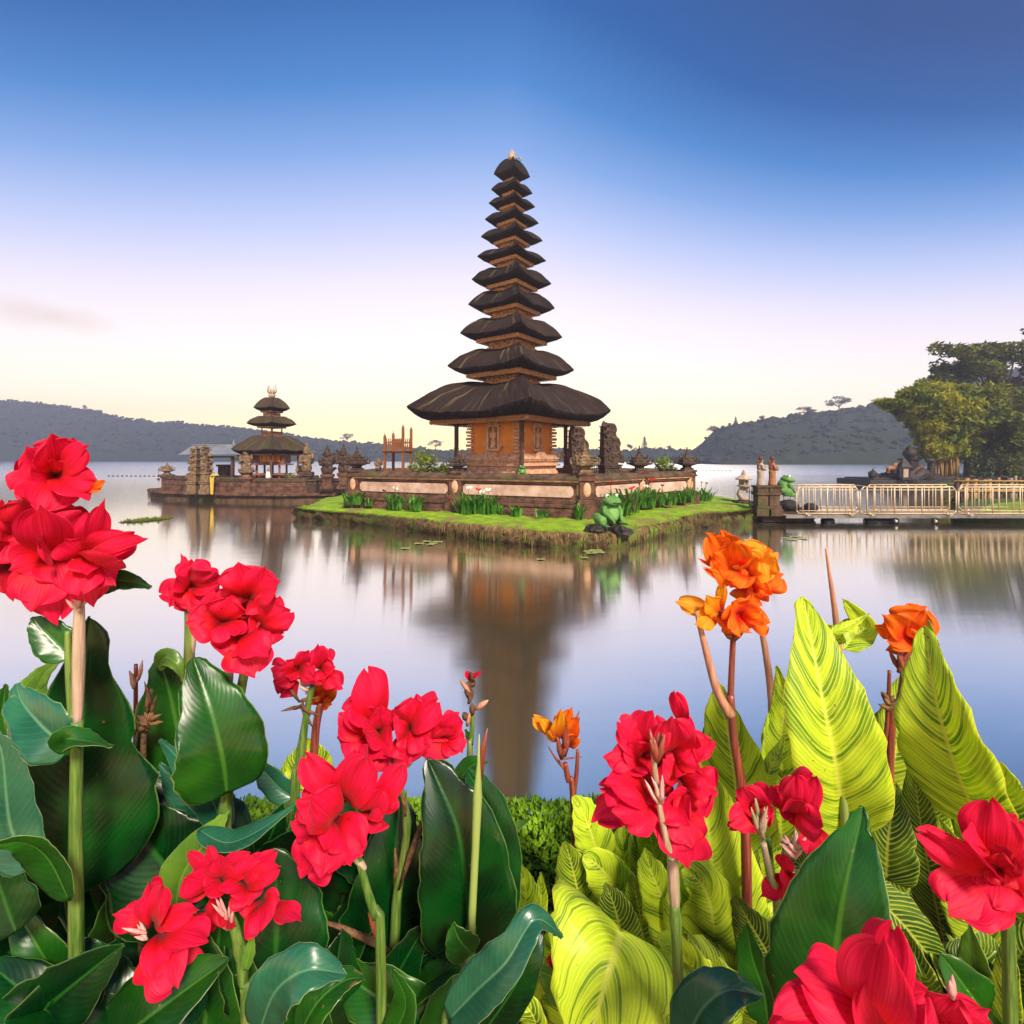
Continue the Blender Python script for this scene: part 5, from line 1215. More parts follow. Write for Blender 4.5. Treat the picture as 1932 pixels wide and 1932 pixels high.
# hanging sprays
for (u, v, rx, rz) in ((1668, 758, .6, .22), (1680, 765, .8, .3), (1690, 760, 1.2, .35), (1725, 742, 1.5, .5), (1765, 735, 1.6, .6), (1795, 765, 1.6, 1.0), (1725, 785, .9, .4), (1752, 800, 1.0, .6), (1775, 850, 1.0, .8), (1790, 820, 1.4, 1.0), (1760, 780, 1.4, .8), (1735, 770, 1.3, .5), (1820, 800, 1.3, 1.1), (1805, 850, 1.0, .7)):
    leaf_cloud(fol, P(u, v, 42.0 + R.uniform(-1, .6)), (rx, 1.0, rz), int(330 * rx), .30, R, droop=.9, long=1.8)
fol.build('foliage', m_bamleaf, bo, smooth=False)
def big_tree(label, base, H, blobs, mat, leaf=.3, dens=260, trunk=.3):
    R = random.Random(int(base[0] * 10)); o = thing('tree', label, 'tree', base); base = V(base)
    t = MB(); t.tube([base - V((0, 0, .3)), base + V((.1, 0, H * .25)), base + V((-.1, .1, H * .5)), base + V((.1, 0, H * .8))], [trunk, trunk * .8, trunk * .55, trunk * .2], 9)
    f = MB()
    for (x, y, z, r, rz) in blobs:
        c = base + V((x, y, z)); st_ = base + V((0, 0, min(z * .55, H * .5))); t.tube([st_, st_.lerp(c, .55) + V((0, 0, -.2)), c], [trunk * .3, trunk * .2, trunk * .06], 6)
        for q in range(5):
            d = V((R.gauss(0, .5) * r, R.gauss(0, .5) * r, R.gauss(0, .4) * rz)); leaf_cloud(f, c + d, (r * .62, r * .62, rz * .6), int(dens * r * .32), leaf, R, droop=.2, long=1.5)
    t.build('trunk', m_bark, o); f.build('crown', mat, o, smooth=False); return o
def rb(n, rx, ry, z0, z1, r, seed, cx=0):
    R = random.Random(seed); return [(cx + R.uniform(-rx, rx), R.uniform(-ry, ry), R.uniform(z0, z1), r * R.uniform(.75, 1.25), r * R.uniform(.5, .85)) for _ in range(n)]
big_tree('tall dark broad-leaved tree filling the upper right edge', (51.5, 52, .6), 14.5, rb(26, 5.0, 3.5, 5.0, 13.5, 2.1, 1) + [(-3, 0, 11.5, 1.6, 1.0), (-5.2, 0, 9.8, 1.4, .9), (1.5, 0, 14.0, 1.5, .9)], m_treeleaf, .34, 300, .45)
big_tree('olive-green tree in front of the tall dark tree at the right edge', (43.6, 44.5, .6), 8.5, rb(22, 3.6, 2.0, 2.2, 7.2, 1.6, 2), m_treeleaf2, .30, 320, .3)
big_tree('dark low tree between the bamboo and the right edge', (43.0, 47.0, .6), 7.5, rb(16, 2.6, 1.5, 2.2, 7.2, 1.4, 3), m_treeleaf, .28, 320, .25)
big_tree('thin open-crowned tree rising above the bamboo', (42.0, 50, .6), 10.2, [(-.9, 0, 9.0, .9, .35), (.3, 0, 9.6, .8, .3), (1.0, 0, 8.9, .8, .3), (-.2, .3, 8.5, .9, .35), (-1.6, 0, 8.2, .7, .3)], m_treeleaf2, .22, 150, .12)
shrub(1860, 878, 41.0, (2.0, .8, 1.2), 'pale flowering shrub under the olive tree at the right shore', 900, m_treeleaf, .22)
shrub(1925, 880, 40.0, (1.7, .8, 1.3), 'dull leafy shrub at the far right of the shore', 900, m_treeleaf2, .22)
# bamboo pole fence behind the barriers
bf = thing('pole_fence', 'rustic bamboo pole fence behind the barriers at the right bank', 'fence', P(1870, 968, 24.0))
R = random.Random(14)
for k in range(24):
    u = 1806 + k * 8.5 + R.uniform(-2, 2); a = P(u, 972, 24.2); mb = MB(); w = R.choice([.045, .06, .10]); mb.tube([a - V((0, 0, .2)), V((a.x + R.uniform(-.06, .06), a.y, 1.55 + R.uniform(-.15, .1)))], w, 7); mb.build('pole', R.choice([m_culm, m_bark, m_deck, m_dwood]), bf)
for z in (.85, 1.35): mb = MB(); mb.tube([(P(1800, 900, 24.1).x, 24.1, z), (P(2010, 900, 24.1).x, 24.1, z)], .04, 6); mb.build('rail', m_culm, bf)
hg = thing('hedge', 'dark clipped hedge behind the bamboo pole fence', 'hedge', P(1880, 970, 25.5)); R = random.Random(15); mb = MB(); c = P(1900, 945, 25.6)
leaf_cloud(mb, c, (3.4, .7, .75), 2600, .14, R); mb.build('foliage', m_treeleaf2, hg, smooth=False); mb = MB(); mb.ell(c, (3.0, .5, .55)); mb.build('twigs', m_hedgein, hg)
# ================================================================== FOREGROUND: hedge and cannas
R = random.Random(21)
hd = thing('hedge', 'low clipped bright green hedge along the water behind the cannas', 'hedge', (0, 2.25, .6))
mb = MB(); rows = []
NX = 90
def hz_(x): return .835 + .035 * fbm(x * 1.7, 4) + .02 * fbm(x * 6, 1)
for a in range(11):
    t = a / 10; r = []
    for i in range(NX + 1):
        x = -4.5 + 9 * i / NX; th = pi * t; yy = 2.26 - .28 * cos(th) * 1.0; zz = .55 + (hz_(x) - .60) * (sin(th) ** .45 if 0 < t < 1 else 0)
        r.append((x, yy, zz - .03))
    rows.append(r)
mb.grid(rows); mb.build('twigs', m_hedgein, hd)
mb = MB()
for _ in range(46000):
    x = R.uniform(-4.3, 4.3); th = R.uniform(.0, .85) * pi if R.random() < .75 else R.uniform(.3, .7) * pi
    p = V((x, 2.26 - .29 * cos(th), .55 + (hz_(x) - .59) * (sin(th) ** .45 if th > 0 else 0) + R.uniform(-.02, .03)))
    nrm = V((0, -cos(th), sin(th) + .25)).normalized(); d = (nrm + V((R.gauss(0, .7), R.gauss(0, .7), R.gauss(0, .5)))).normalized(); s = d.cross(V((R.gauss(0, 1), R.gauss(0, 1), R.gauss(0, 1)))).normalized(); L = R.uniform(.020, .042); w = L * .30
    q = d.cross(s) * w * .25
    mb.add([p, p + d * L * .45 + s * w - q, p + d * L * 1.05, p + d * L * .45 - s * w - q], [(0, 1, 2, 3)])
mb.build('foliage', m_hedge, hd, smooth=False)

CAM = V((0, 0, EYE))
def spline(pts, n):
    out = []; m = len(pts) - 1
    for i in range(n + 1):
        f = i / n * m; k = min(int(f), m - 1); t = f - k
        p0, p1, p2, p3 = pts[max(0, k - 1)], pts[k], pts[k + 1], pts[min(m, k + 2)]
        out.append(.5 * ((2 * p1) + (p2 - p0) * t + (2 * p0 - 5 * p1 + 4 * p2 - p3) * t * t + (3 * p1 - p0 - 3 * p2 + p3) * t ** 3))
    return out
def sp_(pts, g):
    m = len(pts) - 1; f = g * m; k = min(int(f), m - 1); t = f - k
    p0, p1, p2, p3 = pts[max(0, k - 1)], pts[k], pts[k + 1], pts[min(m, k + 2)]
    return .5 * ((2 * p1) + (p2 - p0) * t + (2 * p0 - 5 * p1 + 4 * p2 - p3) * t * t + (3 * p1 - p0 - 3 * p2 + p3) * t ** 3)
def leaf(plant, ctrl, wpx, mat, D=1.2, roll=0.0, foldL=.25, foldR=.25, wave=.05, seed=0, shape=(.62, .85), curl=0.0, stem=None, n=26, name='leaf', label=None, twist=0.0):
    """a canna blade along a midrib given by (u, v[, d]) points; d is the distance relative to D"""
    R = random.Random(seed * 13 + int(ctrl[0][0]))
    pts = [P(c[0], c[1], D + (c[2] if len(c) > 2 else 0.0)) for c in ctrl]
    tsm = [1 - (1 - i / n) ** 1.45 for i in range(n + 1)]; mid = [sp_(pts, t) for t in tsm]; W2 = wpx / F * D / 2
    a, b = shape[0], shape[1] + .42; tm = a / (a + b); nm = tm ** a * (1 - tm) ** b
    L = sum((mid[i + 1] - mid[i]).length for i in range(n)); m = 7
    rows, uvs = [], []; run = 0.0; ph = R.uniform(0, 6.28); prev = None
    for i in range(n + 1):
        t = tsm[i]
        if i: run += (mid[i] - mid[i - 1]).length
        T = (mid[min(n, i + 1)] - mid[max(0, i - 1)]).normalized(); tv = (CAM - mid[i]).normalized()
        S_ = T.cross(tv)
        S_ = S_.normalized() if S_.length > .15 else (prev if prev is not None else S_.normalized())
        if prev is not None:
            S_ = (S_ * .35 + prev * .65); S_ = (S_ - T * S_.dot(T)).normalized()
        prev = S_.copy(); N_ = S_.cross(T).normalized() * 1.0
        if N_.dot(tv) < 0 and i == 0: pass
        ang = roll + twist * t; S2 = S_ * cos(ang) + N_ * sin(ang); N2 = N_ * cos(ang) - S_ * sin(ang)
        tt = min(max(t, 0.0), 1.0); w = W2 * ((tt ** a) * ((1 - tt) ** b) / nm); w = max(w, .004 if t < .98 else .0006)
        row, uv = [], []
        for j in range(-m, m + 1):
            s = j / m; fo = foldL if s < 0 else foldR; e = abs(s)
            off = fo * e - .42 * fo * e * e + curl * e ** 3
            wv = wave * (e ** 1.6) * (sin(t * 15 + ph + (1.9 if s < 0 else 0)) + .6 * sin(t * 29 + ph * 2 + s * 3))
            vein = (.0011 if 'striped' in mat.name else .0003) * sin((t * 26 - e * 2.2) * 2 * pi) * (1 - e) * min(1, 4 * e)
            x = s * w * (1 - .32 * min(abs(fo), 1.2) ** 2 * .5)
            notch = .012 * W2 / .1 * fbm(t * 9 + seed, s * 3, ph) * e ** 4
            row.append(mid[i] + S2 * (x + notch * (1 if s > 0 else -1)) + N2 * (w * off + w * wv + vein - .02 * W2 * (1 - min(1, e * 5))))
            uv.append((s * .5 + .5, run - 1.15 * W2 * e ** 1.2 + .2))
        rows.append(row); uvs.append(uv)
    mb = MB(); mb.grid(rows, uvs)
    if stem is not None:       # petiole wrapping down to the stem
        q = stem; mb.tube([mid[0] + (mid[1] - mid[0]) * .6, mid[0].lerp(q, .5) + V((0, 0, -.01)), q], [.006, .009, .011], 7)
    o = mb.build(name, mat, plant)
    sd4 = o.modifiers.new('thickness', 'SOLIDIFY'); sd4.thickness = .0012
    if label: o['label'] = label
    return o
def petal(mb, base, tip, width, roll, cup, curl, ruf, seed, obov=.62):
    R = random.Random(seed); A = tip - base; L = A.length; mid = (base + tip) / 2; tv = (CAM - mid).normalized()
    S_ = A.cross(tv).normalized(); N_ = S_.cross(A).normalized()
    if N_.dot(tv) < 0: N_ = -N_
    S2 = S_ * cos(roll) + N_ * sin(roll); N2 = N_ * cos(roll) - S_ * sin(roll)
    n, m = 13, 6; rows, uvs = [], []; p1, p2, p3 = R.uniform(0, 6.28), R.uniform(0, 6.28), R.uniform(-.25, .25)
    for i in range(n + 1):
        t = 1 - (1 - i / n) ** 1.5; w = width / 2 * max(.10, (t ** .75) * max(0, 1 - t ** 4.5) ** .5 * 1.16)
        if i == n: w = width * .07
        row, uv = [], []
        for j in range(-m, m + 1):
            s = j / m; e = abs(s)
            ts = t * (1 + .07 * sin(4.3 * s + p1) * t - .06 * e * e * t + .03 * sin(11 * s + p2) * t)
            z = cup * w * e * e * 1.4 + ruf * .45 * w * t ** 4 * sin(13 * s + p2 + 5 * t) + ruf * w * (e ** 1.3 + .25) * t * (sin(3.0 * s + 4.5 * t + p1) + .55 * sin(6.5 * s - 8 * t + p2)) - curl * L * t * t + .10 * L * sin(pi * t)
            side = p3 * L * t * t
            row.append(base + A * ts + S2 * (s * w + side) + N2 * z); uv.append((s * .5 + .5, t))
        rows.append(row); uvs.append(uv)
    mb.grid(rows, uvs)
def bloom(plant, D, base, petals, mat, seed=0, wk=1.25, name='bloom', dz=.0, ruf=.27, cup=.14, curl=.14):
    """one flower: petals (tip_u, tip_v, width[, base_u, base_v]) spreading from its centre"""
    R = random.Random(seed * 101 + int(base[0] * 3 + base[1])); mb = MB(); k = 0
    Lm = max(1.0, max(sqrt((p[0] - base[0]) ** 2 + (p[1] - base[1]) ** 2) for p in petals)) / F * D
    for p in petals:
        b = (p[3], p[4]) if len(p) > 4 else base
        bp = P(b[0], b[1], D + dz + .25 * Lm + R.uniform(-.06, .06) * Lm); tp_ = P(p[0], p[1], D + dz + R.uniform(-.45, .18) * Lm - .12 * Lm * (k % 3))
        petal(mb, bp, tp_, p[2] / F * D * wk, R.uniform(-.35, .35), cup * R.uniform(-.6, 1.4), curl * R.uniform(-.5, 1.5), ruf * R.uniform(.7, 1.3), seed * 57 + k * 7 + int(p[0])); k += 1
    o = mb.build(name, mat, plant); s_ = o.modifiers.new('sub', 'SUBSURF'); s_.levels = 1; s_.render_levels = 1
    return o
def stem(plant, pts, D, r, mat=m_stem, name='stem', knots=()):
    ps = spline([P(p[0], p[1], D + (p[2] if len(p) > 2 else 0)) for p in pts], 16)
    n = len(ps); rr = [(r[0] + (r[1] - r[0]) * i / (n - 1)) / F * D for i in range(n)]
    if name == 'sheath': rr = [q * (.45 + .6 * sin(pi * min(1, .12 + .9 * i / (n - 1))) ** .6) for i, q in enumerate(rr)]
    for k in knots: rr[k] *= 1.3; rr[k - 1] *= 1.06
    mb = MB(); mb.tube(ps, rr, 12); return mb.build(name, mat, plant)
def buds(plant, D, u, v, n, ln, seed, mat=m_bud, spread=.9, up=pi / 2, w=4.0):
    R = random.Random(seed)
    for k in range(n):
        a = up + R.uniform(-spread, spread); L = ln * R.uniform(.6, 1.1); b = P(u + R.uniform(-6, 6), v + R.uniform(-10, 10), D + R.uniform(-.015, .0)); e = b + V((cos(a), 0, sin(a))) * L / F * D + V((0, R.uniform(-.01, .01), 0)); q = w / F * D
        mb = MB(); mb.tube([b, b.lerp(e, .35), b.lerp(e, .7), e], [q * .5, q, q * .7, q * .08], 7); mb.build('bud', mat, plant)
def canna(label, u, D, z=.62, group='canna lilies in the foreground'):
    x = (u - U0) / F * D; o = thing('canna_lily', label, 'flower', (x, D, z), group); return o
def gpt(u, D, z=.62): return (u, V0 + (EYE - z) / D * F)       # where the ground shows at this distance
RED = m_red
# 1 ---- tall red canna at the left edge
D = .95; p = canna('tallest red canna at the left edge with two huge stacked blooms', 146, D)
stem(p, [(150, 1130), (148, 1260), (146, 1372)], D, (9, 10), m_sheath, 'sheath'); stem(p, [(146, 1360), (143, 1560), (144, 1800), gpt(148, D)], D, (9, 14)); stem(p, [(128, 1190), (132, 1290), (140, 1420)], D, (6, 7), m_stem, 'sheath')
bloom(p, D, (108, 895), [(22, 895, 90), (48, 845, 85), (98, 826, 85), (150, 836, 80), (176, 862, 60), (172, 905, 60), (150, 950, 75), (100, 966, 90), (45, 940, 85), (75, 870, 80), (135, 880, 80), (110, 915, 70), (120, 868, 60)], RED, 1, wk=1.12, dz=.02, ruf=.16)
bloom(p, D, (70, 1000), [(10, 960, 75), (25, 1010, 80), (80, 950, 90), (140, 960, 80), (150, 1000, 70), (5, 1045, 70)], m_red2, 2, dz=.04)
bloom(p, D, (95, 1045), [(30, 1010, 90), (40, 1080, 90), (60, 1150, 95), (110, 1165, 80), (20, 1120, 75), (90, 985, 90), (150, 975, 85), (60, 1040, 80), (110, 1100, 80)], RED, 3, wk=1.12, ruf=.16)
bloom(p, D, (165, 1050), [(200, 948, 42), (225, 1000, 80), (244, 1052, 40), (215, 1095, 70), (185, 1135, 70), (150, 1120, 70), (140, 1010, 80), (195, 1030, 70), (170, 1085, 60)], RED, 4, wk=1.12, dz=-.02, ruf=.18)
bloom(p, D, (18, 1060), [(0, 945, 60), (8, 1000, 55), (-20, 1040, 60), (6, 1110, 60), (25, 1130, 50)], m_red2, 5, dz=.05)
bloom(p, D, (165, 925), [(202, 911, 14), (185, 922, 16)], m_orangepetal, 6)
buds(p, D, 150, 1150, 6, 45, 1)
S1 = P(144, 1700, D)
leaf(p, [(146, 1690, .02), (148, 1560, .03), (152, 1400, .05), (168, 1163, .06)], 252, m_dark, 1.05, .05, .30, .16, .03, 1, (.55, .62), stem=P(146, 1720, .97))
leaf(p, [(140, 1405, -.02), (95, 1385, -.03), (45, 1330, .0), (30, 1290, .02)], 95, m_grey, .97, .35, .3, .5, .05, 2, (.5, .7))
leaf(p, [(150, 1420, .0), (120, 1395, -.02), (165, 1398, -.05), (213, 1409, -.06)], 46, m_mid, .95, .8, .4, .4, .06, 3)
leaf(p, [(180, 1116), (215, 1095), (255, 1100), (285, 1109)], 40, m_mid, .97, .25, .5, .3, .05, 4)
leaf(p, [(135, 1240), (110, 1215), (75, 1180), (60, 1165)], 66, m_mid, .97, .2, .3, .3, .06, 5)
leaf(p, [(60, 1640), (20, 1560), (5, 1430), (-10, 1380)], 90, m_grey, .92, .3, .3, .3, .03, 6)
leaf(p, [(130, 1700, -.02), (90, 1620, -.03), (40, 1590, -.06), (-30, 1600, -.08)], 70, m_mid, .92, .9, .4, .3, .05, 7)
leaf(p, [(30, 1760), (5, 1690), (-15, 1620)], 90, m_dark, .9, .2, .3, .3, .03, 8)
# soft green foliage at the far left
p = canna('leafy canna without bloom at the far left edge behind the tallest one', 20, 1.25)
stem(p, [(30, 1340), (25, 1500), gpt(20, 1.25)], 1.25, (7, 10))
for k, (a, b, w) in enumerate((((40, 1390), (95, 1250), 55), ((20, 1400), (10, 1290), 60), ((60, 1300), (120, 1240), 32), ((10, 1450), (-20, 1350), 60), ((50, 1330), (70, 1262), 34))):
    leaf(p, [a, ((a[0] + b[0]) / 2 - 8, (a[1] + b[1]) / 2), b], w, m_mid if k % 2 else m_light, 1.25, .3, .3, .3, .08, 30 + k)
# 2 ----
D = 1.3; p = canna('red canna with a single smaller bloom, left behind its double-headed neighbour', 357, D)
stem(p, [(357, 1140), (358, 1200), (355, 1300), (350, 1420), gpt(348, D)], D, (8, 12), m_stem)
stem(p, [(366, 1165), (364, 1210), (360, 1245)], D, (5, 6), m_sheath, 'sheath')
bloom(p, D, (362, 1105), [(302, 1118, 48), (325, 1142, 60), (355, 1150, 60), (392, 1140, 60), (410, 1098, 50), (396, 1066, 55), (365, 1060, 60), (340, 1085, 50), (332, 1055, 15), (370, 1110, 50), (350, 1110, 50)], RED, 10)
leaf(p, [(345, 1445), (335, 1380), (318, 1300), (298, 1238)], 122, m_mid, 1.32, .1, .25, .2, .03, 11, (.5, .55), stem=P(349, 1470, 1.3))
leaf(p, [(298, 1262, -.01), (312, 1240, -.03), (335, 1256, -.04), (345, 1285, -.03)], 34, m_light, 1.30, .5, .4, .4, .05, 12)
# 3 ----
D = 1.18; p = canna('red canna with big ragged head, right of the single small bloom', 432, D)
stem(p, [(462, 1262), (448, 1340), (436, 1410), (428, 1500), (424, 1600), gpt(420, D)], D, (8, 13), m_stem, knots=(5,)); stem(p, [(430, 1240), (432, 1275), (430, 1320)], D, (8, 7), m_sheath, 'sheath'); stem(p, [(456, 1290), (446, 1345), (437, 1400)], D, (9, 9), m_sheath, 'sheath')
bloom(p, D, (470, 1130), [(470, 1066, 85), (512, 1084, 60), (526, 1105, 60), (440, 1080, 70), (428, 1110, 60), (490, 1130, 70)], RED, 20)
bloom(p, D, (420, 1175), [(354, 1166, 45), (362, 1190, 70), (395, 1120, 75), (430, 1130, 75), (400, 1205, 70), (440, 1200, 60), (385, 1165, 60)], RED, 21, dz=-.01)
bloom(p, D, (470, 1160), [(450, 1120, 60), (495, 1130, 60), (490, 1180, 70), (450, 1190, 70), (470, 1210, 60)], m_red2, 24, dz=.03)
bloom(p, D, (490, 1180), [(537, 1160, 60), (530, 1198, 45), (520, 1135, 65), (500, 1215, 55), (470, 1190, 60)], RED, 22)
bloom(p, D, (455, 1200), [(470, 1272, 85), (430, 1240, 80), (495, 1230, 60), (450, 1235, 60)], RED, 23, dz=-.03)
leaf(p, [(428, 1498, -.01), (420, 1430, -.03), (398, 1340, -.02), (364, 1240, .02)], 150, m_mid, 1.14, .0, .28, .22, .06, 21, (.5, .52))
leaf(p, [(425, 1570), (395, 1500, -.03), (345, 1440, -.04), (300, 1395, .0)], 62, m_grey, 1.22, .2, .25, .3, .03, 22)
leaf(p, [(430, 1555), (350, 1490), (300, 1440)], 70, m_grey, 1.26, .5, .3, .3, .03, 23)
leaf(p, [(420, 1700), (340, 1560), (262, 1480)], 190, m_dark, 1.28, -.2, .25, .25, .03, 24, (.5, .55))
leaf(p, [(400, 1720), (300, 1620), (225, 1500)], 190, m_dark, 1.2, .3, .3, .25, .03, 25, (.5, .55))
leaf(p, [(375, 1565, -.02), (430, 1590, -.04), (500, 1560, -.04), (560, 1515, -.02)], 44, m_grey, 1.14, .55, .4, .3, .07, 26)
# 4 ---- pair of reds with a spent spike, and an orange
D = 1.5; p = canna('red canna with two drooping blooms over a spent brown spike', 560, D)
stem(p, [(590, 1290), (578, 1350), (565, 1440), (556, 1510), gpt(548, D)], D, (5, 10), m_stem, knots=(7,))
bloom(p, D, (565, 1262), [(511, 1268, 42), (530, 1316, 55), (520, 1290, 45), (575, 1228, 40), (545, 1243, 45), (590, 1262, 35), (555, 1285, 45)], RED, 30)
bloom(p, D, (605, 1262), [(588, 1228, 32), (612, 1232, 35), (630, 1258, 40), (643, 1300, 40), (612, 1292, 42), (600, 1280, 35)], RED, 31)
buds(p, D, 568, 1330, 9, 40, 3, m_dry, 2.6, -pi / 2, 3.5); buds(p, D, 580, 1300, 5, 30, 4, m_bud, 1.2)
leaf(p, [(553, 1505), (525, 1485), (492, 1450), (468, 1440)], 48, m_grey, 1.5, .3, .3, .4, .05, 31)
p = canna('small orange canna bloom tucked behind the drooping red pair', 598, 1.6)
stem(p, [(606, 1325), (598, 1360), (594, 1400), (590, 1500), gpt(588, 1.6)], 1.6, (7, 8), m_redstem)
bloom(p, 1.6, (607, 1328), [(588, 1306, 30), (592, 1285, 28), (628, 1328, 22), (632, 1298, 30), (610, 1280, 35), (607, 1305, 30)], m_orangepetal, 33)
leaf(p, [(588, 1490), (582, 1440), (578, 1392)], 88, m_yel, 1.62, .1, .2, .2, .03, 33, (.5, .5)); leaf(p, [(545, 1500), (560, 1440), (600, 1400)], 50, m_yel, 1.62, .3, .2, .2, .03, 34)
# 5 ----
D = 1.25; p = canna('red canna with a wide triple head above the leaning one', 758, D)
stem(p, [(740, 1440), (760, 1500), (768, 1560), (758, 1640), (745, 1760), gpt(735, D)], D, (4, 11), m_stem, knots=(6,))
bloom(p, D, (710, 1380), [(690, 1276, 74), (672, 1320, 70), (648, 1345, 80), (640, 1385, 80), (655, 1430, 85), (700, 1448, 85), (738, 1425, 70), (735, 1340, 70), (690, 1390, 80), (705, 1350, 70)], RED, 40)
bloom(p, D, (772, 1375), [(790, 1312, 75), (765, 1330, 60), (815, 1345, 60), (770, 1442, 85), (808, 1395, 60), (748, 1360, 60), (780, 1395, 60)], RED, 41, dz=-.02)
bloom(p, D, (838, 1390), [(868, 1358, 50), (876, 1388, 45), (862, 1425, 50), (825, 1438, 55), (806, 1400, 60), (820, 1355, 55), (845, 1342, 50), (840, 1400, 50), (835, 1375, 42)], RED, 42, ruf=.12)
buds(p, D, 748, 1452, 8, 40, 5, m_bud, 1.0, pi / 2, 4); buds(p, D, 766, 1535, 4, 50, 6, m_dry, .5, pi / 2, 3)
# dry bract
mb = MB(); mb.tube([P(829, 1455, D - .02), P(805, 1530, D - .02), P(775, 1610, D - .02), P(753, 1678, D - .02)], [.001, .006, .008, .003], 8); mb.build('dry_bract', m_dry, p); mb = MB(); mb.tube([P(745, 1600, D - .03), P(748, 1640, D - .03), P(742, 1668, D - .03)], [.002, .006, .002], 7); mb.build('dry_bract', m_dry, p)
mb = MB(); mb.tube([P(570, 1727, D - .1), P(640, 1748, D - .08), P(700, 1775, D - .05), P(738, 1797, D - .01)], [.001, .006, .009, .006], 8); mb.build('dry_bract', m_dry, p)
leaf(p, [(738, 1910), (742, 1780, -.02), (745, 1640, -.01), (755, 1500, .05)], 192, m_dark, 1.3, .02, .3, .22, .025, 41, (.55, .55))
# 6 ----
D = 1.05; p = canna('leaning red canna with loose head in the left middle', 690, D)
stem(p, [(672, 1600), (690, 1670), (708, 1730), (718, 1790), gpt(725, D)], D, (6, 11), m_stem); stem(p, [(660, 1590), (668, 1612), (690, 1640)], D, (9, 7), m_sheath, 'sheath'); stem(p, [(700, 1720), (708, 1750), (716, 1775)], D, (7, 8), m_redstem, 'sheath')
bloom(p, D, (655, 1510), [(600, 1425, 62), (640, 1428, 70), (688, 1462, 75), (575, 1490, 80), (620, 1480, 75), (660, 1490, 70), (640, 1440, 60)], RED, 50)
bloom(p, D, (700, 1530), [(755, 1462, 50), (735, 1490, 60), (722, 1530, 50), (690, 1570, 80), (705, 1500, 50)], RED, 51)
bloom(p, D, (630, 1550), [(552, 1548, 70), (560, 1650, 95), (592, 1640, 90), (640, 1625, 80), (675, 1590, 80), (600, 1510, 80), (690, 1600, 60), (610, 1580, 70)], RED, 52, dz=-.02)
buds(p, D, 668, 1600, 4, 35, 8, m_bud, .8)
# 7 ----
D = 1.0; p = canna('pinkish-red canna with curling strap petals, lower left', 450, D)
stem(p, [(430, 1720), (448, 1770), (460, 1850), (466, 1932), gpt(470, D)], D, (8, 12), m_stem, knots=(5,))
bloom(p, D, (415, 1660), [(404, 1598, 22), (385, 1606, 25), (345, 1660, 45), (342, 1690, 40), (375, 1640, 60), (430, 1610, 50), (455, 1618, 55), (400, 1670, 55)], RED, 60, ruf=.25)
bloom(p, D, (460, 1665), [(505, 1618, 35), (524, 1650, 35), (480, 1610, 45), (470, 1702, 60), (440, 1690, 55), (485, 1650, 45)], RED, 61, ruf=.25)
bloom(p, D, (495, 1700), [(520, 1690, 35), (553, 1757, 36, 515, 1705), (500, 1735, 60), (470, 1745, 60), (545, 1725, 30, 515, 1705)], RED, 62, dz=-.02, ruf=.22)
bloom(p, D, (420, 1710), [(372, 1755, 48), (385, 1720, 50), (410, 1750, 50)], m_red2, 63)
buds(p, D, 432, 1745, 12, 60, 9, m_bud, .75, pi / 2 + .35, 4); leaf(p, [(463, 1830), (472, 1790), (478, 1758)], 22, m_light, D - .02, .3, .3, .3, .02, 60)
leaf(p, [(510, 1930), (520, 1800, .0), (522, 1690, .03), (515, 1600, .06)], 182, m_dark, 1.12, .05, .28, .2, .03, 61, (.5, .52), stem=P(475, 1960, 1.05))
leaf(p, [(330, 1720, .02), (345, 1650, .0), (395, 1580, -.01), (432, 1528, .0)], 78, m_light, 1.14, .25, .3, .2, .04, 62)
# 8 ----
D = .95; p = canna('red canna with drooping broad petal and a wilted one below, bottom left', 292, D)
stem(p, [(295, 1790), (294, 1860), (292, 1932), gpt(290, D)], D, (5, 11), m_stem)
bloom(p, D, (290, 1740), [(220, 1722, 48), (238, 1748, 45), (262, 1700, 50), (282, 1692, 40), (330, 1694, 45), (348, 1725, 40), (310, 1720, 50)], RED, 70)
bloom(p, D, (305, 1760), [(308, 1862, 110), (350, 1830, 85), (365, 1790, 60), (320, 1790, 80), (280, 1830, 60)], RED, 71, dz=-.02, ruf=.12)
bloom(p, D, (290, 1855), [(250, 1930, 34), (262, 1940, 30), (272, 1900, 30)], m_red2, 72, dz=.01)
buds(p, D, 275, 1770, 5, 40, 10, m_bud, .7, pi / 2 + .5)
leaf(p, [(180, 1790), (205, 1830, -.01), (235, 1858, -.02), (262, 1866, .0)], 56, m_grey, 1.02, .45, .3, .4, .05, 70); leaf(p, [(380, 1990), (392, 1880), (410, 1790), (420, 1690)], 175, m_mid, 1.08, .1, .3, .2, .03, 71, (.5, .52))
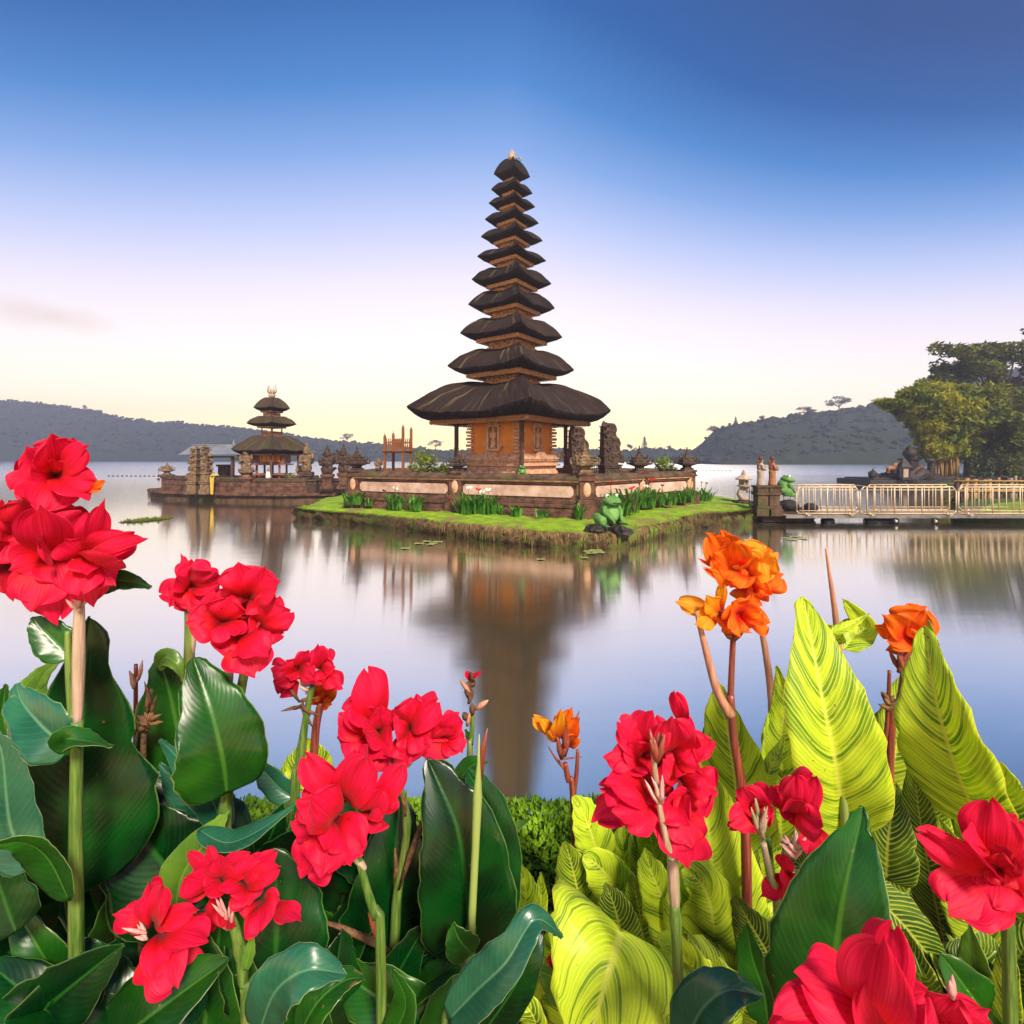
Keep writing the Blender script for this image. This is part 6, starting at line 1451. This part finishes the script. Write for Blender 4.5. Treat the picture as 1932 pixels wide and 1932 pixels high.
# 9 ---- leaf with rolled spear
D = 1.15; p = canna('blue-sheened upright canna leaf holding a pale rolled spear, centre', 893, D)
stem(p, [(890, 1750), (885, 1820), gpt(870, D)], D, (9, 14), m_stem)
mb = MB(); mb.tube([P(u, v, D - .03) for u, v in ((904, 1385), (903, 1440), (901, 1500), (897, 1600), (891, 1720), (888, 1790))], [.0012, .004, .011, .009, .009, .009], 12); mb.build('rolled_leaf', m_light, p)
mb = MB(); mb.tube([P(u, v, D - .02) for u, v in ((920, 1373), (912, 1410), (906, 1470))], [.001, .007, .006], 8); mb.build('dry_bract', m_redstem, p)
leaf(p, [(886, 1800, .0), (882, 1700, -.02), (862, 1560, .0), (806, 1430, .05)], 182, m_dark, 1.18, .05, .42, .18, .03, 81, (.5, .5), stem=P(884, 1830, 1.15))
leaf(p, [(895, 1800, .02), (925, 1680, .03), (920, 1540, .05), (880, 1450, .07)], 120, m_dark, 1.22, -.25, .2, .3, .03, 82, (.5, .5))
leaf(p, [(890, 1800, -.02), (865, 1770, -.03), (855, 1740, -.03)], 60, m_mid, 1.12, .4, .4, .3, .05, 83); leaf(p, [(775, 1880), (810, 1850, -.02), (850, 1828, -.02), (872, 1826, .0)], 50, m_mid, 1.15, .6, .3, .3, .05, 84)
leaf(p, [(860, 1480), (890, 1445), (920, 1438)], 40, m_mid, 1.35, .3, .3, .3, .03, 85)
leaf(p, [(930, 1600), (960, 1570), (1000, 1545)], 28, m_light, 1.4, .5, .4, .3, .05, 86); leaf(p, [(940, 1690), (950, 1630), (945, 1590)], 36, m_light, 1.4, .4, .3, .3, .05, 87)
# 10 ---- low arching leaf
D = .95; p = canna('blue-green arching canna leaf low in the centre with puckered surface', 900, D)
stem(p, [(850, 1915), (840, 1990), gpt(830, D)], D, (8, 13), m_stem)
leaf(p, [(845, 1925), (900, 1868, -.03), (955, 1815, -.05), (1010, 1735, -.03), (1062, 1768, .0)], 80, m_grey, .93, .25, .55, .35, .05, 90, (.45, .6)); leaf(p, [(880, 1990), (960, 1880, -.02), (1000, 1800, -.02), (1020, 1735, .01)], 70, m_dark, .97, -.35, .3, .4, .04, 91, (.45, .5))
leaf(p, [(490, 1945), (520, 1870, -.03), (580, 1830, -.04), (655, 1838, -.02)], 95, m_grey, .93, .35, .45, .3, .04, 92, (.5, .55)); leaf(p, [(560, 1960), (600, 1890, .0), (650, 1850, .02), (690, 1845, .02)], 70, m_mid, .98, .5, .4, .3, .03, 93)
leaf(p, [(720, 1990), (765, 1900), (740, 1830)], 60, m_mid, 1.02, .3, .3, .3, .03, 94)
# 11 ---- spent head
D = 1.5; p = canna('dried brown canna seed head with a pink tip, centre', 888, D)
stem(p, [(892, 1345), (889, 1400), (886, 1450), gpt(880, D)], D, (4, 7), m_stem)
R = random.Random(31)
for k in range(9):
    t = k / 8; b = P(889 + R.uniform(-8, 8), 1370 - 85 * t, D + R.uniform(-.01, .01)); a = pi / 2 + R.uniform(-1.0, 1.0); e = b + V((cos(a), 0, sin(a))) * R.uniform(.025, .05); mb = MB(); q = R.uniform(.007, .013); mb.tube([b, b.lerp(e, .4), b.lerp(e, .75), e], [q * .5, q, q * .8, q * .1], 7); mb.build('seed_pod', m_dry if k % 3 else m_pinkbract, p)
bloom(p, D, (886, 1285), [(880, 1266, 12), (903, 1265, 9), (893, 1272, 10)], m_red, 95); leaf(p, [(889, 1400), (884, 1388), (878, 1376)], 14, m_mid, D, .2, .4, .4, .0, 95)
# 12 ---- small orange in the middle
D = 1.75; p = canna('small yellow-orange canna with half-open bloom at the centre', 1078, D)
stem(p, [(1066, 1440), (1072, 1470), (1082, 1510), gpt(1090, D)], D, (5, 7), m_redstem); stem(p, [(1090, 1415), (1088, 1455), (1082, 1500)], D, (3, 5), m_redstem, 'bract')
bloom(p, D, (1052, 1398), [(1020, 1345, 30), (1012, 1374, 16), (1035, 1350, 30), (1040, 1375, 28)], m_yellowpetal, 100); bloom(p, D, (1066, 1405), [(1060, 1342, 25), (1078, 1345, 34), (1093, 1362, 28), (1088, 1385, 26)], m_orangepetal, 101)
buds(p, D, 1063, 1425, 7, 75, 12, m_redstem, .45, pi / 2, 6); stem(p, [(1063, 1432), (1080, 1430), (1098, 1428)], D, (2, 1), m_redstem, 'bract'); stem(p, [(1064, 1448), (1048, 1430), (1034, 1408)], D, (4, .6), m_redstem, 'bract')
YL = []
leaf(p, [(1135, 1650), (1118, 1580), (1098, 1530), (1080, 1502)], 80, m_yel, 1.70, -.3, .3, .2, .03, 101, (.45, .6))
leaf(p, [(1108, 1765), (1092, 1690), (1078, 1630), (1066, 1588)], 82, m_yelg, 1.62, .25, .25, .2, .02, 102, (.45, .45))
leaf(p, [(972, 1800), (985, 1730), (992, 1680), (976, 1628)], 78, m_yel, 1.58, .1, .25, .25, .03, 103, (.45, .55))
leaf(p, [(1015, 1760), (1022, 1690), (1020, 1645)], 30, m_yel, 1.66, .4, .3, .3, .03, 104)
leaf(p, [(1190, 1760), (1165, 1680), (1125, 1630), (1098, 1618)], 92, m_yel, 1.6, .2, .3, .3, .03, 105, (.45, .5))
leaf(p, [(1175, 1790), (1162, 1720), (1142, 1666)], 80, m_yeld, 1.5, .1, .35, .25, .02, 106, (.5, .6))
leaf(p, [(1200, 1720), (1180, 1640), (1172, 1555)], 70, m_yel, 1.72, .2, .3, .2, .03, 107, (.5, .5)); leaf(p, [(1235, 1700), (1212, 1640), (1190, 1570)], 60, m_yelg, 1.7, -.3, .3, .2, .03, 108, (.5, .5))
leaf(p, [(1250, 1720), (1240, 1640), (1215, 1530)], 85, m_yel, 1.68, .2, .2, .2, .03, 109, (.5, .5))
leaf(p, [(1225, 1830), (1210, 1740), (1192, 1650)], 70, m_yelg, 1.52, .3, .25, .25, .03, 110, (.5, .5))
leaf(p, [(1290, 1800), (1262, 1720), (1235, 1660), (1215, 1600)], 95, m_yel, 1.48, .1, .25, .25, .03, 111, (.45, .55))
leaf(p, [(1330, 1830), (1345, 1740), (1325, 1670), (1285, 1640)], 120, m_yel, 1.45, -.15, .25, .25, .04, 112, (.5, .5))
# 13 ---- main red right of centre
D = 1.05; p = canna('large crimson canna on a straight grey-green stalk, right of centre', 1275, D)
stem(p, [(1268, 1600), (1272, 1680), (1274, 1722)], D, (11, 10), m_sheath, 'sheath'); stem(p, [(1273, 1700), (1278, 1820), (1282, 1940), gpt(1290, D)], D, (9, 12), m_stem, knots=(2,))
stem(p, [(1232, 1420), (1244, 1520), (1256, 1580), (1266, 1620)], D - .045, (4.5, 7), m_sheath, 'flower_axis')
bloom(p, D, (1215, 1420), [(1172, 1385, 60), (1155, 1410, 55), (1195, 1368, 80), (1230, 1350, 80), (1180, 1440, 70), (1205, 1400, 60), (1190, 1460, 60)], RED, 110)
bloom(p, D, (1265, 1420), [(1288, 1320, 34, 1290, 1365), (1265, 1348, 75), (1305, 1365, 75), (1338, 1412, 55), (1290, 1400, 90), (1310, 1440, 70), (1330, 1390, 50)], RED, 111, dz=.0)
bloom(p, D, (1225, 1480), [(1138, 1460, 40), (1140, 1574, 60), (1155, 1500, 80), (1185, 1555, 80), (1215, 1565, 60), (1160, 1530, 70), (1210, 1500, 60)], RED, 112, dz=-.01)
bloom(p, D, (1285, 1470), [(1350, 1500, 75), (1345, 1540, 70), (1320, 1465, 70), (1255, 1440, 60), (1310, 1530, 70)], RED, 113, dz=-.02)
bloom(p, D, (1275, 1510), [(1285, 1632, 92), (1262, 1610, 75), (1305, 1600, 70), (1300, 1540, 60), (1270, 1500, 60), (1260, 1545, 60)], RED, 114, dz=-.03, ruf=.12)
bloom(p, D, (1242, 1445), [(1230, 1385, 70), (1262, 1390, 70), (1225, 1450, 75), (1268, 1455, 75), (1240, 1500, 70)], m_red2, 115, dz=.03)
buds(p, D - .05, 1245, 1510, 7, 50, 13, m_bud, .35, pi / 2 + .2, 4.5); buds(p, D - .055, 1238, 1430, 6, 60, 14, m_redstem, .3, pi / 2, 7)
leaf(p, [(1290, 1990), (1320, 1910, -.02), (1375, 1868, -.04), (1440, 1880, -.03)], 90, m_grey, .95, .35, .45, .3, .03, 110, (.45, .6))
# 14 ---- double small reds right
D = 1.2; p = canna('red canna with two side-by-side blooms and a low third, right', 1465, D)
stem(p, [(1440, 1590), (1452, 1650), (1468, 1750), gpt(1480, D)], D, (6, 8), m_sheath, 'stem'); stem(p, [(1450, 1580), (1460, 1660), (1470, 1720)], D + .01, (4, 5), m_stem)
bloom(p, D, (1430, 1525), [(1380, 1540, 48), (1392, 1510, 50), (1420, 1482, 50), (1445, 1480, 45), (1458, 1530, 50), (1410, 1555, 55), (1388, 1575, 24), (1435, 1540, 50)], RED, 120)
bloom(p, D, (1500, 1530), [(1472, 1490, 55), (1492, 1476, 55), (1535, 1484, 60), (1552, 1525, 50), (1485, 1545, 60), (1530, 1545, 60), (1500, 1525, 50), (1548, 1610, 50, 1535, 1555), (1525, 1615, 40, 1530, 1560)], RED, 121, dz=-.02)
bloom(p, D, (1488, 1650), [(1434, 1680, 36), (1482, 1612, 32), (1496, 1706, 42), (1475, 1670, 40), (1505, 1670, 30)], RED, 122)
buds(p, D - .02, 1498, 1610, 14, 40, 15, m_bud, 1.1, pi / 2, 5); buds(p, D - .02, 1438, 1575, 6, 60, 16, m_sheath, .5, pi / 2, 5)
o = leaf(p, [(1450, 1940), (1440, 1870), (1420, 1810), (1408, 1740)], 80, m_mid, 1.22, .2, .35, .3, .12, 121, (.5, .5), label='ragged dark leaf nibbled brown along its edge')
# 15 ---- tall orange
D = 1.4; p = canna('tall orange canna on a maroon stalk against the lake, right', 1388, D)
stem(p, [(1384, 1190), (1381, 1250), (1378, 1320)], D, (5, 6), m_redstem); stem(p, [(1378, 1310), (1385, 1400), (1402, 1500), (1408, 1620), gpt(1415, D)], D, (7, 10), m_redstem, 'stem', knots=(8,))
stem(p, [(1314, 1153), (1330, 1220), (1352, 1300), (1378, 1350)], D - .01, (4, 10), m_pinkbract, 'bract')
bloom(p, D, (1385, 1075), [(1400, 1075, 60), (1385, 1110, 60), (1320, 1022, 45), (1345, 1015, 45), (1365, 1022, 50), (1350, 1062, 55), (1345, 1085, 50), (1375, 1085, 50), (1370, 1045, 50)], m_orangepetal, 130, wk=1.6)
bloom(p, D, (1410, 1075), [(1405, 1022, 60), (1445, 1032, 60), (1430, 1055, 60), (1462, 1040, 40), (1400, 1050, 45)], m_yellowpetal, 131, wk=1.6, dz=-.01)
bloom(p, D, (1410, 1110), [(1470, 1078, 50), (1455, 1105, 55), (1432, 1130, 55), (1400, 1135, 50), (1440, 1085, 55), (1420, 1110, 50), (1330, 1052, 8), (1340, 1082, 14)], m_orangepetal, 132, wk=1.6)
bloom(p, D, (1390, 1160), [(1374, 1138, 50), (1385, 1192, 55), (1402, 1192, 50), (1452, 1168, 42), (1435, 1145, 40), (1370, 1170, 40)], m_orangepetal, 133, wk=1.6, dz=-.02)
bloom(p, D, (1360, 1160), [(1290, 1152, 30), (1308, 1165, 34), (1335, 1132, 34), (1358, 1100, 16), (1345, 1160, 28)], m_yellowpetal, 134, wk=1.6)
stem(p, [(1362, 1150), (1370, 1185), (1382, 1200)], D, (6, 4), m_redstem, 'flower_tube')
buds(p, D, 1383, 1200, 8, 40, 17, m_redstem, .9, pi / 2, 6)
leaf(p, [(1405, 1640, .1), (1392, 1520, .12), (1378, 1410, .14), (1352, 1288, .16)], 142, m_yel, 1.45, .1, .2, .2, .02, 131, (.5, .5), stem=P(1408, 1660, 1.42))
leaf(p, [(1370, 1880, .0), (1352, 1740, .0), (1338, 1580, .03), (1318, 1430, .06)], 196, m_yel, 1.45, -.1, .22, .22, .03, 132, (.55, .55))
leaf(p, [(1425, 1760), (1415, 1640), (1420, 1560)], 60, m_yelg, 1.55, .4, .2, .2, .02, 133)
leaf(p, [(1478, 1460), (1472, 1400), (1480, 1330), (1466, 1256)], 62, m_yel, 1.6, .2, .25, .25, .03, 134, (.45, .55))
leaf(p, [(1462, 1520), (1448, 1470), (1468, 1420), (1480, 1390)], 36, m_yel, 1.5, .5, .3, .3, .05, 135)
leaf(p, [(1505, 1520), (1490, 1470), (1472, 1405)], 70, m_yelg, 1.62, -.3, .3, .3, .03, 136, (.5, .55)); leaf(p, [(1545, 1560), (1548, 1490), (1556, 1430)], 50, m_yelg, 1.6, .3, .3, .2, .03, 137)
stem(p, [(1436, 1182), (1446, 1240), (1455, 1310), (1458, 1390), gpt(1465, 1.7)], 1.7, (5, 9), m_pinkbract, 'bud_stalk')
# bottom big striped arching leaves
leaf(p, [(1172, 1752, .06), (1160, 1800, -.02), (1135, 1880, -.07), (1100, 2010, -.10)], 300, m_yel, 1.22, .05, .2, .35, .03, 138, (.14, .3), label='broad bowed striped leaf at the bottom centre')
leaf(p, [(1290, 1900), (1300, 1830, -.03), (1275, 1790, -.03), (1240, 1770, .0)], 90, m_yel, 1.27, .4, .3, .3, .03, 139, (.4, .5))
leaf(p, [(1350, 1960), (1340, 1880), (1320, 1830), (1300, 1800)], 84, m_yelg, 1.3, .2, .3, .3, .03, 140, (.5, .5)); leaf(p, [(1090, 1960), (1075, 1880), (1050, 1800), (1030, 1760)], 100, m_yel, 1.32, .1, .2, .2, .02, 141, (.5, .5))
leaf(p, [(1000, 1990), (1010, 1930, -.02), (985, 1890, -.02), (962, 1880, .0)], 60, m_yelg, 1.25, .4, .4, .3, .04, 142); leaf(p, [(1260, 1990), (1230, 1920), (1180, 1880)], 110, m_yelg, 1.34, .2, .3, .2, .02, 143)
leaf(p, [(1075, 1900), (1050, 1850), (1010, 1830)], 70, m_light, 1.24, .5, .4, .3, .04, 144); bloom(p, 1.2, (1050, 1828), [(1038, 1802, 20), (1045, 1800, 18), (1055, 1822, 14)], m_red2, 139)
# 16 ---- bract spike and great leaf
D = 1.5; p = canna('striped canna with a bare pointed brown spike and one great yellow-green leaf', 1580, D)
stem(p, [(1558, 1035), (1566, 1090), (1576, 1160), (1584, 1250), (1588, 1400), gpt(1595, D)], D, (1.5, 11), m_pinkbract, 'bract_spike')
leaf(p, [(1592, 1575, -.06), (1578, 1450, -.14), (1548, 1300, -.12), (1516, 1126, .0)], 158, m_yel, 1.45, -.25, .75, .25, .07, 151, (.5, .42), stem=P(1593, 1620, 1.45)); stem(p, [(1594, 1560, -.14), (1590, 1500, -.16), (1582, 1430, -.16)], D, (8, 4), m_light, 'petiole')
leaf(p, [(1592, 1225), (1610, 1200, .02), (1630, 1180, .02), (1590, 1130, .03)], 60, m_yel, 1.52, .1, .3, .3, .03, 152, (.5, .5)); leaf(p, [(1588, 1215), (1568, 1190, -.01), (1550, 1180, .0)], 30, m_yel, 1.48, .4, .3, .3, .03, 153); leaf(p, [(1560, 1196, -.02), (1600, 1182, -.03), (1640, 1158, -.02)], 22, m_yel, 1.47, .6, .5, .3, .03, 154)
# 17 ---- orange right
D = 1.5; p = canna('orange canna bloom behind tall striped leaves near the right edge', 1712, D)
stem(p, [(1702, 1225), (1704, 1270), (1698, 1320), (1680, 1400), gpt(1670, D)], D, (4, 8), m_redstem)
bloom(p, D, (1712, 1200), [(1646, 1184, 24), (1670, 1178, 34), (1690, 1162, 42), (1735, 1156, 62), (1763, 1160, 50), (1720, 1228, 66), (1692, 1212, 40), (1752, 1200, 40), (1715, 1190, 50)], m_orangepetal, 160, wk=1.6)
buds(p, D, 1700, 1260, 8, 45, 18, m_redstem, .9, pi / 2, 5); buds(p, D, 1678, 1330, 10, 26, 19, m_dry, 1.4, pi / 2, 5); stem(p, [(1678, 1265), (1676, 1320), (1672, 1380), (1665, 1420)], D, (3, 4), m_redstem, 'old_spike')
leaf(p, [(1850, 1560, -.2), (1800, 1440, -.22), (1764, 1310, -.2), (1744, 1180, -.12)], 134, m_yel, 1.45, .35, .3, .7, .07, 161, (.5, .55)); leaf(p, [(1772, 1340), (1768, 1260), (1752, 1170)], 40, m_yelg, 1.4, .4, .3, .3, .03, 162)
leaf(p, [(1640, 1600, .0), (1668, 1500, .0), (1700, 1380, .02), (1740, 1240, .04)], 128, m_yelg, 1.5, -.1, .3, .2, .02, 163, (.55, .5)); leaf(p, [(1905, 1580), (1900, 1500), (1888, 1438)], 70, m_yel, 1.3, .2, .3, .3, .02, 164, (.5, .5))
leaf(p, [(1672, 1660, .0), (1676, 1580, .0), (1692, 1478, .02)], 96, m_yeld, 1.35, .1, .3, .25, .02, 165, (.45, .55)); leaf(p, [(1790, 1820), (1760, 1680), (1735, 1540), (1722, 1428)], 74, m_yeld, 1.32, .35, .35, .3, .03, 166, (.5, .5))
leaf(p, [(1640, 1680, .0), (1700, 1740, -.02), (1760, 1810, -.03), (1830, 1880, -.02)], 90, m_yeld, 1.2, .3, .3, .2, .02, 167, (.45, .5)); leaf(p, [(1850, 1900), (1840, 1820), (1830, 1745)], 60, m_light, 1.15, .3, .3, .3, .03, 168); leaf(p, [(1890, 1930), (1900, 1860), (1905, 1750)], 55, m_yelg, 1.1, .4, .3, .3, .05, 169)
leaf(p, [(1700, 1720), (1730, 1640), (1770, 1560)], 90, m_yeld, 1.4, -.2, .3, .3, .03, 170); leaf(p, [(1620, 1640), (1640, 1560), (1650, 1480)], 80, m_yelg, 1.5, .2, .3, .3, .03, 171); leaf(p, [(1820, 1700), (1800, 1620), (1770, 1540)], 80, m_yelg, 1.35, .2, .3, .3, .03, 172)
leaf(p, [(1700, 1600), (1745, 1490), (1760, 1380)], 90, m_yelg, 1.55, .2, .3, .3, .03, 173); leaf(p, [(1560, 1580), (1575, 1520), (1560, 1470)], 60, m_yelg, 1.6, .3, .3, .3, .03, 174)
for k, (cc, w, mt, dd) in enumerate([([(1478, 1620), (1466, 1470), (1450, 1345)], 72, m_yel, 1.62), ([(1650, 1560), (1668, 1440), (1694, 1325)], 80, m_yelg, 1.58), ([(1712, 1560), (1724, 1430), (1716, 1305)], 66, m_yel, 1.6), ([(1600, 1600), (1626, 1500), (1646, 1395)], 62, m_yelg, 1.62), ([(1425, 1700), (1432, 1580), (1446, 1470)], 78, m_yel, 1.55),
        ([(1330, 1560), (1346, 1450), (1332, 1360)], 64, m_yelg, 1.7), ([(1255, 1660), (1270, 1560), (1300, 1470)], 70, m_yel, 1.7), ([(1840, 1640), (1850, 1540), (1868, 1450)], 76, m_yelg, 1.45), ([(1540, 1640), (1530, 1530), (1512, 1440)], 60, m_yel, 1.6), ([(1760, 1640), (1752, 1520), (1768, 1420)], 70, m_yelg, 1.5), ([(1890, 1700), (1905, 1600), (1925, 1520)], 80, m_yelg, 1.4), ([(1380, 1640), (1400, 1530), (1420, 1440)], 70, m_yel, 1.62)]):
    leaf(p, cc, w, mt, dd, R.uniform(-.5, .5), R.uniform(.25, .6), R.uniform(.2, .5), .05, 400 + k, (.5, .6))
# 18 ---- big plain green leaf right
D = .92; p = canna('plain deep green canna leaf standing upright at the lower right', 1590, D)
leaf(p, [(1568, 1990, .0), (1572, 1860, -.02), (1590, 1700, -.01), (1630, 1522, .03)], 222, m_mid, .92, .0, .22, .28, .02, 181, (.5, .62)); stem(p, [(1568, 1980), gpt(1565, D)], D, (10, 13))
# 19 ---- red right edge
D = .85; p = canna('big red canna bloom cut by the right edge of the view', 1880, D)
stem(p, [(1890, 1720, .02), (1905, 1850, .02), gpt(1915, D)], D, (9, 13))
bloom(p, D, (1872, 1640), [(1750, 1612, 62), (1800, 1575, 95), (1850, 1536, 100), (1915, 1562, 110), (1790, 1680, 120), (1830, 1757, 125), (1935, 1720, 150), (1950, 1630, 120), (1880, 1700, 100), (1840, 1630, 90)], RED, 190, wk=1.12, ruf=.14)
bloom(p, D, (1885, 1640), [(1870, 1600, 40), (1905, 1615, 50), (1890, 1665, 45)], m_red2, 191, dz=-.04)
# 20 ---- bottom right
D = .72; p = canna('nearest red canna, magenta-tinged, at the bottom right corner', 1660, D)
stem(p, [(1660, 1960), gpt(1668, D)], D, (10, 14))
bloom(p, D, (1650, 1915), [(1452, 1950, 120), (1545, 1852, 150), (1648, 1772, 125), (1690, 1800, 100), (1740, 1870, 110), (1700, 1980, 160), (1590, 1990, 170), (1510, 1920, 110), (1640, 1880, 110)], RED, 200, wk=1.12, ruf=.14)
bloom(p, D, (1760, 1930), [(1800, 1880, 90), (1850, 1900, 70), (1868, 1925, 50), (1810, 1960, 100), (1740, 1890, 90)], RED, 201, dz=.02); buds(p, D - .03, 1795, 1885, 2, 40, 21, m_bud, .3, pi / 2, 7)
# 21 ---- spent stalks left
D = 1.2; p = canna('dark spent canna stalk with dry pods between the left leaves', 282, D)
stem(p, [(285, 1300), (277, 1380), (270, 1440), gpt(262, D)], D, (3, 6), m_dry, 'stem'); buds(p, D, 279, 1365, 12, 26, 22, m_dry, 1.6, pi / 2, 5); buds(p, D, 282, 1345, 3, 50, 23, m_dry, .3, pi / 2, 4)
p = canna('thin pinkish canna bud stalk beside the left leaves', 252, 1.35); stem(p, [(256, 1270), (256, 1340), gpt(250, 1.35)], 1.35, (2.5, 5), m_redstem); buds(p, 1.35, 256, 1290, 5, 34, 24, m_pinkbract, .6, pi / 2, 4)
# ---- lower understory: leafy shoots filling the bed between the stalks
R = random.Random(77)
def shoot(u, v, D, mats, label, nl, size):
    p = canna(label, u, D, group='leafy canna shoots without bloom in the bed')
    g = gpt(u, D); stem(p, [(u, v), (u + 4, (v + g[1]) / 2), g], D, (5, 10), m_stem)
    for k in range(nl):
        side = R.choice((-1, 1)); L = size * R.uniform(.7, 1.15); a = pi / 2 + side * R.uniform(.15, 1.0); bu, bv = u + R.uniform(-8, 8), v + R.uniform(.0, 1.0) * L * .5
        tu, tv = bu + cos(a) * L, bv - sin(a) * L
        leaf(p, [(bu, bv, 0), ((bu * .6 + tu * .4) - side * 6, bv * .55 + tv * .45, -.03), (tu, tv, R.uniform(-.04, .06))], L * R.uniform(.38, .55), R.choice(mats), D, R.uniform(-.6, .6), R.uniform(.2, .5), R.uniform(.2, .5), .04, 300 + k + int(u), (.5, .55))
dm = [m_dark, m_dark, m_dark, m_mid]; ym = [m_yel, m_yelg, m_yelg]  # dm: mostly the darkest leaf, its colour standing in for deep shade
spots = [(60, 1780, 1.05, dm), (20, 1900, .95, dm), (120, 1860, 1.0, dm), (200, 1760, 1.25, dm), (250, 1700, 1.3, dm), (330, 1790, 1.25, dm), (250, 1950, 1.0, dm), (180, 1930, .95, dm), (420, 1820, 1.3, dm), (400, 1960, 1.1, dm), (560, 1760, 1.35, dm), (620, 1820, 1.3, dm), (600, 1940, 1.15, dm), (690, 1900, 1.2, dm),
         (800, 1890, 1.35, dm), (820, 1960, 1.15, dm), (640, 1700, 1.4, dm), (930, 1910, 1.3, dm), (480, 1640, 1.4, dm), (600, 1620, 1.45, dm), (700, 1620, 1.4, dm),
         (1150, 1800, 1.6, ym), (1230, 1800, 1.65, ym), (1320, 1760, 1.7, ym), (1400, 1780, 1.65, ym), (1400, 1900, 1.4, [m_yelg, m_mid]), (1480, 1850, 1.35, [m_yeld, m_mid]), (1200, 1930, 1.45, ym), (1300, 1950, 1.35, [m_yelg, m_mid]), (1020, 1900, 1.5, ym),
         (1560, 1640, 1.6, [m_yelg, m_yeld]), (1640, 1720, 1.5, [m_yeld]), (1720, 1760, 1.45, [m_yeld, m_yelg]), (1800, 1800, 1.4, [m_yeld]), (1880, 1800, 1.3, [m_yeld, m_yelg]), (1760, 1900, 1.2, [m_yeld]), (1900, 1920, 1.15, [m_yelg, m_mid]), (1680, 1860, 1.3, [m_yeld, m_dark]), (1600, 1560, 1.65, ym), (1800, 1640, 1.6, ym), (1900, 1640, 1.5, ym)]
names = {id(dm): 'dark green leafy canna shoot low in the bed on the left', id(ym): 'striped yellow-green leafy canna shoot low in the bed on the right'}
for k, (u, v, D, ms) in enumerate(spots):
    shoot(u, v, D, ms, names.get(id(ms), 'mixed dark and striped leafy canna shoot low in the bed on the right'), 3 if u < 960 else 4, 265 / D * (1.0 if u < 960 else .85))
